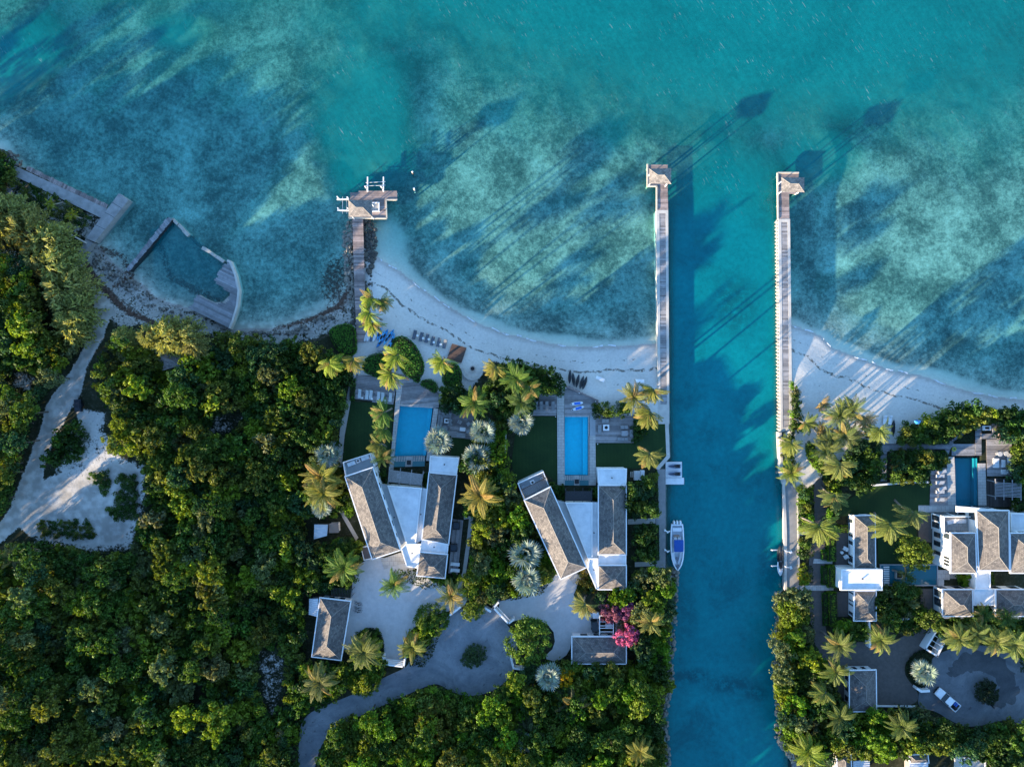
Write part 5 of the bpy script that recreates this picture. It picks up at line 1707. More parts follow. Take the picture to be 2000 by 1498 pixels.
sofa(1857, 1018, 2.0, .9, 14, WS, 'white daybed on the mansion roof terrace, nearer the wall', 5.0, False, 'daybed', 'daybed')
sofa(1875, 1017, 2.0, .9, 2, WS, 'white daybed on the mansion roof terrace, nearer the tall roof', 5.0, False, 'daybed', 'daybed')
sofa(687, 905, 1.7, .85, 21, (.80, .82, .83), 'pale terrace sofa left of the fire box on the wooded-side villa roof terrace', 4.62, False)
sofa(714, 894, 1.7, .85, 21, (.80, .82, .83), 'pale terrace sofa right of the fire box on the wooded-side villa roof terrace', 4.62, False)
sofa(1022, 950, .9, .85, 25, (.25, .27, .29), 'grey terrace seat left of the fire box on the canal-side villa roof terrace', 4.62, False, 'seat', 'seat')
sofa(1057, 934, .9, .85, 25, (.25, .27, .29), 'grey terrace seat right of the fire box on the canal-side villa roof terrace', 4.62, False, 'seat', 'seat')
sofa(743, 683, 1.1, .7, 0, (.28, .29, .30), 'small grey bench on the sand below the blue kayaks', G, False, 'bench', 'bench')

def fire_table(px, py, w, label, round_=False, z=None, c=TRIM, rz=0, d=None):
    z = z or G + .22
    x, y = P(px, py, z + .4)
    p = Proto('fire_table')
    d = d or w
    p.part('body', MB().box((0, 0, .2), (w, d, .4)), c)
    p.part('burner', MB().cyl((0, 0, .4), w * .27, .04, 16) if round_ else MB().box((0, 0, .42), (w * .5, d * .45, .06)), BLACK)
    return props(p.place((x, y, z), R(rz)), label, 'fire table')
fire_table(872, 822, .95, 'square white fire table with a black centre on the wide-pool lounge deck', rz=-6)
fire_table(1184, 835, 1.3, 'square white fire table with a round black burner on the canal deck', True)
fire_table(1928, 836, 1.7, 'oblong white fire table in the sunken seat above the right estate', z=G + .1, d=1.0)
fire_table(699, 900, .8, 'white-rimmed square fire box on the roof terrace of the wooded-side villa', z=4.62, rz=21)
fire_table(1040, 942, .9, 'white-rimmed square fire box on the roof terrace of the canal-side villa', z=4.62, rz=25)
def dining(px, py, w, d, label, c, z=None, rz=0):
    z = z or G + .22
    p = Proto('dining_table')
    p.part('table_top', MB().box((0, 0, .72), (w, d, .05)), PAINT, color=c)
    for x in (-1, 1):
        for y in (-1, 1):
            p.part('leg', MB().box((x * (w / 2 - .1), y * (d / 2 - .1), .35), (.07, .07, .7)), PAINT, color=c)
    return props(p.place((*P(px, py, z), z), R(rz)), label, 'table')
dining(904, 838, 1.2, .8, 'white oblong dining table on the wide-pool lounge deck', (.75, .76, .77), rz=-6)
dining(1219, 846, 1.3, 1.1, 'grey square dining table among benches on the canal deck', (.32, .33, .34))
dining(780, 928, .8, 1.1, 'pale table under the weathered pergola', (.45, .48, .5), G + .1)

# sunken seat round the oblong fire table
r = root('sunken_seat', (*P(1935, 843, G), G), 'L-shaped built-in timber seat round the oblong fire table', 'bench')
build(MB().prism(PL([(1939, 828), (1952, 828), (1952, 857), (1939, 857)], G + .55), G, G + .55), 'seat', WOODG, r)
build(MB().prism(PL([(1917, 847), (1939, 847), (1939, 857), (1917, 857)], G + .55), G, G + .552), 'seat', WOODG, r)
build(MB().prism(PL([(1952, 827), (1954, 827), (1954, 858), (1952, 858)], G + 1.0), G, G + 1.0), 'backrest', WOODB, r)

# fire ring with curved white bench on the beach
c = P(923, 722, G)
r = root('fire_pit', (*P(923, 720, G), G - .1), 'round fire ring on the sand inside the curved white bench', 'fire pit')
cc = P(923, 720, G + .3)
build(MB().ring((*cc, 0), .42, .62, G - .1, G + .35, n=20), 'rim', mat("ring_stone", (.42, .36, .31), (.33, .29, .26), 3), r)
build(MB().cyl((*cc, G - .1), .42, .36, 18), 'ash', BLACK, r)
r = root('curved_bench', (*c, G), 'curved white bench half round the fire ring on the beach', 'bench')
build(MB().ring((*c, 0), 1.75, 2.3, G - .1, G + .42, R(172), R(368), 26), 'seat', STONE if False else CONC, r)
r = root('curved_wall', (*P(912, 752, G), G), 'curved low white wall below the fire ring bench', 'wall')
build(MB().ring((*P(926, 744, G), 0), 2.2, 2.6, G - .1, G + .45, R(175), R(262), 18), 'wall_panel', CONC, r)

# kayaks and paddleboards
def loft_boat(L, W, H, zf, n=13, pts=8, nose=.9):
    rings = []
    for i in range(n):
        t = -1 + 2 * i / (n - 1)
        w = W / 2 * max(.03, (1 - abs(t) ** 2.2) ** nose)
        z = zf * abs(t) ** 2.5
        rings.append([(w * math.cos(a), t * L / 2, z + H * (.5 + .5 * math.sin(a)) * (1 - .25 * abs(t))) for a in [2 * math.pi * k / pts for k in range(pts)]])
    return MB().loft(rings)
KY = Proto('kayak')
KY.part('hull', loft_boat(3.3, .78, .34, .12), GLOSS, smooth=True)
KY.part('cockpit', MB().add([(.2 * math.cos(a) * 1.1, -.15 + .55 * math.sin(a), .352) for a in [2 * math.pi * k / 14 for k in range(14)]], [tuple(range(14))]), BLACK)
KY.part('seat', MB().box((0, -.45, .40), (.36, .12, .22), 0, R(12)), BLACK)
KY.part('hatch', MB().cyl((0, 1.05, .28), .12, .05, 10), DARK)
for x, y, rz, c in ((741, 652, -16, (.04, .26, .55)), (746, 658, -26, (.10, .42, .68)), (752, 655, -28, (.03, .22, .5)), (756, 662, -30, (.12, .45, .7)), (762, 655, -34, (.04, .28, .58)), (767, 664, -14, (.05, .30, .6)), (744, 668, -38, (.02, .18, .45)), (760, 676, -26, (.08, .38, .66))):
    o = KY.place((*P(x, y, G - .05), G - .05 + .04 * (int(x) % 3)), R(rz), .94, {'hull': c})
    reg(o, 'blue kayak', 'blue kayaks', 'drawn up on the sand beside the jetty foot', 'kayak', 'blue kayaks by the jetty foot')
for x, y, rz in ((1113, 736, -4), (1120, 741, 6), (1128, 744, -12), (1136, 747, -16), (1142, 748, -18)):
    o = KY.place((*P(x, y, G - .1), G - .1), R(rz), .92, {'hull': (.022, .03, .038)})
    reg(o, 'dark kayak', 'dark kayaks', 'lying side by side on the sand above the lap pool', 'kayak', 'dark kayaks on the middle beach')
o = KY.place((*P(1744, 836, G), G), R(-3), 1.05, {'hull': (.012, .014, .018)})
props(o, 'single black covered kayak on the right beach beside a yellow-green palm', 'kayak')
SB = Proto('paddleboard')
SB.part('board', loft_boat(3.2, .84, .13, .05, nose=.55), GLOSS, smooth=True)
SB.part('deck_pad', MB().box((0, -.2, .135), (.58, 1.5, .02)), GLOSS)
SB.part('fin', MB().box((0, -1.3, -.04), (.02, .2, .1)), BLACK)
SB.part('nose_patch', MB().box((0, 1.28, .15), (.30, .28, .02)), GLOSS)
for x, y, rz in ((1126, 788, 98), (1128.5, 797.5, 106)):
    o = SB.place((*P(x, y, G + .3), G + .3), R(rz), .9, {'board': (.72, .75, .78), 'deck_pad': (.03, .16, .62), 'nose_patch': (.03, .04, .09)})
    reg(o, 'blue-padded paddleboard', 'blue-padded paddleboards', 'on the deck between beach and lap pool', 'paddleboard', 'paddleboards on the lap-pool deck')
for x, y, rz, c in ((717, 655, -24, (.55, .58, .6)), (722, 655, -24, (.62, .64, .66)), (728, 656, -22, (.10, .12, .16)), (733, 655, -20, (.70, .73, .75))):
    o = SB.place((*P(x, y, G), G + .05), R(rz), .92, {'board': c, 'deck_pad': tuple(k * .85 for k in c), 'nose_patch': tuple(k * .9 for k in c)})
    reg(o, 'pale paddleboard' if c[0] > .3 else 'dark paddleboard', 'pale paddleboards', 'lying beside the blue kayaks at the jetty foot', 'paddleboard', 'paddleboards by the jetty foot')
FL = Proto('float_ring')
FL.part('ring', MB().ring((0, 0, 0), .26, .46, 0, .16, n=18), PAINT, color=(.42, .44, .04))
props(FL.place((*P(1863, 877, G + .14), G + .14)), 'small yellow-green swim ring on the sunken timber platform', 'swim ring')
BT = Proto('beach_canvas')
BT.part('cloth', MB().loft([[(.62 * k * math.cos(a) * (1 + .25 * math.sin(3 * a)), .5 * k * math.sin(a) * (1 + .2 * math.cos(2 * a)), z) for a in [2 * math.pi * i / 12 for i in range(12)]] for k, z in ((1.0, 0), (.8, .25), (.35, .4))]), PAINT, color=(.015, .17, .42))
BT.part('pole', MB().tube([(0, -.8, .3), (0, .8, .46)], .03, 5), DARK)
props(BT.place((*P(1792, 824, 5.0), 5.0), 0, 1.1), 'bright blue folded canvas lying on the hedge at the right beach', 'canvas')

# jet skis and their float
def jetski():
    p = Proto('jet_ski')
    L = 3.0
    rings = []
    for t, w, z0, z1 in ((-1.5, .34, .12, .46), (-1.2, .46, .02, .52), (-.4, .54, 0, .56), (.4, .52, 0, .60), (1.0, .38, .06, .62), (1.38, .18, .22, .60), (1.55, .04, .38, .54)):
        rings.append([(-w * .6, t, z0), (w * .6, t, z0), (w, t, (z0 + z1) / 2), (w * .82, t, z1), (-w * .82, t, z1), (-w, t, (z0 + z1) / 2)])
    p.part('hull', MB().loft(rings), GLOSS)
    p.part('bonnet', MB().loft([[(-w, t, .56), (w, t, .56), (w * .6, t, z), (-w * .6, t, z)] for t, w, z in ((.25, .30, .86), (.7, .30, .88), (1.15, .2, .74), (1.4, .08, .62))]), GLOSS)
    p.part('seat', MB().loft([[(-w, t, .54), (w, t, .54), (w * .8, t, z), (-w * .8, t, z)] for t, w, z in ((-1.15, .2, .74), (-.9, .24, .86), (-.3, .2, .80), (.2, .15, .88))]), BLACK)
    p.part('handlebar', MB().tube([(-.36, .3, 1.0), (0, .42, .98), (.36, .3, 1.0)], .03, 5), DARK)
    p.part('footwell_mat', MB().box((-.32, -.5, .575), (.16, 1.5, .02)), BLACK)
    p.part('footwell_mat', MB().box((.32, -.5, .575), (.16, 1.5, .02)), BLACK)
    return p
JS = jetski()
r = root('jet_ski_float', (*P(1316, 924, .3), 0), 'white modular float moored at the quay, holding two jet skis', 'float')
for a, b, c_, d in ((1300, 902, 1332, 922), (1300, 922, 1332, 932.5), (1300, 933, 1318, 946), (1318, 933, 1336, 946)):
    (xa, ya), (xb, yb) = P(a, b, .35), P(c_, d, .35)
    build(MB().box(((xa + xb) / 2, (ya + yb) / 2, .18), (abs(xb - xa) - .03, abs(ya - yb) - .03, .36)), 'float_block', TRIM, r)
for y in (910, 925):
    o = JS.place((*P(1317, y, .4), .34), R(90), .95, {'hull': (.30, .36, .46), 'bonnet': (.05, .065, .11)})
    reg(o, 'white and navy jet ski', 'white and navy jet skis', 'parked on the white float at the quay', 'jet ski', 'jet skis on the float')
JB = JS.place((*P(1522, 1081, .9), .85), R(-2), 1.15, {'hull': (.03, .033, .037), 'bonnet': (.04, .045, .05)})
props(JB, 'black jet ski on the lift at the right quay, nearer the sea', 'jet ski')
JW = JS.place((*P(1522.5, 1107, .9), .85), R(180), 1.12, {'hull': (.70, .72, .74), 'bonnet': (.55, .57, .6)})
props(JW, 'white jet ski on the lift at the right quay, next to the black one', 'jet ski')
def davit(py, label):
    r = root('boat_lift', (*P(1530, py, 1.2), -1.0), label, 'boat lift')
    (xa, ya), (xb, yb) = P(1506, py, .75), P(1537, py + 1, .75)
    build(MB().box(((xa + xb) / 2, ya, .72), (abs(xb - xa), .2, .16)), 'cradle_beam', TRIM, r)
    (xa, ya), (xb, yb) = P(1534, py + 1, 2.2), P(1547, py + 5, 2.2)
    build(MB().tube([(xa, ya, 1.4), (xa - .1, ya, 2.6), (xb, yb, 1.5)], .12, 6), 'arm', TRIM, r)
    build(MB().box((xb, yb, 1.5), (.5, .6, .2), .4), 'base_plate', TRIM, r)
    x, y = P(1508, py, .8)
    build(MB().box((x, y, .95), (.12, .18, .5)), 'guide_post', TRIM, r)
davit(1074, 'white jet ski lift arm at the right quay, upper one')
davit(1105, 'white jet ski lift arm at the right quay, lower one')
for i, (x, y) in enumerate(((1306, 1035), (1306, 1073))):
    z = G + .12
    r = root('mooring_cleat_post', (*P(1303, y, z), z))
    reg(r, 'white folding mooring arm', 'white folding mooring arms', 'on the quay beside the motorboat', 'mooring arm', 'mooring arms by the motorboat')
    a = P(1300, y, z)
    build(MB().box((a[0] - .2, a[1], z + .25), (.35, .35, .5)), 'base', TRIM, r)
    build(MB().tube([(a[0] - .2, a[1], z + .45), (a[0] + .5, a[1] - .35, z + .3), (a[0] + .9, a[1] - .2, z)], .1, 5), 'arm', TRIM, r)
    build(MB().box((a[0] + .45, a[1] - .4, z + .2), (.5, .25, .25), .5), 'fender', TRIM, r)

# centre-console motorboat, bow down the picture
def motorboat():
    p = Proto('motorboat')
    st = [(-5.0, 1.28, 1.34, .1, 1.25), (-3.5, 1.42, 1.5, 0, 1.3), (-1, 1.48, 1.58, 0, 1.42), (1.2, 1.36, 1.55, .02, 1.55), (3.0, .95, 1.34, .15, 1.68), (4.2, .55, .98, .4, 1.76), (5.0, .22, .55, .8, 1.82), (5.5, .03, .12, 1.3, 1.86)]
    rings = [[(-b * .25, y, z0 - .25), (b * .25, y, z0 - .25), (b, y, z0 + .3), (w, y, z1), (-w, y, z1), (-b, y, z0 + .3)] for y, b, w, z0, z1 in st]
    m = MB().loft(rings)
    m.f = [f for f in m.f if not (len(f) == 4 and all((i % 6) in (3, 4) for i in f))]
    m.f = m.f[:]
    p.part('hull', m, GLOSS, color=(.74, .76, .78))
    # gunwale ring and inner liner
    gun, n = MB(), len(st)
    for sgn in (-1, 1):
        for i in range(n - 1):
            (ya, _, wa, _, za), (yb, _, wb, _, zb) = st[i], st[i + 1]
            ia, ib = max(.02, wa - .28), max(.02, wb - .28)
            gun.add([(sgn * wa, ya, za), (sgn * wb, yb, zb), (sgn * ib, yb, zb + .02), (sgn * ia, ya, za + .02)], [(0, 1, 2, 3) if sgn > 0 else (3, 2, 1, 0)])
            gun.add([(sgn * ia, ya, za + .02), (sgn * ib, yb, zb + .02), (sgn * ib, yb, max(.75, zb - .65)), (sgn * ia, ya, .7)], [(0, 1, 2, 3) if sgn > 0 else (3, 2, 1, 0)])
    gun.box((0, -4.86, 1.05), (2.5, .3, .5))
    p.part('gunwale', gun, GLOSS, color=(.80, .82, .83))
    so = MB()
    L = [(-w + .26, y, .72 if y < 3.4 else 1.05) for y, b, w, z0, z1 in st[:-1]] + [(w - .26, y, .72 if y < 3.4 else 1.05) for y, b, w, z0, z1 in st[-2::-1]]
    so.add([(x, y, .72) for x, y, z in L], [tuple(range(len(L)))[::-1]])
    p.part('cockpit_sole', so, GLOSS, color=(.50, .55, .60))
    p.part('console', MB().loft([[(-w, y, z0), (w, y, z0), (w * .85, y, z1), (-w * .85, y, z1)] for y, w, z0, z1 in ((-1.1, .62, .7, 1.6), (.2, .66, .7, 1.75), (.75, .5, .7, 1.35))]), GLOSS, color=(.74, .76, .78))
    p.part('windscreen', MB().add([(-.6, .28, 1.7), (.6, .28, 1.7), (.5, -.1, 2.3), (-.5, -.1, 2.3)], [(0, 1, 2, 3)]), GLASSM)
    top = MB()
    top.loft([[(-w, y, z), (w, y, z), (w, y, z + .09), (-w, y, z + .09)] for y, w, z in ((-1.75, 1.0, 2.72), (-1.4, 1.08, 2.78), (.7, 1.06, 2.78), (1.0, .98, 2.72))])
    p.part('canvas_top', top, PAINT, color=(.010, .075, .33))
    for x in (-.85, .85):
        for y in (-1.3, .55):
            p.part('top_post', MB().tube([(x * .95, y, .72), (x, y, 2.74)], .045, 6), TRIM)
    p.part('cross_bar', MB().tube([(-1.25, 1.12, 2.7), (1.25, 1.12, 2.7)], .05, 5), TRIM)
    for x in (-.42, .42):
        p.part('helm_seat', MB().box((x, -1.75, 1.15), (.62, .55, .8)), GLOSS, color=(.66, .66, .66))
    p.part('leaning_post', MB().box((.1, -2.3, 1.0), (1.3, .45, .6)), GLOSS, color=(.32, .22, .17))
    p.part('stern_bench', MB().box((0, -3.75, .98), (2.1, .8, .5)), GLOSS, color=(.76, .78, .8))
    bow = MB()
    for sg in (-1, 1):
        bow.loft([[(sg * (w - .30), y, .7), (sg * (w - .30), y, 1.2), (sg * max(.05, w - .85), y, 1.2), (sg * max(.05, w - .85), y, .7)] for y, w in ((1.5, 1.5), (2.6, 1.38), (3.6, 1.1), (4.2, .9))])
    p.part('bow_cushion', bow, GLOSS, color=(.70, .73, .76))
    p.part('bow_table', MB().cyl((-.05, 3.0, .72), .34, .5, 14), GLOSS, color=(.18, .20, .23))
    p.part('anchor_locker', MB().add([(-.6, 4.35, 1.79), (.6, 4.35, 1.79), (.0, 5.15, 1.85)], [(0, 1, 2)]), GLOSS, color=(.10, .12, .15))
    for x in (-.72, 0, .72):
        p.part('outboard_motor', MB().loft([[(x + s_ * .24 * k, -5.45 + .42 * c_ * k, z) for s_, c_ in [(math.sin(a), math.cos(a)) for a in [2 * math.pi * i / 10 for i in range(10)]]] for k, z in ((.7, .5), (1, .9), (1.05, 1.4), (.75, 1.72))]), GLOSS, color=(.78, .8, .82))
        p.part('motor_leg', MB().box((x, -5.35, .1), (.16, .3, .9)), GLOSS, color=(.5, .52, .55))
    return p
MBT = motorboat()
o = MBT.place((*P(1322.5, 1066, 1.0), -.1), R(180), .93)
props(o, 'white centre-console motorboat with a blue canvas top and three outboards, moored at the quay', 'motorboat')

# pickup truck
def pickup():
    p = Proto('pickup_truck')
    W = .95
    body = MB().loft([[(-w, y, .38), (w, y, .38), (w * 1.02, y, .78), (w * .98, y, z), (-w * .98, y, z), (-w * 1.02, y, .78)] for y, w, z in ((-2.8, .88, 1.02), (-2.7, .93, 1.06), (-.75, .95, 1.06), (1.15, .95, 1.10), (2.5, .92, 1.04), (2.8, .80, .94))])
    p.part('body', body, GLOSS, color=(.74, .75, .76))
    p.part('bed', MB().box((0, -1.8, 1.072), (1.5, 1.75, .02)), BLACK)
    for x in (-.86, .86):
        p.part('bed_side', MB().box((x, -1.8, 1.2), (.14, 1.9, .28)), GLOSS, color=(.72, .73, .74))
    p.part('tailgate', MB().box((0, -2.74, 1.2), (1.6, .1, .28)), GLOSS, color=(.70, .71, .72))
    p.part('cab', MB().loft([[(-w, y, 1.05), (w, y, 1.05), (w * .84, y2, 1.74), (-w * .84, y2, 1.74)] for y, y2, w in ((-.85, -.72, .90), (.2, .2, .92), (1.3, .62, .90))]), GLASSM)
    p.part('roof', MB().loft([[(-w, y, 1.735), (w, y, 1.735), (w * .97, y, 1.80), (-w * .97, y, 1.80)] for y, w in ((-.80, .76), (-.6, .80), (.45, .80), (.66, .74))]), GLOSS, color=(.78, .79, .80))
    p.part('bonnet', MB().loft([[(-w, y, z - .05), (w, y, z - .05), (w * .9, y, z + .03), (-w * .9, y, z + .03)] for y, w, z in ((1.3, .82, 1.10), (2.2, .80, 1.09), (2.7, .68, 1.0))]), GLOSS, color=(.78, .79, .80))
    for x in (-.62, .62):
        p.part('headlight', MB().box((x, 2.78, .82), (.34, .08, .16)), GLOSS, color=(.8, .82, .85))
        p.part('tail_light', MB().box((x * 1.2, -2.82, .9), (.14, .06, .26)), GLOSS, color=(.4, .01, .01))
        p.part('mirror', MB().box((x * 1.72, .95, 1.2), (.2, .14, .16)), BLACK)
    for x in (-.86, .86):
        for y in (-1.75, 1.75):
            a = [(x - .12, y, .38), (x + .12, y, .38)]
            p.part('wheel', MB().tube(a, .39, 14), BLACK)
            p.part('rim', MB().tube([(x - .13, y, .38), (x + .13, y, .38)], .22, 10), PAINT, under=len(p.parts) - 1, color=(.5, .5, .52))
    p.part('bumper', MB().box((0, 2.84, .52), (1.7, .14, .24)), BLACK)
    p.part('bumper', MB().box((0, -2.88, .5), (1.7, .14, .2)), BLACK)
    return p
PK = pickup()
ang = math.atan2(-(1382 - 1347), (1868 - 1828)) + math.pi / 2 + math.pi - math.pi
o = PK.place((*P(1848, 1364, 1.9), G + .09), math.atan2(.66, -.75) - math.pi / 2, 1.0)
props(o, 'white pickup truck with loaded bed parked on the right turning circle', 'pickup truck')
d = Vector((-.75, .66)).normalized()
x, y = o.location.x, o.location.y
CR = Proto('cargo_crate')
CR.part('crate', MB().box((0, 0, .22), (.75, .7, .44)).box((0, 0, .46), (.8, .75, .05)), PAINT, color=(.01, .09, .42))
CR.part('lid_strap', MB().box((0, 0, .49), (.1, .76, .02)), BLACK)
props(CR.place((x - d.x * 1.55 + .35 * d.y, y - d.y * 1.55 - .35 * d.x, G + .09 + 1.085), math.atan2(.66, -.75)), 'blue cargo crate in the bed of the white pickup', 'crate')
CR2 = Proto('cargo_bag')
CR2.part('bag', MB().loft([[(.42 * k * math.cos(a), .5 * k * math.sin(a), z) for a in [2 * math.pi * i / 9 for i in range(9)]] for k, z in ((.9, 0), (1, .18), (.6, .42))]), BLACK)
CR2.part('tie', MB().cyl((0, 0, .4), .1, .08, 8), DARK)
props(CR2.place((x - d.x * 2.2 - .2 * d.y, y - d.y * 2.2 + .2 * d.x, G + .09 + 1.085), 0), 'black sack in the bed of the white pickup', 'sack')

# dark golf cart at the carport, grill, bicycles
gcp = Proto('golf_cart')
gcp.part('body', MB().loft([[(-w, y, .3), (w, y, .3), (w, y, z), (-w, y, z)] for y, w, z in ((-1.3, .6, .8), (-.5, .62, .75), (.5, .62, .6), (1.2, .55, .85), (1.4, .4, .6))]), GLOSS, color=(.03, .032, .036))
gcp.part('roof', MB().loft([[(-w, y, z), (w, y, z), (w, y, z + .07), (-w, y, z + .07)] for y, w, z in ((-1.2, .60, 1.82), (-.9, .66, 1.86), (.7, .66, 1.86), (.95, .58, 1.82))]), GLOSS, color=(.02, .022, .026))
gcp.part('seat', MB().box((0, -.3, .85), (1.1, .5, .18)), PAINT, color=(.3, .28, .25))
gcp.part('windscreen', MB().box((0, .9, 1.3), (1.1, .03, .9), 0, R(-12)), GLASSM)
for x in (-.52, .52):
    for y in (-.95, .85):
        gcp.part('roof_post', MB().tube([(x, y, .7), (x, y * .95, 1.84)], .03, 5), DARK)
        gcp.part('wheel', MB().tube([(x * 1.12 - .1, y, .24), (x * 1.12 + .1, y, .24)], .24, 12), BLACK)
props(gcp.place((*P(1161, 1221, 2.5), G + .1), R(4), 1.0), 'black golf cart parked beside the white carport frame', 'golf cart')
wb = Proto('storage_box')
wb.part('body', MB().box((0, 0, .4), (1.3, 1.2, .8)), PAINT, color=(.74, .75, .76)).part('lid', MB().box((0, 0, .83), (1.36, 1.26, .07)), PAINT, color=(.78, .79, .8))
props(wb.place((*P(1163, 1199, G), G + .1)), 'white storage box above the black golf cart', 'box')
props(wb.place((*P(1189, 1220, 1.9), G + .1), 0, 1.05), 'white storage box under the carport frame', 'box')
kt = Proto('outdoor_kitchen')
kt.part('counter', MB().box((-.35, 0, .45), (1.3, 1.9, .9)), PAINT, color=(.62, .63, .64)).part('cabinet', MB().box((.75, .1, .55), (.8, 2.0, 1.1)), PAINT, color=(.72, .73, .75)).part('grill', MB().box((.75, -.45, 1.14), (.5, .8, .1)), DARK)
props(kt.place((*P(1248, 929, G + .9), G)), 'white outdoor kitchen counter in the shrubs beside the flat-roofed wing end', 'outdoor kitchen')
for k in range(3):
    sheet('stepping_slab', [(1231 + k * 3.6, 921), (1233.4 + k * 3.6, 921), (1233.4 + k * 3.6, 932), (1231 + k * 3.6, 932)], PAVER, G + .12)
k2 = Proto('outdoor_kitchen')
k2.part('counter', MB().box((0, 0, .45), (1.6, 2.4, .9)), PAINT, color=(.7, .71, .72)).part('worktop', MB().box((-.6, .9, .94), (.6, 1.0, .06)), PAINT, color=(.75, .76, .78)).part('sink', MB().box((.2, -.3, .93), (.6, .5, .04)), DARK)
props(k2.place((*P(1988, 990, G + .9), G + .2)), 'white outdoor bar counter below the slatted pergola at the right edge', 'outdoor kitchen')
by = Proto('bicycle')
for y in (-.52, .52):
    by.part('wheel', MB().loft([[(.02 * s_, y + (.33 + .02 * c_) * math.cos(a), .34 + (.33 + .02 * c_) * math.sin(a)) for s_, c_ in ((1, 0), (0, 1), (-1, 0), (0, -1))] for a in [2 * math.pi * i / 18 for i in range(19)]], False, False), BLACK)
by.part('frame', MB().tube([(0, -.52, .34), (0, -.12, .72), (0, .38, .78), (0, .0, .32), (0, -.52, .34)], .022, 5).tube([(0, -.12, .78), (0, 0, .32)], .022, 5).tube([(0, .52, .34), (0, .36, .92)], .022, 5), GLOSS, color=(.04, .05, .07))
by.part('saddle', MB().box((0, -.16, .84), (.16, .27, .06)), BLACK)
by.part('handlebar', MB().tube([(-.3, .3, .98), (0, .38, .95), (.3, .3, .98)], .02, 5), DARK)
for i, (x, y, rz) in enumerate(((699, 1176, 72), (700, 1180, 75), (699, 1186, 78), (700, 1190, 74), (698, 1194, 76))):
    o = by.place((*P(x, y, G + .5), G + .1), R(rz), 1.05)
    reg(o, 'dark bicycle', 'dark bicycles', 'standing in the row beside the garage by the woods', 'bicycle', 'bicycles by the left garage')
# deck lamps, planters
lampc = Proto('bollard_light')
lampc.part('post', MB().cyl((0, 0, 0), .07, .5, 8), TRIM).part('cap', MB().cyl((0, 0, .5), .11, .1, 8, .08), TRIM)
for x, y, w in ((1167, 867, 'at the corner of the canal lounge deck'), (1085, 814, 'at the corner of the lap-pool sun deck'), (1304, 886, 'on the canal lawn corner'), (1131, 768, 'on the brown step of the lap-pool deck'), (1163, 784, 'on the brown step of the lap-pool deck'), (1105, 758, 'on the brown step of the lap-pool deck')):
    o = lampc.place((*P(x, y, G + .3), G + .1))
    reg(o, 'little white bollard light', 'little white bollard lights', w, 'light', 'bollard lights')
dm = Proto('garden_umbrella_stand')
for x, y in ((1612, 838),):
    pass
cl = Proto('tree_stump')
cl.part('stump', MB().cyl((0, 0, 0), .42, .3, 12, .36), BARK).part('cut_face', MB().cyl((-.0, 0, .3), .3, .02, 12), STONE)
props(cl.place((*P(1696, 837, G), G)), 'dark round stump in a pale ring on the right beach', 'stump')
for i, (x, y) in enumerate(((152, 785), (154, 800))):
    pass
tr = Proto('utility_trailer')
tr.part('body', MB().box((0, 0, .62), (1.5, 2.6, .55)), PAINT, color=(.012, .016, .022)).part('tarp', MB().loft([[(-.72, y, .9), (.72, y, .9), (.5, y, z), (-.5, y, z)] for y, z in ((-1.25, .95), (-.5, 1.2), (.6, 1.15), (1.25, .95))]), PAINT, color=(.015, .02, .03))
for x in (-.78, .78):
    tr.part('wheel', MB().tube([(x - .09, 0, .33), (x + .09, 0, .33)], .33, 12), BLACK)
tr.part('drawbar', MB().tube([(0, 1.3, .5), (0, 2.3, .45)], .05, 5), DARK)
props(tr.place((*P(152, 792, G + .8), G), R(4)), 'dark tarp-covered trailer parked beside the sandy track', 'trailer')

# ------------------------------------------------------------------ vegetation
def leaf_cloud(name, cen, nor, size, aspect=.55, m=None, fold=True):
    """one small rhombic leaf per row of cen, lying across nor"""
    n = len(cen)
    nor = nor / np.maximum(np.linalg.norm(nor, axis=1, keepdims=True), 1e-6)
    ref = rng.normal(size=(n, 3))
    u = np.cross(nor, ref)
    u /= np.maximum(np.linalg.norm(u, axis=1, keepdims=True), 1e-6)
    w = np.cross(nor, u)
    L = (size * .5)[:, None] * u
    Wd = (size * .5 * aspect)[:, None] * w
    dip = nor * (size * .12)[:, None]
    v = np.stack([cen - L - dip, cen - Wd, cen + L - dip, cen + Wd], 1).reshape(-1, 3)
    me = bpy.data.meshes.new(name)
    me.vertices.add(4 * n)
    me.vertices.foreach_set('co', v.astype(np.float32).ravel())
    me.loops.add(4 * n)
    me.loops.foreach_set('vertex_index', np.arange(4 * n, dtype=np.int32))
    me.polygons.add(n)
    me.polygons.foreach_set('loop_start', np.arange(0, 4 * n, 4, dtype=np.int32))
    me.polygons.foreach_set('loop_total', np.full(n, 4, np.int32))
    me.update(calc_edges=True)
    me.materials.append(m or LEAF)
    return me

def unit(n, zmin=-1.0):
    d = rng.normal(size=(n * 3, 3))
    d /= np.linalg.norm(d, axis=1, keepdims=True)
    d = d[d[:, 2] > zmin][:n]
    return d

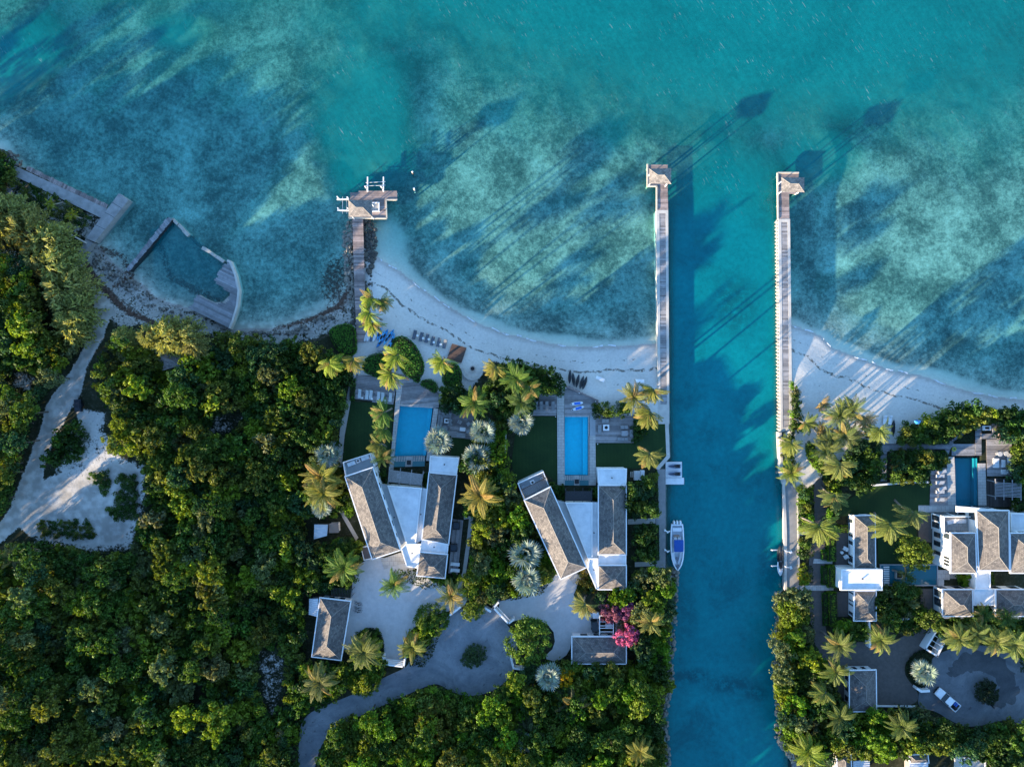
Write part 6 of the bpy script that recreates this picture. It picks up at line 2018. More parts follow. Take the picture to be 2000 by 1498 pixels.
def crown(name, seed, clumps, per, leaf, h=.75, cr=(.16, .28), spread=.92, low=.3):
    """crown of radius 1: separate leaf clumps at uneven heights with gaps between them"""
    global rng
    rng = np.random.default_rng(seed)
    C, Nn, Sz = [], [], []
    sq = rng.uniform(.8, 1.2)
    for k in range(clumps):
        a, rr = rng.uniform(0, 2 * math.pi), math.sqrt(rng.uniform(0, 1)) * spread * rng.uniform(.8, 1.1)
        top = math.sqrt(max(.05, 1 - min(1, rr) ** 2 * .85))
        zz = h * top * rng.uniform(low + .3, 1.0)
        c = np.array([rr * math.cos(a) * sq, rr * math.sin(a) / sq, zz])
        r = rng.uniform(*cr)
        d = unit(per, -.45)
        m = len(d)
        st = np.array([rng.uniform(.75, 1.3), rng.uniform(.75, 1.3), rng.uniform(.6, .9)])
        C.append(c + d * r * rng.uniform(.45, 1.15, size=(m, 1)) * st)
        Nn.append(d + rng.normal(size=(m, 3)) * .6 + np.array([0, 0, .15]))
        Sz.append(leaf * rng.uniform(.55, 1.4, m))
    n2 = int(clumps * per * .22)
    d = unit(n2, -.1)
    C.append(d * rng.uniform(.2, .85, size=(len(d), 1)) * np.array([1, 1, h * .75]))
    Nn.append(d + rng.normal(size=(len(d), 3)) * .6)
    Sz.append(leaf * rng.uniform(.7, 1.4, len(d)))
    return leaf_cloud(name, np.concatenate(C), np.concatenate(Nn), np.concatenate(Sz))

CROWNS = [crown('crown', 10 + i, c, p, l, h, cr) for i, (c, p, l, h, cr) in enumerate((
    (24, 52, .17, .95, (.15, .26)), (32, 46, .14, .85, (.12, .22)), (18, 62, .20, 1.0, (.18, .30)), (38, 40, .13, .8, (.11, .20)),
    (22, 56, .16, 1.1, (.16, .28)), (28, 48, .20, .9, (.14, .24)), (44, 36, .12, .9, (.10, .18)), (15, 74, .16, .9, (.20, .34)), (26, 50, .22, .75, (.13, .26)), (34, 40, .17, 1.0, (.12, .24))))]
BIGC = [crown('crown', 40, 95, 46, .085, .8, (.09, .15), .9, .5), crown('crown', 41, 76, 52, .095, .75, (.10, .17), .9, .5)]
BUSHC = [crown('crown', 50 + i, c, p, l, .8, cr) for i, (c, p, l, cr) in enumerate(((14, 52, .24, (.22, .36)), (18, 46, .2, (.2, .32)), (11, 62, .28, (.26, .4)), (22, 40, .18, (.17, .3))))]
FLOWC = crown('crown', 60, 40, 60, .12, .8, (.12, .22))

def trunk_mesh(seed):
    rr = random.Random(seed)
    mb = MB()
    b = (rr.uniform(-.06, .06), rr.uniform(-.06, .06))
    mb.tube([(0, 0, -.03), (b[0], b[1], .5), (b[0] * 1.6, b[1] * 1.6, .92)], [.035, .026, .012], 6)
    for k in range(3):
        a = rr.uniform(0, 6.3)
        mb.tube([(b[0], b[1], .45 + .1 * k), (b[0] + .16 * math.cos(a), b[1] + .16 * math.sin(a), .8), (b[0] + .3 * math.cos(a), b[1] + .3 * math.sin(a), .95)], [.018, .012, .006], 5)
    return mb.mesh('trunk', BARK)
TRUNKS = [trunk_mesh(i) for i in range(4)]

def ground_z(x, y):
    return G
def tree(name, px, py, r_px, h, color, crown_me, shape=1.0, spin=None):
    """r_px: crown radius in photo pixels; h: height of the crown top above the ground"""
    rad = r_px * S * .99
    ztop = G + h
    x, y = P(px, py, ztop - rad * .5)
    o = root(name, (x, y, G))
    ch = min(h, rad * 1.25 * shape)
    c = bpy.data.objects.new('crown', crown_me)
    COL.objects.link(c)
    c.parent = o
    c.location = (0, 0, h - ch)
    c.scale = (rad * random.uniform(.9, 1.1), rad * random.uniform(.9, 1.1), ch)
    c.rotation_euler = (random.uniform(-.12, .12), random.uniform(-.12, .12), random.uniform(0, 6.3) if spin is None else spin)
    c.color = (*color, 1)
    t = bpy.data.objects.new('trunk', random.choice(TRUNKS))
    COL.objects.link(t)
    t.parent = o
    t.scale = (max(1.5, h * .55),) * 2 + (h - ch * .45,)
    t.rotation_euler = (0, 0, random.uniform(0, 6.3))
    return o

def jit(c, v=.18):
    k = random.uniform(1 - v, 1 + v)
    return tuple(max(.003, x * k * random.uniform(1 - v * .5, 1 + v * .5)) for x in c)
TONES = {'dark green': (.028, .070, .010), 'olive green': (.095, .125, .018), 'yellow-green': (.14, .20, .014), 'grey-green': (.105, .135, .055), 'mid green': (.055, .112, .014),
         'blue-green': (.034, .085, .032), 'bronze-tinged': (.12, .112, .022), 'bright green': (.09, .19, .010)}

QUEUE = {}
def fill(poly, spacing, r_rng, h_rng, tones, name, noun, where_fn, cat, group, crowns, avoid=(), limit=999, ratio=1.1):
    """trees over an outline, big ones first, kept apart by their own size"""
    xs, ys = [a for a, _ in poly], [b for _, b in poly]
    cand, n_try = [], int((max(xs) - min(xs)) * (max(ys) - min(ys)) / spacing ** 2 * 40)
    A = np.stack([np.random.default_rng(int(xs[0] + ys[0]) + 5000).uniform(min(xs), max(xs), n_try), np.random.default_rng(int(xs[0] * 3 + ys[0]) + 9000).uniform(min(ys), max(ys), n_try)], 1)
    ok = inside(poly, A[:, 0], A[:, 1])
    A = A[ok]
    rs = np.array([random.uniform(0, 1) ** 1.5 * (r_rng[1] - r_rng[0]) + r_rng[0] for _ in range(len(A))])
    ok = np.ones(len(A), bool)
    for av in list(avoid) + PAVED:
        for k in range(9):
            q = 0 if k == 8 else .64 if av in PAVED else .82
            ok &= ~inside(av, A[:, 0] + q * rs * math.cos(k * math.pi / 4), A[:, 1] + q * rs * math.sin(k * math.pi / 4))
    A, rs = A[ok], rs[ok]
    if not len(A):
        return 0
    order = np.argsort(-rs[:max(1, len(rs) // 6)]).tolist() + list(range(max(1, len(rs) // 6), len(rs)))
    P_, R_ = np.zeros((0, 2)), np.zeros(0)
    out = 0
    for i in order:
        if out >= limit:
            break
        if len(P_):
            d = np.hypot(P_[:, 0] - A[i, 0], P_[:, 1] - A[i, 1])
            if (d < (R_ + rs[i]) / 2 * ratio).any():
                continue
        P_ = np.vstack([P_, A[i]])
        R_ = np.append(R_, rs[i])
        r = rs[i]
        tone = random.choice(tones)
        h = random.uniform(*h_rng) * (.72 if name == 'broadleaf_tree' and A[i, 0] > 430 else 1.25 if name == 'broadleaf_tree' and A[i, 0] < 110 else 1) * (.75 + .5 * (r - r_rng[0]) / max(1, r_rng[1] - r_rng[0]))
        size = 'broad ' if r > r_rng[0] + .6 * (r_rng[1] - r_rng[0]) else 'small ' if r < r_rng[0] + .2 * (r_rng[1] - r_rng[0]) else ''
        QUEUE.setdefault(name, []).append((r, A[i, 0], A[i, 1], h, tone, size, noun, where_fn(A[i, 0], A[i, 1]), cat, group, random.choice(crowns)))
        out += 1
    return out

def nearest(lms):
    return lambda x, y: min(lms, key=lambda t: (t[0] - x) ** 2 + (t[1] - y) ** 2)[2]

CLEAR = [(40, 945), (110, 915), (150, 925), (210, 890), (272, 895), (290, 935), (278, 1000), (252, 1075), (180, 1078), (110, 1056), (50, 1055), (5, 1060)]
TRACK = [(120, 490), (165, 490), (230, 600), (222, 650), (188, 705), (185, 760), (210, 800), (215, 840), (160, 870), (115, 880), (95, 930), (95, 960), (40, 1040), (-60, 1125), (-60, 1060), (0, 1010), (30, 950), (50, 870), (78, 790), (110, 745), (150, 690), (168, 640), (165, 590)]
GAPS = [[(508, 1268), (555, 1280), (548, 1390), (520, 1390), (505, 1330)], [(425, 805), (478, 812), (450, 845), (408, 846)], [(298, 684), (345, 676), (360, 715), (320, 728)], [(25, 725), (70, 732), (58, 766), (24, 758)], [(370, 1330), (395, 1335), (390, 1375), (365, 1370)]]
SHEDS = [[(596, 1014), (672, 1010), (672, 1048), (604, 1062)], [(594, 1160), (692, 1160), (680, 1296), (600, 1292)]]
W1 = [(196, 690), (230, 668), (300, 690), (400, 684), (450, 664), (540, 672), (640, 694), (684, 742), (668, 800), (655, 905), (622, 900), (600, 930), (602, 1010), (612, 1060), (618, 1150), (603, 1230), (600, 1290), (596, 1370), (578, 1410), (570, 1540), (-40, 1540), (-40, 1100), (20, 1060), (60, 1050), (235, 1075), (285, 935), (212, 870), (205, 790), (186, 740)]
W2 = [(-40, 470), (0, 470), (60, 490), (100, 560), (140, 640), (162, 660), (146, 700), (112, 750), (72, 850), (32, 950), (0, 1010), (-40, 1040)]
LM1 = [(260, 760, 'in the woods just right of the sandy track'), (360, 770, 'in the woods below the thatched hut'), (460, 730, 'in the woods near the left shore'), (580, 750, 'in the woods left of the sun deck'),
       (610, 850, 'in the woods beside the left lawn path'), (460, 860, 'in the middle of the upper woods'), (350, 870, 'in the woods right of the clearing'), (320, 990, 'in the woods at the clearing corner'),
       (430, 980, 'in the woods level with the clearing'), (540, 960, 'in the woods left of the yellow palms'), (560, 1060, 'in the woods left of the ribbed shed'), (450, 1090, 'in the central woods'),
       (330, 1110, 'in the woods below right of the clearing'), (190, 1120, 'in the woods just below the clearing'), (60, 1130, 'in the left-edge woods below the track'), (100, 1230, 'in the lower left woods'),
       (230, 1220, 'in the middle of the lower woods'), (370, 1220, 'in the deep woods left of the garage'), (490, 1180, 'in the woods nearer the garage'), (570, 1180, 'in the woods beside the garage'),
       (450, 1310, 'in the woods by the bare patch'), (330, 1330, 'in the woods above the bottom edge'), (60, 1340, 'in the woods at the lower left edge'), (190, 1340, 'in the woods near the bottom left'),
       (60, 1450, 'in the bottom left corner woods'), (200, 1450, 'in the woods along the bottom edge'), (340, 1450, 'in the woods at the bottom centre left'), (470, 1450, 'in the bottom woods left of the road'), (560, 1420, 'in the woods at the road bend')]
LM2 = [(20, 520, 'behind the feathery trees at the left edge'), (60, 620, 'between feathery trees and track'), (30, 720, 'at the left edge by a sandy gap'), (110, 690, 'beside the upper sandy track'), (30, 820, 'at the left edge beside the sandy track'), (20, 940, 'at the left edge near the clearing')]
woods = ['dark green', 'dark green', 'olive green', 'olive green', 'mid green', 'mid green', 'grey-green', 'yellow-green', 'blue-green', 'olive green', 'yellow-green']
n1 = fill(W1, 15, (9, 25), (3.2, 7.6), woods, 'broadleaf_tree', 'tree', nearest(LM1), 'tree', 'broadleaf trees of the left woods', CROWNS, GAPS + SHEDS + [CLEAR, TRACK], 900, 1.12)
n2 = fill(W2, 16, (10, 24), (3.6, 6.8), woods, 'broadleaf_tree', 'tree', nearest(LM2), 'tree', 'broadleaf trees left of the sandy track', CROWNS, GAPS + [TRACK, CLEAR, [(-60, 380), (40, 400), (110, 450), (160, 540), (180, 640), (150, 668), (105, 650), (84, 570), (50, 505), (-60, 480)]], 200, 1.15)

# garden planting: (outline, spacing, radii, heights, tones, where)
garden = ['mid green', 'dark green', 'yellow-green', 'olive green', 'bright green', 'blue-green']
dk = ['dark green', 'dark green', 'blue-green', 'mid green']
BEDS = [
    ([(612, 905), (660, 890), (672, 930), (690, 1000), (662, 996), (672, 1014), (606, 1010), (604, 960)], 14, (8, 17), (2, 3.6), garden, 'left of the tall villa wing'),
    ([(668, 1040), (700, 1060), (704, 1096), (690, 1140), (648, 1142), (625, 1130), (618, 1068), (650, 1050)], 15, (9, 20), (2.2, 4.2), garden, 'between ribbed shed and gravel court'),
    ([(962, 716), (1000, 710), (1060, 722), (1099, 738), (1098, 762), (1042, 768), (1036, 812), (1005, 845), (985, 830), (965, 800), (945, 778), (956, 745)], 15, (9, 17), (2.5, 5), dk + ['mid green'], 'among the palms between the two pools'),
    ([(862, 757), (900, 752), (920, 775), (935, 800), (900, 805), (862, 795)], 12, (7, 13), (1.5, 3), dk, 'under the palm above the lounge deck'),
    ([(935, 815), (985, 840), (985, 900), (998, 940), (960, 945), (935, 930), (912, 905), (935, 880)], 14, (8, 18), (3.5, 6.5), garden, 'among the silver palms between the villas'),
    ([(915, 1000), (930, 950), (1000, 945), (1022, 985), (1060, 1075), (1078, 1130), (1060, 1160), (1000, 1172), (940, 1170), (912, 1150), (926, 1060), (932, 1008)], 16, (9, 22), (3, 6), garden + ['grey-green'], 'in the planting between the two villas'),
    ([(770, 1112), (815, 1112), (864, 1132), (862, 1148), (830, 1150), (790, 1135), (760, 1140)], 10, (6, 12), (1.2, 2.5), garden, 'below the white roof of the wooded-side villa'),
    ([(840, 1128), (895, 1125), (892, 1150), (862, 1150)], 9, (5, 10), (1, 2), dk, 'at the foot of the side deck'),
    ([(700, 1232), (735, 1232), (749, 1262), (749, 1310), (735, 1350), (700, 1352), (672, 1340), (670, 1300), (690, 1270)], 13, (9, 18), (2, 4), ['yellow-green', 'mid green', 'bright green'], 'in the bed left of the white gateway'),
    ([(598, 1300), (665, 1296), (675, 1345), (625, 1378), (596, 1376)], 13, (9, 16), (2, 4), ['mid green', 'dark green', 'yellow-green'], 'below the garage by the woods'),
    ([(790, 1255), (806, 1230), (835, 1208), (858, 1245), (842, 1285), (828, 1303), (800, 1300)], 11, (7, 14), (1.5, 3), ['bright green', 'mid green', 'yellow-green'], 'in the bed right of the white gateway'),
    ([(1128, 1108), (1160, 1110), (1165, 1152), (1122, 1160)], 9, (5, 10), (1, 2), ['dark green', 'bronze-tinged'], 'at the corner of the canal-side villa'),
    ([(1168, 1155), (1222, 1155), (1240, 1120), (1300, 1112), (1308, 1150), (1304, 1300), (1262, 1302), (1248, 1250), (1248, 1200), (1225, 1180), (1172, 1178)], 16, (10, 22), (3, 6), garden + ['grey-green'], 'between the garage and the canal'),
    ([(1228, 950), (1262, 930), (1284, 930), (1288, 1010), (1228, 1010)], 13, (9, 17), (2.5, 4.5), dk + ['olive green'], 'between the canal-side villa and the jet ski dock'),
    ([(1242, 1026), (1284, 1026), (1286, 1094), (1242, 1094)], 13, (9, 17), (2.5, 4.5), dk + ['olive green'], 'beside the quay where the motorboat lies'),
    ([(1240, 812), (1258, 800), (1268, 830), (1245, 865), (1238, 862)], 10, (6, 11), (1, 2.2), dk, 'beside the dining set of the canal deck'),
    ([(1162, 790), (1190, 792), (1190, 812), (1165, 812)], 9, (7, 12), (1, 2), ['mid green', 'dark green'], 'on the sand above the canal lounge deck'),
    ([(1196, 792), (1225, 790), (1228, 812), (1198, 812)], 9, (8, 13), (1, 2), ['mid green'], 'on the sand above the dining set'),
    ([(1085, 1290), (1112, 1296), (1225, 1300), (1300, 1305), (1296, 1345), (1060, 1340), (1040, 1318), (1012, 1330), (1020, 1310), (1060, 1300)], 14, (9, 19), (2.5, 4.5), garden + ['yellow-green', 'grey-green'], 'below the bougainvillea garage'),
    ([(635, 1450), (700, 1404), (760, 1382), (842, 1344), (856, 1340), (905, 1366), (958, 1364), (1005, 1330), (1040, 1345), (1290, 1350), (1288, 1400), (1292, 1540), (612, 1540), (628, 1475)], 14, (8, 21), (3.0, 7.0), ['bright green', 'mid green', 'mid green', 'olive green', 'yellow-green', 'dark green'], None),
    ([(1526, 1165), (1588, 1162), (1592, 1260), (1622, 1310), (1638, 1368), (1640, 1398), (1720, 1392), (1790, 1394), (1850, 1412), (1840, 1462), (1790, 1470), (1700, 1476), (1630, 1468), (1600, 1500), (1560, 1480), (1532, 1440), (1524, 1330)], 16, (10, 22), (3, 6), garden + ['grey-green', 'olive green'], None),
    ([(1850, 1415), (1900, 1426), (1968, 1406), (1990, 1420), (2050, 1425), (2050, 1520), (1930, 1520), (1926, 1474), (1860, 1470)], 16, (11, 20), (3, 6), dk + ['olive green'], 'below the right turning circle'),
    ([(1848, 802), (1895, 787), (1935, 806), (1990, 802), (2040, 806), (2040, 1000), (1980, 990), (1982, 858), (1956, 856), (1955, 828), (1915, 822), (1860, 850), (1846, 842)], 14, (9, 18), (2.2, 4), dk + ['olive green', 'yellow-green'], 'on the beach edge of the right estate'),
    ([(1756, 864), (1764, 844), (1774, 830), (1800, 824), (1835, 812), (1850, 830), (1852, 856), (1840, 864)], 11, (8, 15), (2, 3.2), ['dark green', 'mid green', 'olive green', 'yellow-green'], 'in the hedge between beach and boardwalk'),
    ([(1744, 884), (1840, 882), (1848, 912), (1816, 916), (1812, 938), (1745, 938)], 11, (8, 15), (2, 3.2), dk + ['olive green'], 'in the dark hedge above the sunbeds'),
    ([(1640, 920), (1682, 860), (1712, 868), (1718, 930), (1695, 952), (1662, 950)], 13, (9, 17), (2.5, 4), dk + ['mid green'], 'in the dark clump beside the boardwalk'),
    ([(1562, 1050), (1590, 1050), (1590, 1088), (1562, 1088)], 9, (6, 12), (1.2, 2.5), garden + ['yellow-green'], 'between quay and brown driveway'),
    ([(1564, 1104), (1588, 1104), (1588, 1138), (1564, 1140)], 9, (6, 11), (1.2, 2.5), garden, 'by the lower quay path'),
    ([(1562, 968), (1588, 950), (1592, 1036), (1564, 1040)], 9, (6, 11), (1.2, 2.5), garden + ['bright green', 'grey-green'], 'along the upper quay'),
    ([(1548, 752), (1558, 760), (1562, 800), (1568, 838), (1549, 840)], 8, (6, 10), (1.2, 2.5), ['mid green', 'grey-green', 'bright green', 'dark green'], 'beside the far jetty on the beach'),
    ([(1530, 852), (1548, 850), (1552, 930), (1536, 930)], 7, (5, 9), (1, 2.2), ['mid green', 'yellow-green', 'grey-green'], 'between seawall and sandy path'),
    ([(1575, 868), (1590, 870), (1612, 925), (1620, 940), (1606, 925), (1590, 905)], 6, (5, 8), (1, 1.6), ['bright green', 'mid green'], 'in the bright hedge bend of the sandy path'),
    ([(1614, 945), (1640, 930), (1638, 1000), (1618, 1040)], 9, (6, 12), (1.2, 2.5), garden, 'between driveway and right lawn'),
    ([(1636, 1216), (1668, 1216), (1696, 1222), (1690, 1246), (1640, 1252)], 10, (7, 13), (1.5, 3), ['dark green', 'mid green', 'bright green'], 'below the guest house'),
    ([(1728, 1150), (1800, 1152), (1815, 1200), (1835, 1215), (1820, 1235), (1775, 1240), (1715, 1208)], 13, (9, 20), (2, 4), ['dark green', 'mid green', 'olive green', 'grey-green'], 'below the reflecting pool'),
    ([(1855, 1208), (1905, 1205), (1945, 1190), (2010, 1212), (2020, 1270), (1985, 1275), (1930, 1258), (1860, 1262), (1836, 1240)], 12, (8, 15), (1.5, 3.5), dk, 'under the palms of the right turning circle'),
    ([(1990, 1262), (2030, 1270), (2030, 1330), (1994, 1312)], 10, (8, 14), (1.5, 3), ['bright green', 'yellow-green'], 'at the right edge of the turning circle'),
    ([(1908, 1120), (1938, 1120), (1938, 1136), (1908, 1136)], 8, (5, 8), (1, 2), ['mid green'], 'in the mansion courtyard'),
    ([(1875, 1122), (1895, 1122), (1895, 1142), (1875, 1142)], 8, (6, 9), (1, 2), ['bright green'], 'in the mansion side court'),
    ([(735, 920), (752, 922), (753, 945), (744, 945), (735, 930)], 8, (5, 9), (1.2, 2.5), dk, 'between tall wing and pergola'),
    ([(826, 925), (838, 925), (840, 960), (828, 950)], 8, (5, 8), (1.2, 2.5), ['dark green', 'mid green'], 'right of the weathered pergola'),
    ([(1075, 945), (1100, 948), (1102, 975), (1088, 972)], 8, (5, 9), (1.2, 2.5), ['dark green', 'mid green'], 'left of the black pergola'),
    ([(1156, 955), (1167, 955), (1167, 985), (1157, 975)], 7, (5, 8), (1.2, 2.5), ['dark green', 'mid green'], 'right of the black pergola'),
    ([(28, 350), (90, 375), (150, 405), (175, 425), (160, 450), (100, 420), (40, 385)], 26, (4, 9), (.5, 1.2), ['grey-green', 'olive green', 'dark green'], 'in the weedy plot of the ruined quay'),
    ([(0, 300), (16, 318), (22, 345), (4, 380), (-30, 380), (-30, 300)], 13, (8, 15), (1.5, 3), ['dark green', 'olive green'], 'at the left edge above the ruined quay'),
    ([(110, 850), (150, 830), (170, 850), (150, 895), (105, 905), (90, 900)], 13, (9, 18), (1.2, 3), ['dark green', 'mid green', 'dark green'], 'between the sandy track and the clearing'),
    ([(178, 925), (200, 922), (214, 940), (208, 962), (192, 958)], 9, (6, 11), (.5, .9), ['dark green', 'mid green'], 'creeping over the clearing sand'),
    ([(228, 930), (262, 928), (268, 960), (262, 1010), (216, 1010), (212, 990), (238, 965)], 10, (6, 12), (.5, 1.0), ['dark green', 'mid green'], 'creeping over the right side of the clearing'),
    ([(75, 1018), (180, 1020), (185, 1050), (80, 1050)], 22, (5, 9), (.4, .9), ['dark green', 'olive green'], 'dotted over the lower clearing'),
    ([(690, 1150), (640, 1146), (622, 1140), (622, 1160), (645, 1160)], 9, (6, 11), (1.2, 2.5), dk, 'above the garage by the woods'),
    ([(1112, 1245), (1116, 1275), (1100, 1276), (1108, 1255)], 6, (4, 7), (.8, 1.4), ['dark green', 'mid green'], 'against the left wall of the bougainvillea garage'),
    ([(1000, 712), (1060, 722), (1065, 728), (1020, 720)], 6, (4, 7), (.6, 1.0), ['bronze-tinged', 'olive green'], 'on the beach edge above the palms'),
]
LM3 = [(660, 1470, 'beside the road at the bottom edge'), (730, 1430, 'in the thicket below the road'), (820, 1400, 'in the thicket below the road crest'), (840, 1470, 'in the thicket at the bottom edge'), (930, 1420, 'in the thicket below the turning circle'),
       (960, 1480, 'in the bottom centre thicket'), (1060, 1390, 'around the shaded palm of the lower thicket'), (1080, 1470, 'in the lower thicket at the bottom edge'), (1180, 1390, 'in the lower thicket below the garage'), (1180, 1470, 'in the bottom thicket near the canal'), (1260, 1400, 'in the lower thicket along the canal'), (1265, 1480, 'in the canal corner at the bottom edge')]
LM4 = [(1555, 1190, 'on the canal bank below the quay'), (1555, 1260, 'on the middle canal bank'), (1580, 1330, 'on the lower canal bank'), (1560, 1400, 'on the canal bank left of the square garage'), (1600, 1450, 'on the canal bank above the bottom landing'),
       (1680, 1430, 'below the square garage'), (1760, 1430, 'in the thicket below the brown court'), (1830, 1430, 'in the thicket left of the lower turning circle')]
for b in BEDS:
    wf = (lambda x, y, w=b[5]: w) if b[5] else nearest(LM3 if b[0][0][0] < 1300 else LM4)
    bigger = b[2][1] > 19
    fill(b[0], b[1], b[2], b[3], b[4], 'shrub', 'bush' if not bigger else 'shrub', wf, 'shrub', 'garden shrubs', (CROWNS if bigger else BUSHC + CROWNS[:3]), SHEDS if b[0][0][0] < 720 else (), 500, 1.02)

# the largest of each kind stand as things of their own, the rest are the underplanting between them
SMALL = [crown('clump', 90 + i, 9, 28, .27, .85, (.26, .42)) for i in range(3)]
SMALLV = []
for me in SMALL:
    v = np.empty(len(me.vertices) * 3, np.float32)
    me.vertices.foreach_get('co', v)
    SMALLV.append(v.reshape(-1, 3))
    bpy.data.meshes.remove(me)
def plant_queue(keep):
    V, T = [], []
    for name, items in QUEUE.items():
        vis = lambda q: -15 < q[1] < 2015 and q[2] < 1512
        items.sort(key=lambda q: (not vis(q), -q[0]))
        for k, (r, px, py, h, tone, size, noun, where, cat, group, cm) in enumerate(items):
            if k < keep[name]:
                o = tree(name, px, py, r * 1.14, h, jit(TONES[tone]), cm)
                reg(o, f"{size}{tone} {noun}", f"{size}{tone} {noun}s".replace('bushs', 'bushes'), where, cat, group)
            else:
                rad = r * S * 1.12
                x, y = P(px, py, G + h * .7)
                sv = random.choice(SMALLV)
                a = random.uniform(0, 6.3)
                c, s_ = math.cos(a), math.sin(a)
                V.append(np.column_stack([x + rad * (sv[:, 0] * c - sv[:, 1] * s_), y + rad * (sv[:, 0] * s_ + sv[:, 1] * c), G + h - min(h, rad * 1.2) + sv[:, 2] * min(h, rad * 1.2)]))
                T.append(np.tile(np.array([*jit(TONES[tone]), 1]), (len(sv), 1)))
    V, T = np.concatenate(V), np.concatenate(T)
    n = len(V) // 4
    me = bpy.data.meshes.new('underplanting')
    me.vertices.add(4 * n)
    me.vertices.foreach_set('co', V.astype(np.float32).ravel())
    me.loops.add(4 * n)
    me.loops.foreach_set('vertex_index', np.arange(4 * n, dtype=np.int32))
    me.polygons.add(n)
    me.polygons.foreach_set('loop_start', np.arange(0, 4 * n, 4, dtype=np.int32))
    me.polygons.foreach_set('loop_total', np.full(n, 4, np.int32))
    me.update(calc_edges=True)
    at = me.attributes.new('tone', 'FLOAT_COLOR', 'POINT')
    at.data.foreach_set('color', T.astype(np.float32).ravel())
    me.materials.append(LEAFT)
    o = bpy.data.objects.new('underplanting', me)
    COL.objects.link(o)
    o['kind'] = 'stuff'
plant_queue({'broadleaf_tree': 288, 'shrub': 282})

# single plants that stand out
def one(name, px, py, r, h, tone, label, cat='tree', cm=None, shape=1.0):
    o = tree(name, px, py, r, h, tone if not isinstance(tone, str) else TONES[tone], cm or BIGC[0], shape)
    props(o, label, cat)
    return o
one('broadleaf_tree', 1036, 1253, 47, 7.0, (.085, .16, .018), 'large round bright green tree between the turning circle and the canal-side court', shape=.8)
one('shrub', 924, 1281, 28, 2.2, (.05, .09, .03), 'dark rounded shrub on the island of the left turning circle', 'shrub', BIGC[1], .6)
one('shrub', 1926, 1352, 29, 2.4, (.022, .036, .014), 'dark rounded shrub on the island of the right turning circle', 'shrub', BIGC[1], .6)
one('broadleaf_tree', 1788, 1078, 38, 6.0, (.11, .16, .016), 'round yellow-green tree in front of the sunlit white mansion wall', cm=BIGC[1], shape=.9)
one('shrub', 844, 1208, 38, 3.4, (.075, .14, .014), 'largest clipped bush between the gravel court and the turning circle', 'shrub', BIGC[0], .6)
one('shrub', 925, 1192, 25, 3.2, (.10, .16, .014), 'clipped round bush between the two white gateways at the turning circle', 'shrub', BIGC[1], .7)
one('shrub', 716, 1332, 35, 3.6, (.11, .17, .012), 'bright clipped bush where the road passes the white gateway', 'shrub', BIGC[0], .7)
one('bougainvillea', 1193, 1196, 24, 5.2, (.24, .085, .155), 'pink bougainvillea mass above the carport, left part', 'bougainvillea', FLOWC)
one('bougainvillea', 1222, 1192, 24, 5.4, (.20, .065, .19), 'purple bougainvillea mass above the carport, right part', 'bougainvillea', FLOWC)
one('bougainvillea', 1227, 1242, 24, 6.2, (.46, .10, .27), 'pink bougainvillea spilling over the right end of the garage roof', 'bougainvillea', FLOWC)
one('shrub', 1218, 1218, 15, 4.0, (.10, .085, .045), 'brown-green stems between the bougainvillea masses', 'shrub', BUSHC[1])
one('shrub', 1104, 1325, 18, 5.4, (.50, .33, .008), 'golden-yellow flowering shrub beside the silver palm below the garage', 'shrub', FLOWC)
one('shrub', 1573, 1130, 12, 1.8, (.40, .33, .02), 'yellow shrub beside the lower quay path', 'shrub', BUSHC[0])
one('shrub', 1573, 992, 11, 1.6, (.16, .18, .11), 'pale silvery round shrub along the upper quay', 'shrub', BIGC[1], .8)
one('shrub', 1565, 955, 10, 1.6, (.08, .15, .01), 'bright green ball shrub at the head of the quay', 'shrub', BIGC[1], .8)
one('shrub', 1690, 868, 34, 3.6, (.02, .042, .014), 'dark dense round bush beside the palms of the right beach garden', 'shrub', BIGC[0], .7)
one('broadleaf_tree', 1550, 1195, 34, 5.0, (.085, .115, .016), 'lush yellow-green tree on the canal bank just below the quay', cm=BIGC[0])
one('broadleaf_tree', 1256, 1425, 24, 4.0, (.05, .12, .01), 'vivid green tree in the dark thicket near the canal', cm=BIGC[1])
one('broadleaf_tree', 1300 - 120, 1360 - 200, 14, 2.5, (.09, .14, .012), 'bright green bush below the south hip of the canal-side villa', 'shrub', BUSHC[1])
one('broadleaf_tree', 845, 1415, 46, 7.5, (.115, .118, .014), 'broad sunlit yellow tree in the thicket below the turning circle', cm=BIGC[0])
one('broadleaf_tree', 662, 1455, 42, 7.0, (.085, .12, .014), 'leafy green tree at the road bend on the bottom edge', cm=BIGC[1])
one('broadleaf_tree', 998, 1005, 28, 5.5, (.10, .105, .02), 'tall olive tree against the tall wing of the canal-side villa', cm=BIGC[1])

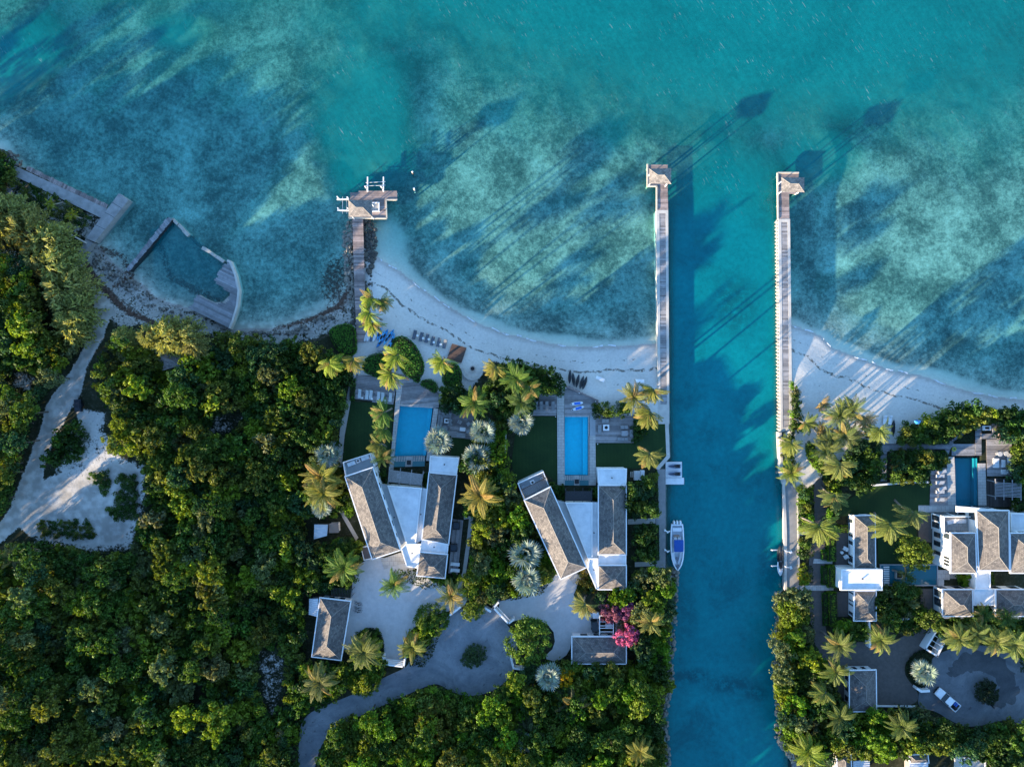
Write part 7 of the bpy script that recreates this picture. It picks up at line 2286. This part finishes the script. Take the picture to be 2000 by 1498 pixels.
# ------------------------------------------------------------------ clipped hedges and sheared mounds: leafy skin over a dense core
def hedge(pts, h, tone, label, rnd=2, leaf=.3, dens=26):
    pts = smooth_poly(pts, rnd) if rnd else pts
    p = PL(pts, G + h * .7)
    r = root('hedge', (sum(a for a, _ in p) / len(p), sum(b for _, b in p) / len(p), G), label, 'hedge')
    core = build(MB().prism(grow_poly(p, -.25), G, G + h * .8), 'stems', mat("hedge_stems", (.02, .025, .01), (.012, .016, .008), 3, .9, .1), r)
    xs, ys = [a for a, _ in p], [b for _, b in p]
    area = abs(sum(p[i][0] * p[(i + 1) % len(p)][1] - p[(i + 1) % len(p)][0] * p[i][1] for i in range(len(p)))) / 2
    n = int((max(xs) - min(xs)) * (max(ys) - min(ys)) * dens * 1.4)
    A = np.stack([rng.uniform(min(xs) - .2, max(xs) + .2, n), rng.uniform(min(ys) - .2, max(ys) + .2, n)], 1)
    A = A[inside(p, A[:, 0], A[:, 1])]
    d = segdist(A[:, 0], A[:, 1], [(p[i], p[(i + 1) % len(p)]) for i in range(len(p))])
    edge = np.clip(d / min(h * .8, 1.0), 0, 1)
    z = G + h * (.55 + .45 * np.sqrt(edge)) + .12 * np.sin(A[:, 0] * 2.1) * np.sin(A[:, 1] * 2.4) + rng.uniform(-.12, .08, len(A))
    C = [np.column_stack([A, z])]
    Nn = [np.column_stack([rng.normal(size=(len(A), 2)) * .5, np.ones(len(A))])]
    for i in range(len(p)):
        a, b = p[i], p[(i + 1) % len(p)]
        m = int(dist(a, b) * h * dens) + 1
        t = rng.uniform(0, 1, m)
        nx, ny = (b[1] - a[1]), -(b[0] - a[0])
        l = math.hypot(nx, ny) or 1
        cxy = np.column_stack([a[0] + (b[0] - a[0]) * t, a[1] + (b[1] - a[1]) * t])
        sg = 1 if inside(p, [(a[0] + b[0]) / 2 - nx / l * .05], [(a[1] + b[1]) / 2 - ny / l * .05])[0] else -1
        C.append(np.column_stack([cxy + rng.normal(size=(m, 2)) * .07, G + rng.uniform(0, .8 * h, m)]))
        Nn.append(np.column_stack([np.full(m, sg * nx / l), np.full(m, sg * ny / l), np.full(m, .35)]) + rng.normal(size=(m, 3)) * .4)
    C, Nn = np.concatenate(C), np.concatenate(Nn)
    o = bpy.data.objects.new('foliage', leaf_cloud('foliage', C - np.array(r.location), Nn, leaf * rng.uniform(.7, 1.3, len(C)), .6))
    COL.objects.link(o)
    o.parent = r
    o.color = (*tone, 1)
    return r

def grow_poly(p, d):
    cx, cy = sum(a for a, _ in p) / len(p), sum(b for _, b in p) / len(p)
    out = []
    for a, b in p:
        l = math.hypot(a - cx, b - cy) or 1
        k = max(.3, (l + d) / l)
        out.append((cx + (a - cx) * k, cy + (b - cy) * k))
    return out
DG, MG, BG_ = (.030, .125, .008), (.045, .15, .010), (.09, .19, .010)
hedge([(764, 672), (772, 658), (788, 656), (806, 668), (820, 690), (828, 710), (826, 730), (815, 742), (800, 738), (786, 728), (776, 708), (766, 690)], 1.5, DG, 'largest dark green sheared mound on the beach, beside the blue kayaks')
hedge([(706, 712), (716, 697), (735, 689), (752, 692), (764, 705), (764, 728), (745, 738), (720, 732), (708, 724)], 1.4, DG, 'dark green sheared mound under the palms above the sun deck')
hedge([(862, 745), (867, 716), (882, 707), (897, 714), (902, 738), (897, 752), (872, 756)], 1.5, DG, 'dark green sheared mound under the yellow palm near the square platform')
hedge([(818, 750), (828, 741), (846, 741), (856, 756), (851, 769), (836, 761)], 1.0, DG, 'low small sheared mound at the edge of the angled deck')
hedge([(638, 645), (664, 632), (690, 634), (695, 660), (696, 692), (672, 695), (655, 680)], 1.6, MG, 'bright green mound left of the jetty foot')
hedge([(684, 740), (694, 741), (691, 782), (683, 782)], 1.1, DG, 'narrow hedge along the left end of the sun deck', 0)
hedge([(812, 738), (822, 738), (818, 748), (806, 744)], .9, MG, 'little hedge corner between the largest mound and the deck', 1)
hedge([(866, 756), (898, 754), (900, 770), (890, 792), (862, 793)], 1.0, DG, 'dark low planting below the yellow palm mound', 1)
hedge([(1619, 1043), (1633, 1043), (1633, 1096), (1618, 1096)], 1.8, BG_, 'tall clipped hedge beside the guest house, upper stretch', 0)
hedge([(1618, 1105), (1633, 1105), (1633, 1148), (1618, 1148)], 1.8, BG_, 'tall clipped hedge beside the guest house, middle stretch', 0)
hedge([(1619, 1157), (1634, 1157), (1636, 1222), (1621, 1222)], 1.8, BG_, 'tall clipped hedge beside the guest house, lower stretch', 0)
hedge([(1633, 1028), (1656, 1027), (1657, 1039), (1634, 1040)], 1.6, BG_, 'short clipped hedge meeting the top of the guest house', 0)
hedge([(1606, 1075), (1616, 1075), (1616, 1094), (1606, 1094)], 1.2, MG, 'low hedge strip left of the tall hedge, above the upper path', 0)
hedge([(1606, 1106), (1616, 1106), (1617, 1142), (1606, 1142)], 1.2, DG, 'low hedge strip left of the tall hedge, between the paths', 0)
hedge([(1607, 1158), (1617, 1158), (1619, 1222), (1609, 1222)], 1.0, DG, 'low hedge strip left of the tall hedge, below the paths', 0)
hedge([(1277, 930), (1284, 920), (1287, 1008), (1278, 1008)], 1.0, DG, 'narrow clipped hedge along the upper quay by the jet skis', 0)
hedge([(1277, 1026), (1287, 1026), (1288, 1094), (1278, 1094)], 1.0, DG, 'narrow clipped hedge along the quay beside the motorboat', 0)
hedge([(1770, 1300), (1782, 1280), (1805, 1268), (1822, 1284), (1816, 1318), (1812, 1340), (1796, 1344), (1778, 1326)], .8, (.02, .04, .012), 'dark low planting round the silver palm on the right turning circle', 1)
hedge([(703, 1232), (722, 1226), (742, 1232), (750, 1255), (748, 1286), (735, 1285), (738, 1250), (722, 1240)], .9, (.02, .045, .012), 'dark hedge rim of the bed left of the gateway', 1)
hedge([(1862, 864), (1902, 838), (1902, 864)], .7, (.018, .04, .012), 'dark triangular planting bed inside the boardwalk', 0)
hedge([(1838, 882), (1850, 880), (1853, 900), (1846, 908), (1838, 900)], 1.2, MG, 'rounded hedge end beside the boardwalk corner', 1)
hedge([(1576, 870), (1590, 868), (1596, 890), (1614, 912), (1622, 922), (1606, 924), (1590, 912), (1578, 895)], 1.3, BG_, 'bright curving hedge along the sandy path by the palms', 1)

# ------------------------------------------------------------------ ground cover under the woods
def undercover(polys, n, avoid, z, tone, sz):
    C = []
    for poly, k in polys:
        xs, ys = [a for a, _ in poly], [b for _, b in poly]
        A = np.stack([rng.uniform(min(xs), max(xs), int(k * 2.2)), rng.uniform(min(ys), max(ys), int(k * 2.2))], 1)
        ok = inside(poly, A[:, 0], A[:, 1])
        for av in avoid:
            ok &= ~inside(av, A[:, 0], A[:, 1])
        C.append(A[ok][:k])
    A = np.concatenate(C)
    cl = (np.sin(A[:, 0] * .11 + 2 * np.sin(A[:, 1] * .07)) * np.sin(A[:, 1] * .13 + A[:, 0] * .03) + 1) * .5
    zz = G + .1 + z * cl * rng.uniform(.3, 1, len(A))
    k = S * (HC - zz) / HC
    W = np.column_stack([(A[:, 0] - 1000) * k, (749 - A[:, 1]) * k, zz])
    Nn = rng.normal(size=(len(A), 3)) * .6 + np.array([0, 0, .8])
    o = bpy.data.objects.new('undergrowth', leaf_cloud('undergrowth', W, Nn, sz * rng.uniform(.6, 1.4, len(A)), .6))
    COL.objects.link(o)
    o.color = (*tone, 1)
    o['kind'] = 'stuff'
UA = GAPS + SHEDS + [CLEAR, TRACK]
undercover([(W1, 95000), (W2, 24000)] + [(b[0], int(len(b[0]) * 0 + 22 * abs(sum(b[0][i][0] * b[0][(i + 1) % len(b[0])][1] - b[0][(i + 1) % len(b[0])][0] * b[0][i][1] for i in range(len(b[0])))) / 2 * .0121 * .8)) for b in BEDS if b[3][1] > 2.4 and b[0][0][0] > 130], 0, UA, 2.6, (.024, .044, .014), .42)

# ------------------------------------------------------------------ woods beyond the frame, whose shade reaches into the picture
def outer_woods():
    C, Nn = [], []
    zones = [([(-420, 300), (-60, 300), (-48, 480), (-48, 1540), (-420, 1540)], 150, (6, 9.5)), ([(-420, 1545), (1270, 1545), (1270, 1860), (-420, 1860)], 420, (7, 10.5)), ([(1680, 1550), (2300, 1550), (2300, 1800), (1680, 1800)], 120, (5, 8))]
    for poly, n, (h0, h1) in zones:
        xs, ys = [a for a, _ in poly], [b for _, b in poly]
        for _ in range(n):
            a, b = random.uniform(min(xs), max(xs)), random.uniform(min(ys), max(ys))
            if not inside(poly, [a], [b])[0]:
                continue
            h, r = random.uniform(h0, h1), random.uniform(1.8, 3.2)
            x, y = P(a, b, G)
            d = unit(150, -.4)
            C.append(np.array([x, y, G + h - r]) + d * np.array([r, r, r * 1.0]) * rng.uniform(.7, 1.05, (len(d), 1)))
            Nn.append(d + rng.normal(size=(len(d), 3)) * .5)
    C, Nn = np.concatenate(C), np.concatenate(Nn)
    o = bpy.data.objects.new('woods', leaf_cloud('woods', C, Nn, .75 * rng.uniform(.7, 1.3, len(C)), .7))
    COL.objects.link(o)
    o.color = (.04, .06, .016, 1)
    o['kind'] = 'stuff'
outer_woods()

# ------------------------------------------------------------------ palms: trunk and every frond of its own
def frond_mesh(seed, L=3.5, droop=1.0, n=22, wl=.74):
    rr = random.Random(seed)
    mb = MB()
    pts = []
    for i in range(n + 1):
        t = i / n
        x = L * (t - .14 * droop * t * t)
        z = L * (.34 * t - .62 * droop * t * t)
        pts.append(Vector((x, .16 * L * math.sin(seed * 2.4 + .6) * t * t, z)))
    mb.tube(pts[::3] + [pts[-1]], [.05] * (len(pts[::3])) + [.012], 4, cap=False)
    for i in range(1, n + 1):
        t = i / n
        p, d = pts[i], (pts[i] - pts[i - 1]).normalized()
        l = wl * (math.sin(math.pi * min(1, .16 + .84 * t) ** .8) ** .7 + .12) * rr.uniform(.85, 1.1)
        for sd in (-1, 1):
            side = Vector((-d.y, d.x, 0)) * sd
            tip = p + (side * .86 + d * .55 + Vector((0, 0, -.42 - .25 * droop * t))).normalized() * l
            mid = p + (side * .9 + d * .42 + Vector((0, 0, .06))).normalized() * l * .5
            w = d * .062
            mb.add([p - w * .6, mid - w, tip, mid + w], [(0, 1, 2, 3)])
    return mb.mesh('frond', FROND)
FR = [frond_mesh(i, 3.5, dr) for i, dr in enumerate((.6, .85, 1.1, 1.4, 1.0, 1.25, .75))]
def palm_trunk(seed):
    rr = random.Random(seed)
    bx, by = rr.uniform(-.12, .12), rr.uniform(-.12, .12)
    pts, rad = [], []
    for i in range(7):
        t = i / 6
        pts.append((-bx * (1 - t) ** 2, -by * (1 - t) ** 2, t))
        rad.append(.018 + .012 * (1 - t) ** 3)
    mb = MB().tube(pts, rad, 7)
    return mb.mesh('trunk', mat("palm_trunk", (.24, .21, .17), (.15, .13, .11), 4, .9, .1))
PTR = [palm_trunk(i) for i in range(4)]
COCO = MB()
for k in range(7):
    COCO.cyl((.26 * math.cos(k * .9), .26 * math.sin(k * .9), -.35 - .05 * (k % 2)), .13, .26, 6, .09)
COCO = COCO.mesh('coconuts', mat("coconut", (.16, .17, .03), (.12, .09, .03), 4, .6))

def palm(px, py, r_px, h, tone, wind=None, spread=2.2, n=17, label=None, where=None, kind='green', dry=.12):
    z = G + h
    x, y = P(px, py, z)
    o = root('coconut_palm', (x, y, G))
    t = bpy.data.objects.new('trunk', random.choice(PTR))
    COL.objects.link(t)
    t.parent = o
    t.scale = (8.5, 8.5, h)
    t.rotation_euler = (0, 0, random.uniform(0, 6.3))
    c = bpy.data.objects.new('coconuts', COCO)
    COL.objects.link(c)
    c.parent = o
    c.location = (0, 0, h)
    k = r_px * S / 3.15
    for i in range(n):
        u = (i + random.uniform(-.3, .3)) / n
        if wind is None:
            az = 2 * math.pi * u * 2.618
            tilt = -.8 + 1.35 * u + random.uniform(-.2, .2)
        else:
            v = 2 * ((i * .618 + .13) % 1) - 1
            az = R(wind) + spread * v * (.45 + .55 * abs(v)) + random.uniform(-.15, .15)
            tilt = -.35 + .75 * ((i * .37) % 1) + random.uniform(-.1, .1)
        f = bpy.data.objects.new('frond', FR[(i * 3 + int(px)) % len(FR)])
        COL.objects.link(f)
        f.parent = o
        f.location = (.1 * math.cos(az), .1 * math.sin(az), h + .05)
        f.rotation_euler = (random.uniform(-.6, .6), tilt, az)
        s_ = k * random.uniform(.82, 1.08)
        f.scale = (s_, s_, s_)
        cc = jit((tone[0] * .82, tone[1] * 1.04, tone[2] * .75) if px > 1400 and tone is not DRY else tone, .14)
        if random.random() < dry * (.5 if px > 1400 else 1):
            cc = jit((.23, .165, .05), .2)
        f.color = (*cc, 1)
    reg(o, f"{kind} coconut palm", f"{kind} coconut palms", where, 'palm', 'coconut palms')
    return o
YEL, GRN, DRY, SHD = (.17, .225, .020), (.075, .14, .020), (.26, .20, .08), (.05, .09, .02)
W_ = 235
for px, py, r, h, tone, wind, kind, where in [
    (726, 582, 28, 8.5, YEL, 215, 'golden', 'over the jetty foot on the beach'), (745, 586, 26, 8, (.13, .15, .025), 290, 'green', 'over the jetty foot on the beach'), (722, 612, 28, 9, YEL, 220, 'golden', 'over the jetty foot on the beach'), (728, 632, 26, 8, YEL, 260, 'golden', 'over the jetty foot on the beach'),
    (644, 708, 31, 8, YEL, 285, 'golden', 'at the edge of the woods above the sun deck'), (690, 702, 28, 8, (.17, .17, .024), 260, 'yellow-green', 'at the edge of the woods above the sun deck'),
    (776, 694, 33, 9, YEL, 215, 'golden', 'leaning over the sheared mounds and sun deck'), (764, 730, 32, 8.5, YEL, 240, 'golden', 'leaning over the sheared mounds and sun deck'),
    (864, 704, 30, 8.5, YEL, 238, 'golden', 'over the mound near the square platform'), (968, 718, 27, 8, (.18, .17, .03), 235, 'yellow-green', 'at the beach end of the palm grove between the pools'),
    (750, 805, 30, 7.5, GRN, 190, 'green', 'on the left lawn beside the wide pool'), (752, 838, 28, 7, GRN, 200, 'green', 'on the left lawn beside the wide pool'), (742, 868, 28, 6.5, (.11, .13, .022), 200, 'green', 'on the left lawn beside the wide pool'), (748, 892, 26, 6, SHD, None, 'green', 'on the left lawn beside the wide pool'),
    (926, 786, 35, 7.5, GRN, None, 'green', 'above the lounge deck of the wide pool'), (1008, 738, 34, 8, GRN, None, 'green', 'in the palm grove between the pools'), (1034, 756, 28, 7.5, GRN, 290, 'green', 'in the palm grove between the pools'), (1018, 785, 32, 7, SHD, None, 'green', 'in the palm grove between the pools'),
    (1238, 776, 32, 9.5, (.13, .145, .024), None, 'yellow-green', 'on the sand beside the canal jetty'), (1276, 762, 29, 10, (.15, .16, .024), 250, 'yellow-green', 'on the sand beside the canal jetty'), (1270, 806, 34, 9.5, (.13, .145, .024), 230, 'yellow-green', 'on the sand beside the canal jetty'),
    (1268, 886, 30, 9, (.11, .13, .03), 255, 'green', 'on the canal lawn corner'),
    (628, 932, 44, 6, (.17, .17, .03), None, 'yellow-green', 'between the woods and the tall villa wing'), (632, 962, 42, 6, (.15, .16, .03), None, 'yellow-green', 'between the woods and the tall villa wing'),
    (938, 968, 44, 8.5, (.19, .17, .035), None, 'golden', 'between the two villas'), (672, 1108, 40, 6.5, GRN, None, 'green', 'at the left of the gravel court'),
    (770, 1142, 32, 6.5, GRN, None, 'green', 'above the left gravel court'), (882, 1164, 34, 7, (.11, .13, .035), None, 'green', 'between the gravel court and the garden wall'), (712, 1273, 42, 8.5, (.095, .115, .03), None, 'green', 'in the bed beside the left garage'),
    (806, 1264, 32, 6.5, (.12, .14, .028), None, 'green', 'in the bed right of the white gateway'), (624, 1332, 40, 8, (.095, .11, .035), None, 'green', 'below the left garage'), (1142, 1180, 31, 7, (.15, .16, .04), 230, 'yellow-green', 'at the canal-side court'),
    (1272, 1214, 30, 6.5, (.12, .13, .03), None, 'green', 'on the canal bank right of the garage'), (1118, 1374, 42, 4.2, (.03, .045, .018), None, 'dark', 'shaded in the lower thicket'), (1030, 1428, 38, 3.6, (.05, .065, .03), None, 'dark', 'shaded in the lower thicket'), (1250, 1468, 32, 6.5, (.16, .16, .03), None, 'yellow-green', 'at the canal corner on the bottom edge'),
    (1605, 789, 20, 4, DRY, 320, 'brown', 'on the right beach'), (1640, 812, 36, 7, (.13, .135, .04), None, 'green', 'on the right beach'), (1664, 798, 32, 7.5, (.12, .125, .04), None, 'green', 'on the right beach'), (1688, 815, 26, 6, DRY, 280, 'brown', 'on the right beach'),
    (1716, 838, 30, 7, (.16, .16, .04), 270, 'yellow-green', 'beside the dark kayak on the right beach'), (1600, 846, 24, 4.5, DRY, 20, 'brown', 'at the sandy path of the right beach'), (1574, 826, 26, 5.5, (.13, .135, .035), 330, 'green', 'at the sandy path of the right beach'),
    (1650, 852, 36, 7, (.10, .105, .04), None, 'green', 'in the right beach grove'), (1615, 880, 32, 6, (.13, .13, .045), None, 'yellow-green', 'in the right beach grove'), (1640, 905, 36, 7, (.16, .15, .05), 250, 'yellow-green', 'in the right beach grove'), (1672, 842, 22, 5, DRY, 240, 'brown', 'in the right beach grove'),
    (1620, 860, 30, 6, (.11, .115, .04), None, 'green', 'in the right beach grove'), (1546, 866, 26, 5.5, (.19, .18, .045), 260, 'yellow-green', 'beside the seawall of the sandy path'), (1546, 924, 28, 6, (.17, .17, .03), None, 'yellow-green', 'at the head of the quay'),
    (1630, 968, 32, 6, (.14, .14, .05), 260, 'yellow-green', 'on the edge of the right lawn'), (1600, 1026, 42, 8, (.14, .14, .03), 280, 'yellow-green', 'between driveway and guest house'), (1738, 1024, 40, 8, (.14, .135, .04), 260, 'yellow-green', 'beside the guest house lawn'),
    (1782, 1000, 34, 7.5, (.12, .12, .05), 250, 'green', 'on the lawn below the sunbeds'), (1640, 1260, 34, 7, (.12, .125, .04), None, 'green', 'at the brown paved court'), (1720, 1250, 32, 7, (.14, .145, .04), None, 'yellow-green', 'at the brown paved court'), (1632, 1312, 32, 6.5, (.11, .12, .03), None, 'green', 'left of the square garage'),
    (1612, 1352, 32, 6.5, (.12, .125, .03), 220, 'green', 'left of the square garage'), (1640, 1400, 34, 6.5, (.09, .10, .03), None, 'green', 'below the square garage'), (1578, 1468, 40, 6.5, (.15, .16, .02), None, 'yellow-green', 'on the canal bend at the bottom edge'), (1762, 1418, 34, 6.5, (.09, .10, .03), None, 'green', 'below the kerb of the brown court'),
    (1872, 1246, 34, 6.5, (.15, .15, .05), None, 'yellow-green', 'over the top of the right turning circle'), (1908, 1240, 32, 6.5, (.10, .11, .035), None, 'yellow-green', 'over the top of the right turning circle'), (1944, 1252, 34, 6.5, (.15, .15, .05), None, 'yellow-green', 'over the top of the right turning circle'), (1982, 1258, 34, 6.5, (.14, .15, .05), None, 'yellow-green', 'over the top of the right turning circle'),
    (1768, 1122, 16, 3.0, (.07, .09, .02), None, 'small green', 'growing from the planter in the reflecting pool'), (30, 1085, 30, 6, (.12, .13, .05), None, 'grey-green', 'in the woods at the left edge below the track'), (98, 398, 14, 2.5, (.22, .24, .012), None, 'small bright', 'in the weedy plot of the ruined quay'), (140, 420, 15, 2.5, (.25, .24, .015), None, 'small bright', 'in the weedy plot of the ruined quay'), (1965, 1208, 26, 5, SHD, None, 'dark', 'in front of the mansion south wing'), (1920, 1200, 24, 5, SHD, None, 'dark', 'in front of the mansion south wing')]:
    palm(px, py, r * .92, h, tone, wind, 2.0, 24 if r > 22 else 15, where=where, kind=kind)

# silver fan palms: each leaf a fan
def fan_mesh(seed):
    rr = random.Random(seed)
    mb = MB()
    mb.tube([(0, 0, 0), (.6, 0, .12), (1.15, 0, .1)], [.04, .03, .02], 4, cap=False)
    n = 15
    for i in range(n):
        a = (i / (n - 1) - .5) * 4.4 + rr.uniform(-.05, .05)
        l = 1.15 * (1 - .12 * abs(a) / 2.3) * rr.uniform(.9, 1.05)
        d = Vector((math.cos(a), math.sin(a), -.12 + .1 * rr.uniform(-1, 1)))
        s_ = Vector((-math.sin(a), math.cos(a), .25 if i % 2 else -.25)) * rr.uniform(.07, .12)
        c = Vector((1.15, 0, .1))
        mb.add([c, c + d * l * .6 - s_, c + d * l + Vector((0, 0, -.15)), c + d * l * .6 + s_], [(0, 1, 2, 3)])
    return mb.mesh('frond', FROND)
FANS = [fan_mesh(i) for i in range(3)]
def silver_palm(px, py, r, h, where, tone=(.20, .26, .255), n=28):
    x, y = P(px, py, G + h)
    o = root('silver_palm', (x, y, G))
    t = bpy.data.objects.new('trunk', random.choice(PTR))
    COL.objects.link(t)
    t.parent = o
    t.scale = (6, 6, h * .97)
    k = r * S / 2.25
    for i in range(n):
        u = (i + .5) / n
        f = bpy.data.objects.new('frond', FANS[i % 3])
        COL.objects.link(f)
        f.parent = o
        f.location = (0, 0, h)
        f.rotation_euler = (random.uniform(-.25, .25), -1.25 + 1.75 * u + random.uniform(-.1, .1), i * 2.4)
        f.scale = (k * random.uniform(.8, 1.1) * (.55 if i < 7 else 1),) * 3
        f.color = (*jit(tone, .12), 1)
    reg(o, 'silver fan palm', 'silver fan palms', where, 'palm', 'silver fan palms')
for px, py, r, h, where in ((857, 862, 30, 5, 'at the right edge of the wide pool'), (943, 843, 27, 5, 'between the lounge deck and the lap-pool lawn'), (930, 893, 32, 5, 'between the lounge deck and the lap-pool lawn'), (1017, 824, 28, 4.5, 'at the left end of the lap-pool sun deck'),
                        (1026, 1080, 34, 5.5, 'left of the canal-side court'), (1030, 1132, 33, 5.5, 'left of the canal-side court'), (641, 888, 28, 4.5, 'beside the left lawn path'), (628, 990, 22, 4, 'under the yellow palms left of the villa'), (1070, 1320, 28, 5, 'between the round tree and the golden shrub'), (1804, 1312, 27, 4.5, 'in the planted bed of the right turning circle'), (1026, 1446, 22, 4, 'in the lower thicket at the bottom')):
    silver_palm(px, py, r, h, where)

# ------------------------------------------------------------------ casuarinas: feathery sprays
def feather(seed, sprays=150):
    global rng
    rng = np.random.default_rng(seed)
    C, Nn, Sz = [], [], []
    vs, fs = [], []
    for k in range(sprays):
        a = rng.uniform(0, 2 * math.pi)
        rr = math.sqrt(rng.uniform(.02, 1)) * .86
        z0 = 1.0 * (1 - rr) ** .8 * rng.uniform(.6, 1) + .1
        b = Vector((rr * .7 * math.cos(a), rr * .7 * math.sin(a), z0))
        d = Vector((math.cos(a), math.sin(a), -.1)) + Vector((-.55, -.25, 0))
        d = (d + Vector(rng.normal(size=3)) * .18).normalized()
        for j in range(26):
            t = j / 26
            p = b + d * t * .56 + Vector((0, 0, .06 * t - .20 * t * t))
            q = (d * 1.0 + Vector(rng.normal(size=3)) * .5 + Vector((0, 0, -.12))).normalized()
            l = .22 * (1 - .5 * t) * rng.uniform(.7, 1.2)
            w = q.cross(Vector(rng.normal(size=3))).normalized() * .024
            i0 = len(vs)
            vs += [tuple(p - w), tuple(p + q * l * .6 - w), tuple(p + q * l), tuple(p + q * l * .6 + w)]
            fs.append((i0, i0 + 1, i0 + 2, i0 + 3))
    me = bpy.data.meshes.new('crown')
    me.from_pydata(vs, [], fs)
    me.materials.append(LEAF)
    return me
FEATH = [feather(71), feather(72, 120), feather(73, 170)]
CAS = (.24, .25, .085)
for i, (px, py, r, h, where) in enumerate(((12, 425, 42, 7.5, None), (52, 448, 44, 8, None), (88, 480, 42, 8.5, None), (106, 520, 44, 8.5, None), (122, 562, 44, 8.5, None), (140, 604, 42, 8, None), (128, 640, 36, 7.5, None), (70, 500, 34, 7.5, None), (-30, 420, 44, 9, None),
                                       (318, 658, 34, 8.5, 'b'), (352, 656, 34, 9, 'b'), (372, 676, 24, 8, 'b'), (236, 662, 22, 6.5, 'b'), (286, 655, 22, 7.5, 'b'))):
    o = tree('casuarina', px, py, r * 1.1, h, jit(CAS, .12), FEATH[i % 3], 1.2)
    w = 'above the sandy track' if where is None else 'beside the thatched hut'
    reg(o, 'feathery casuarina', 'feathery casuarinas', w, 'tree', 'casuarinas')
finish_labels()
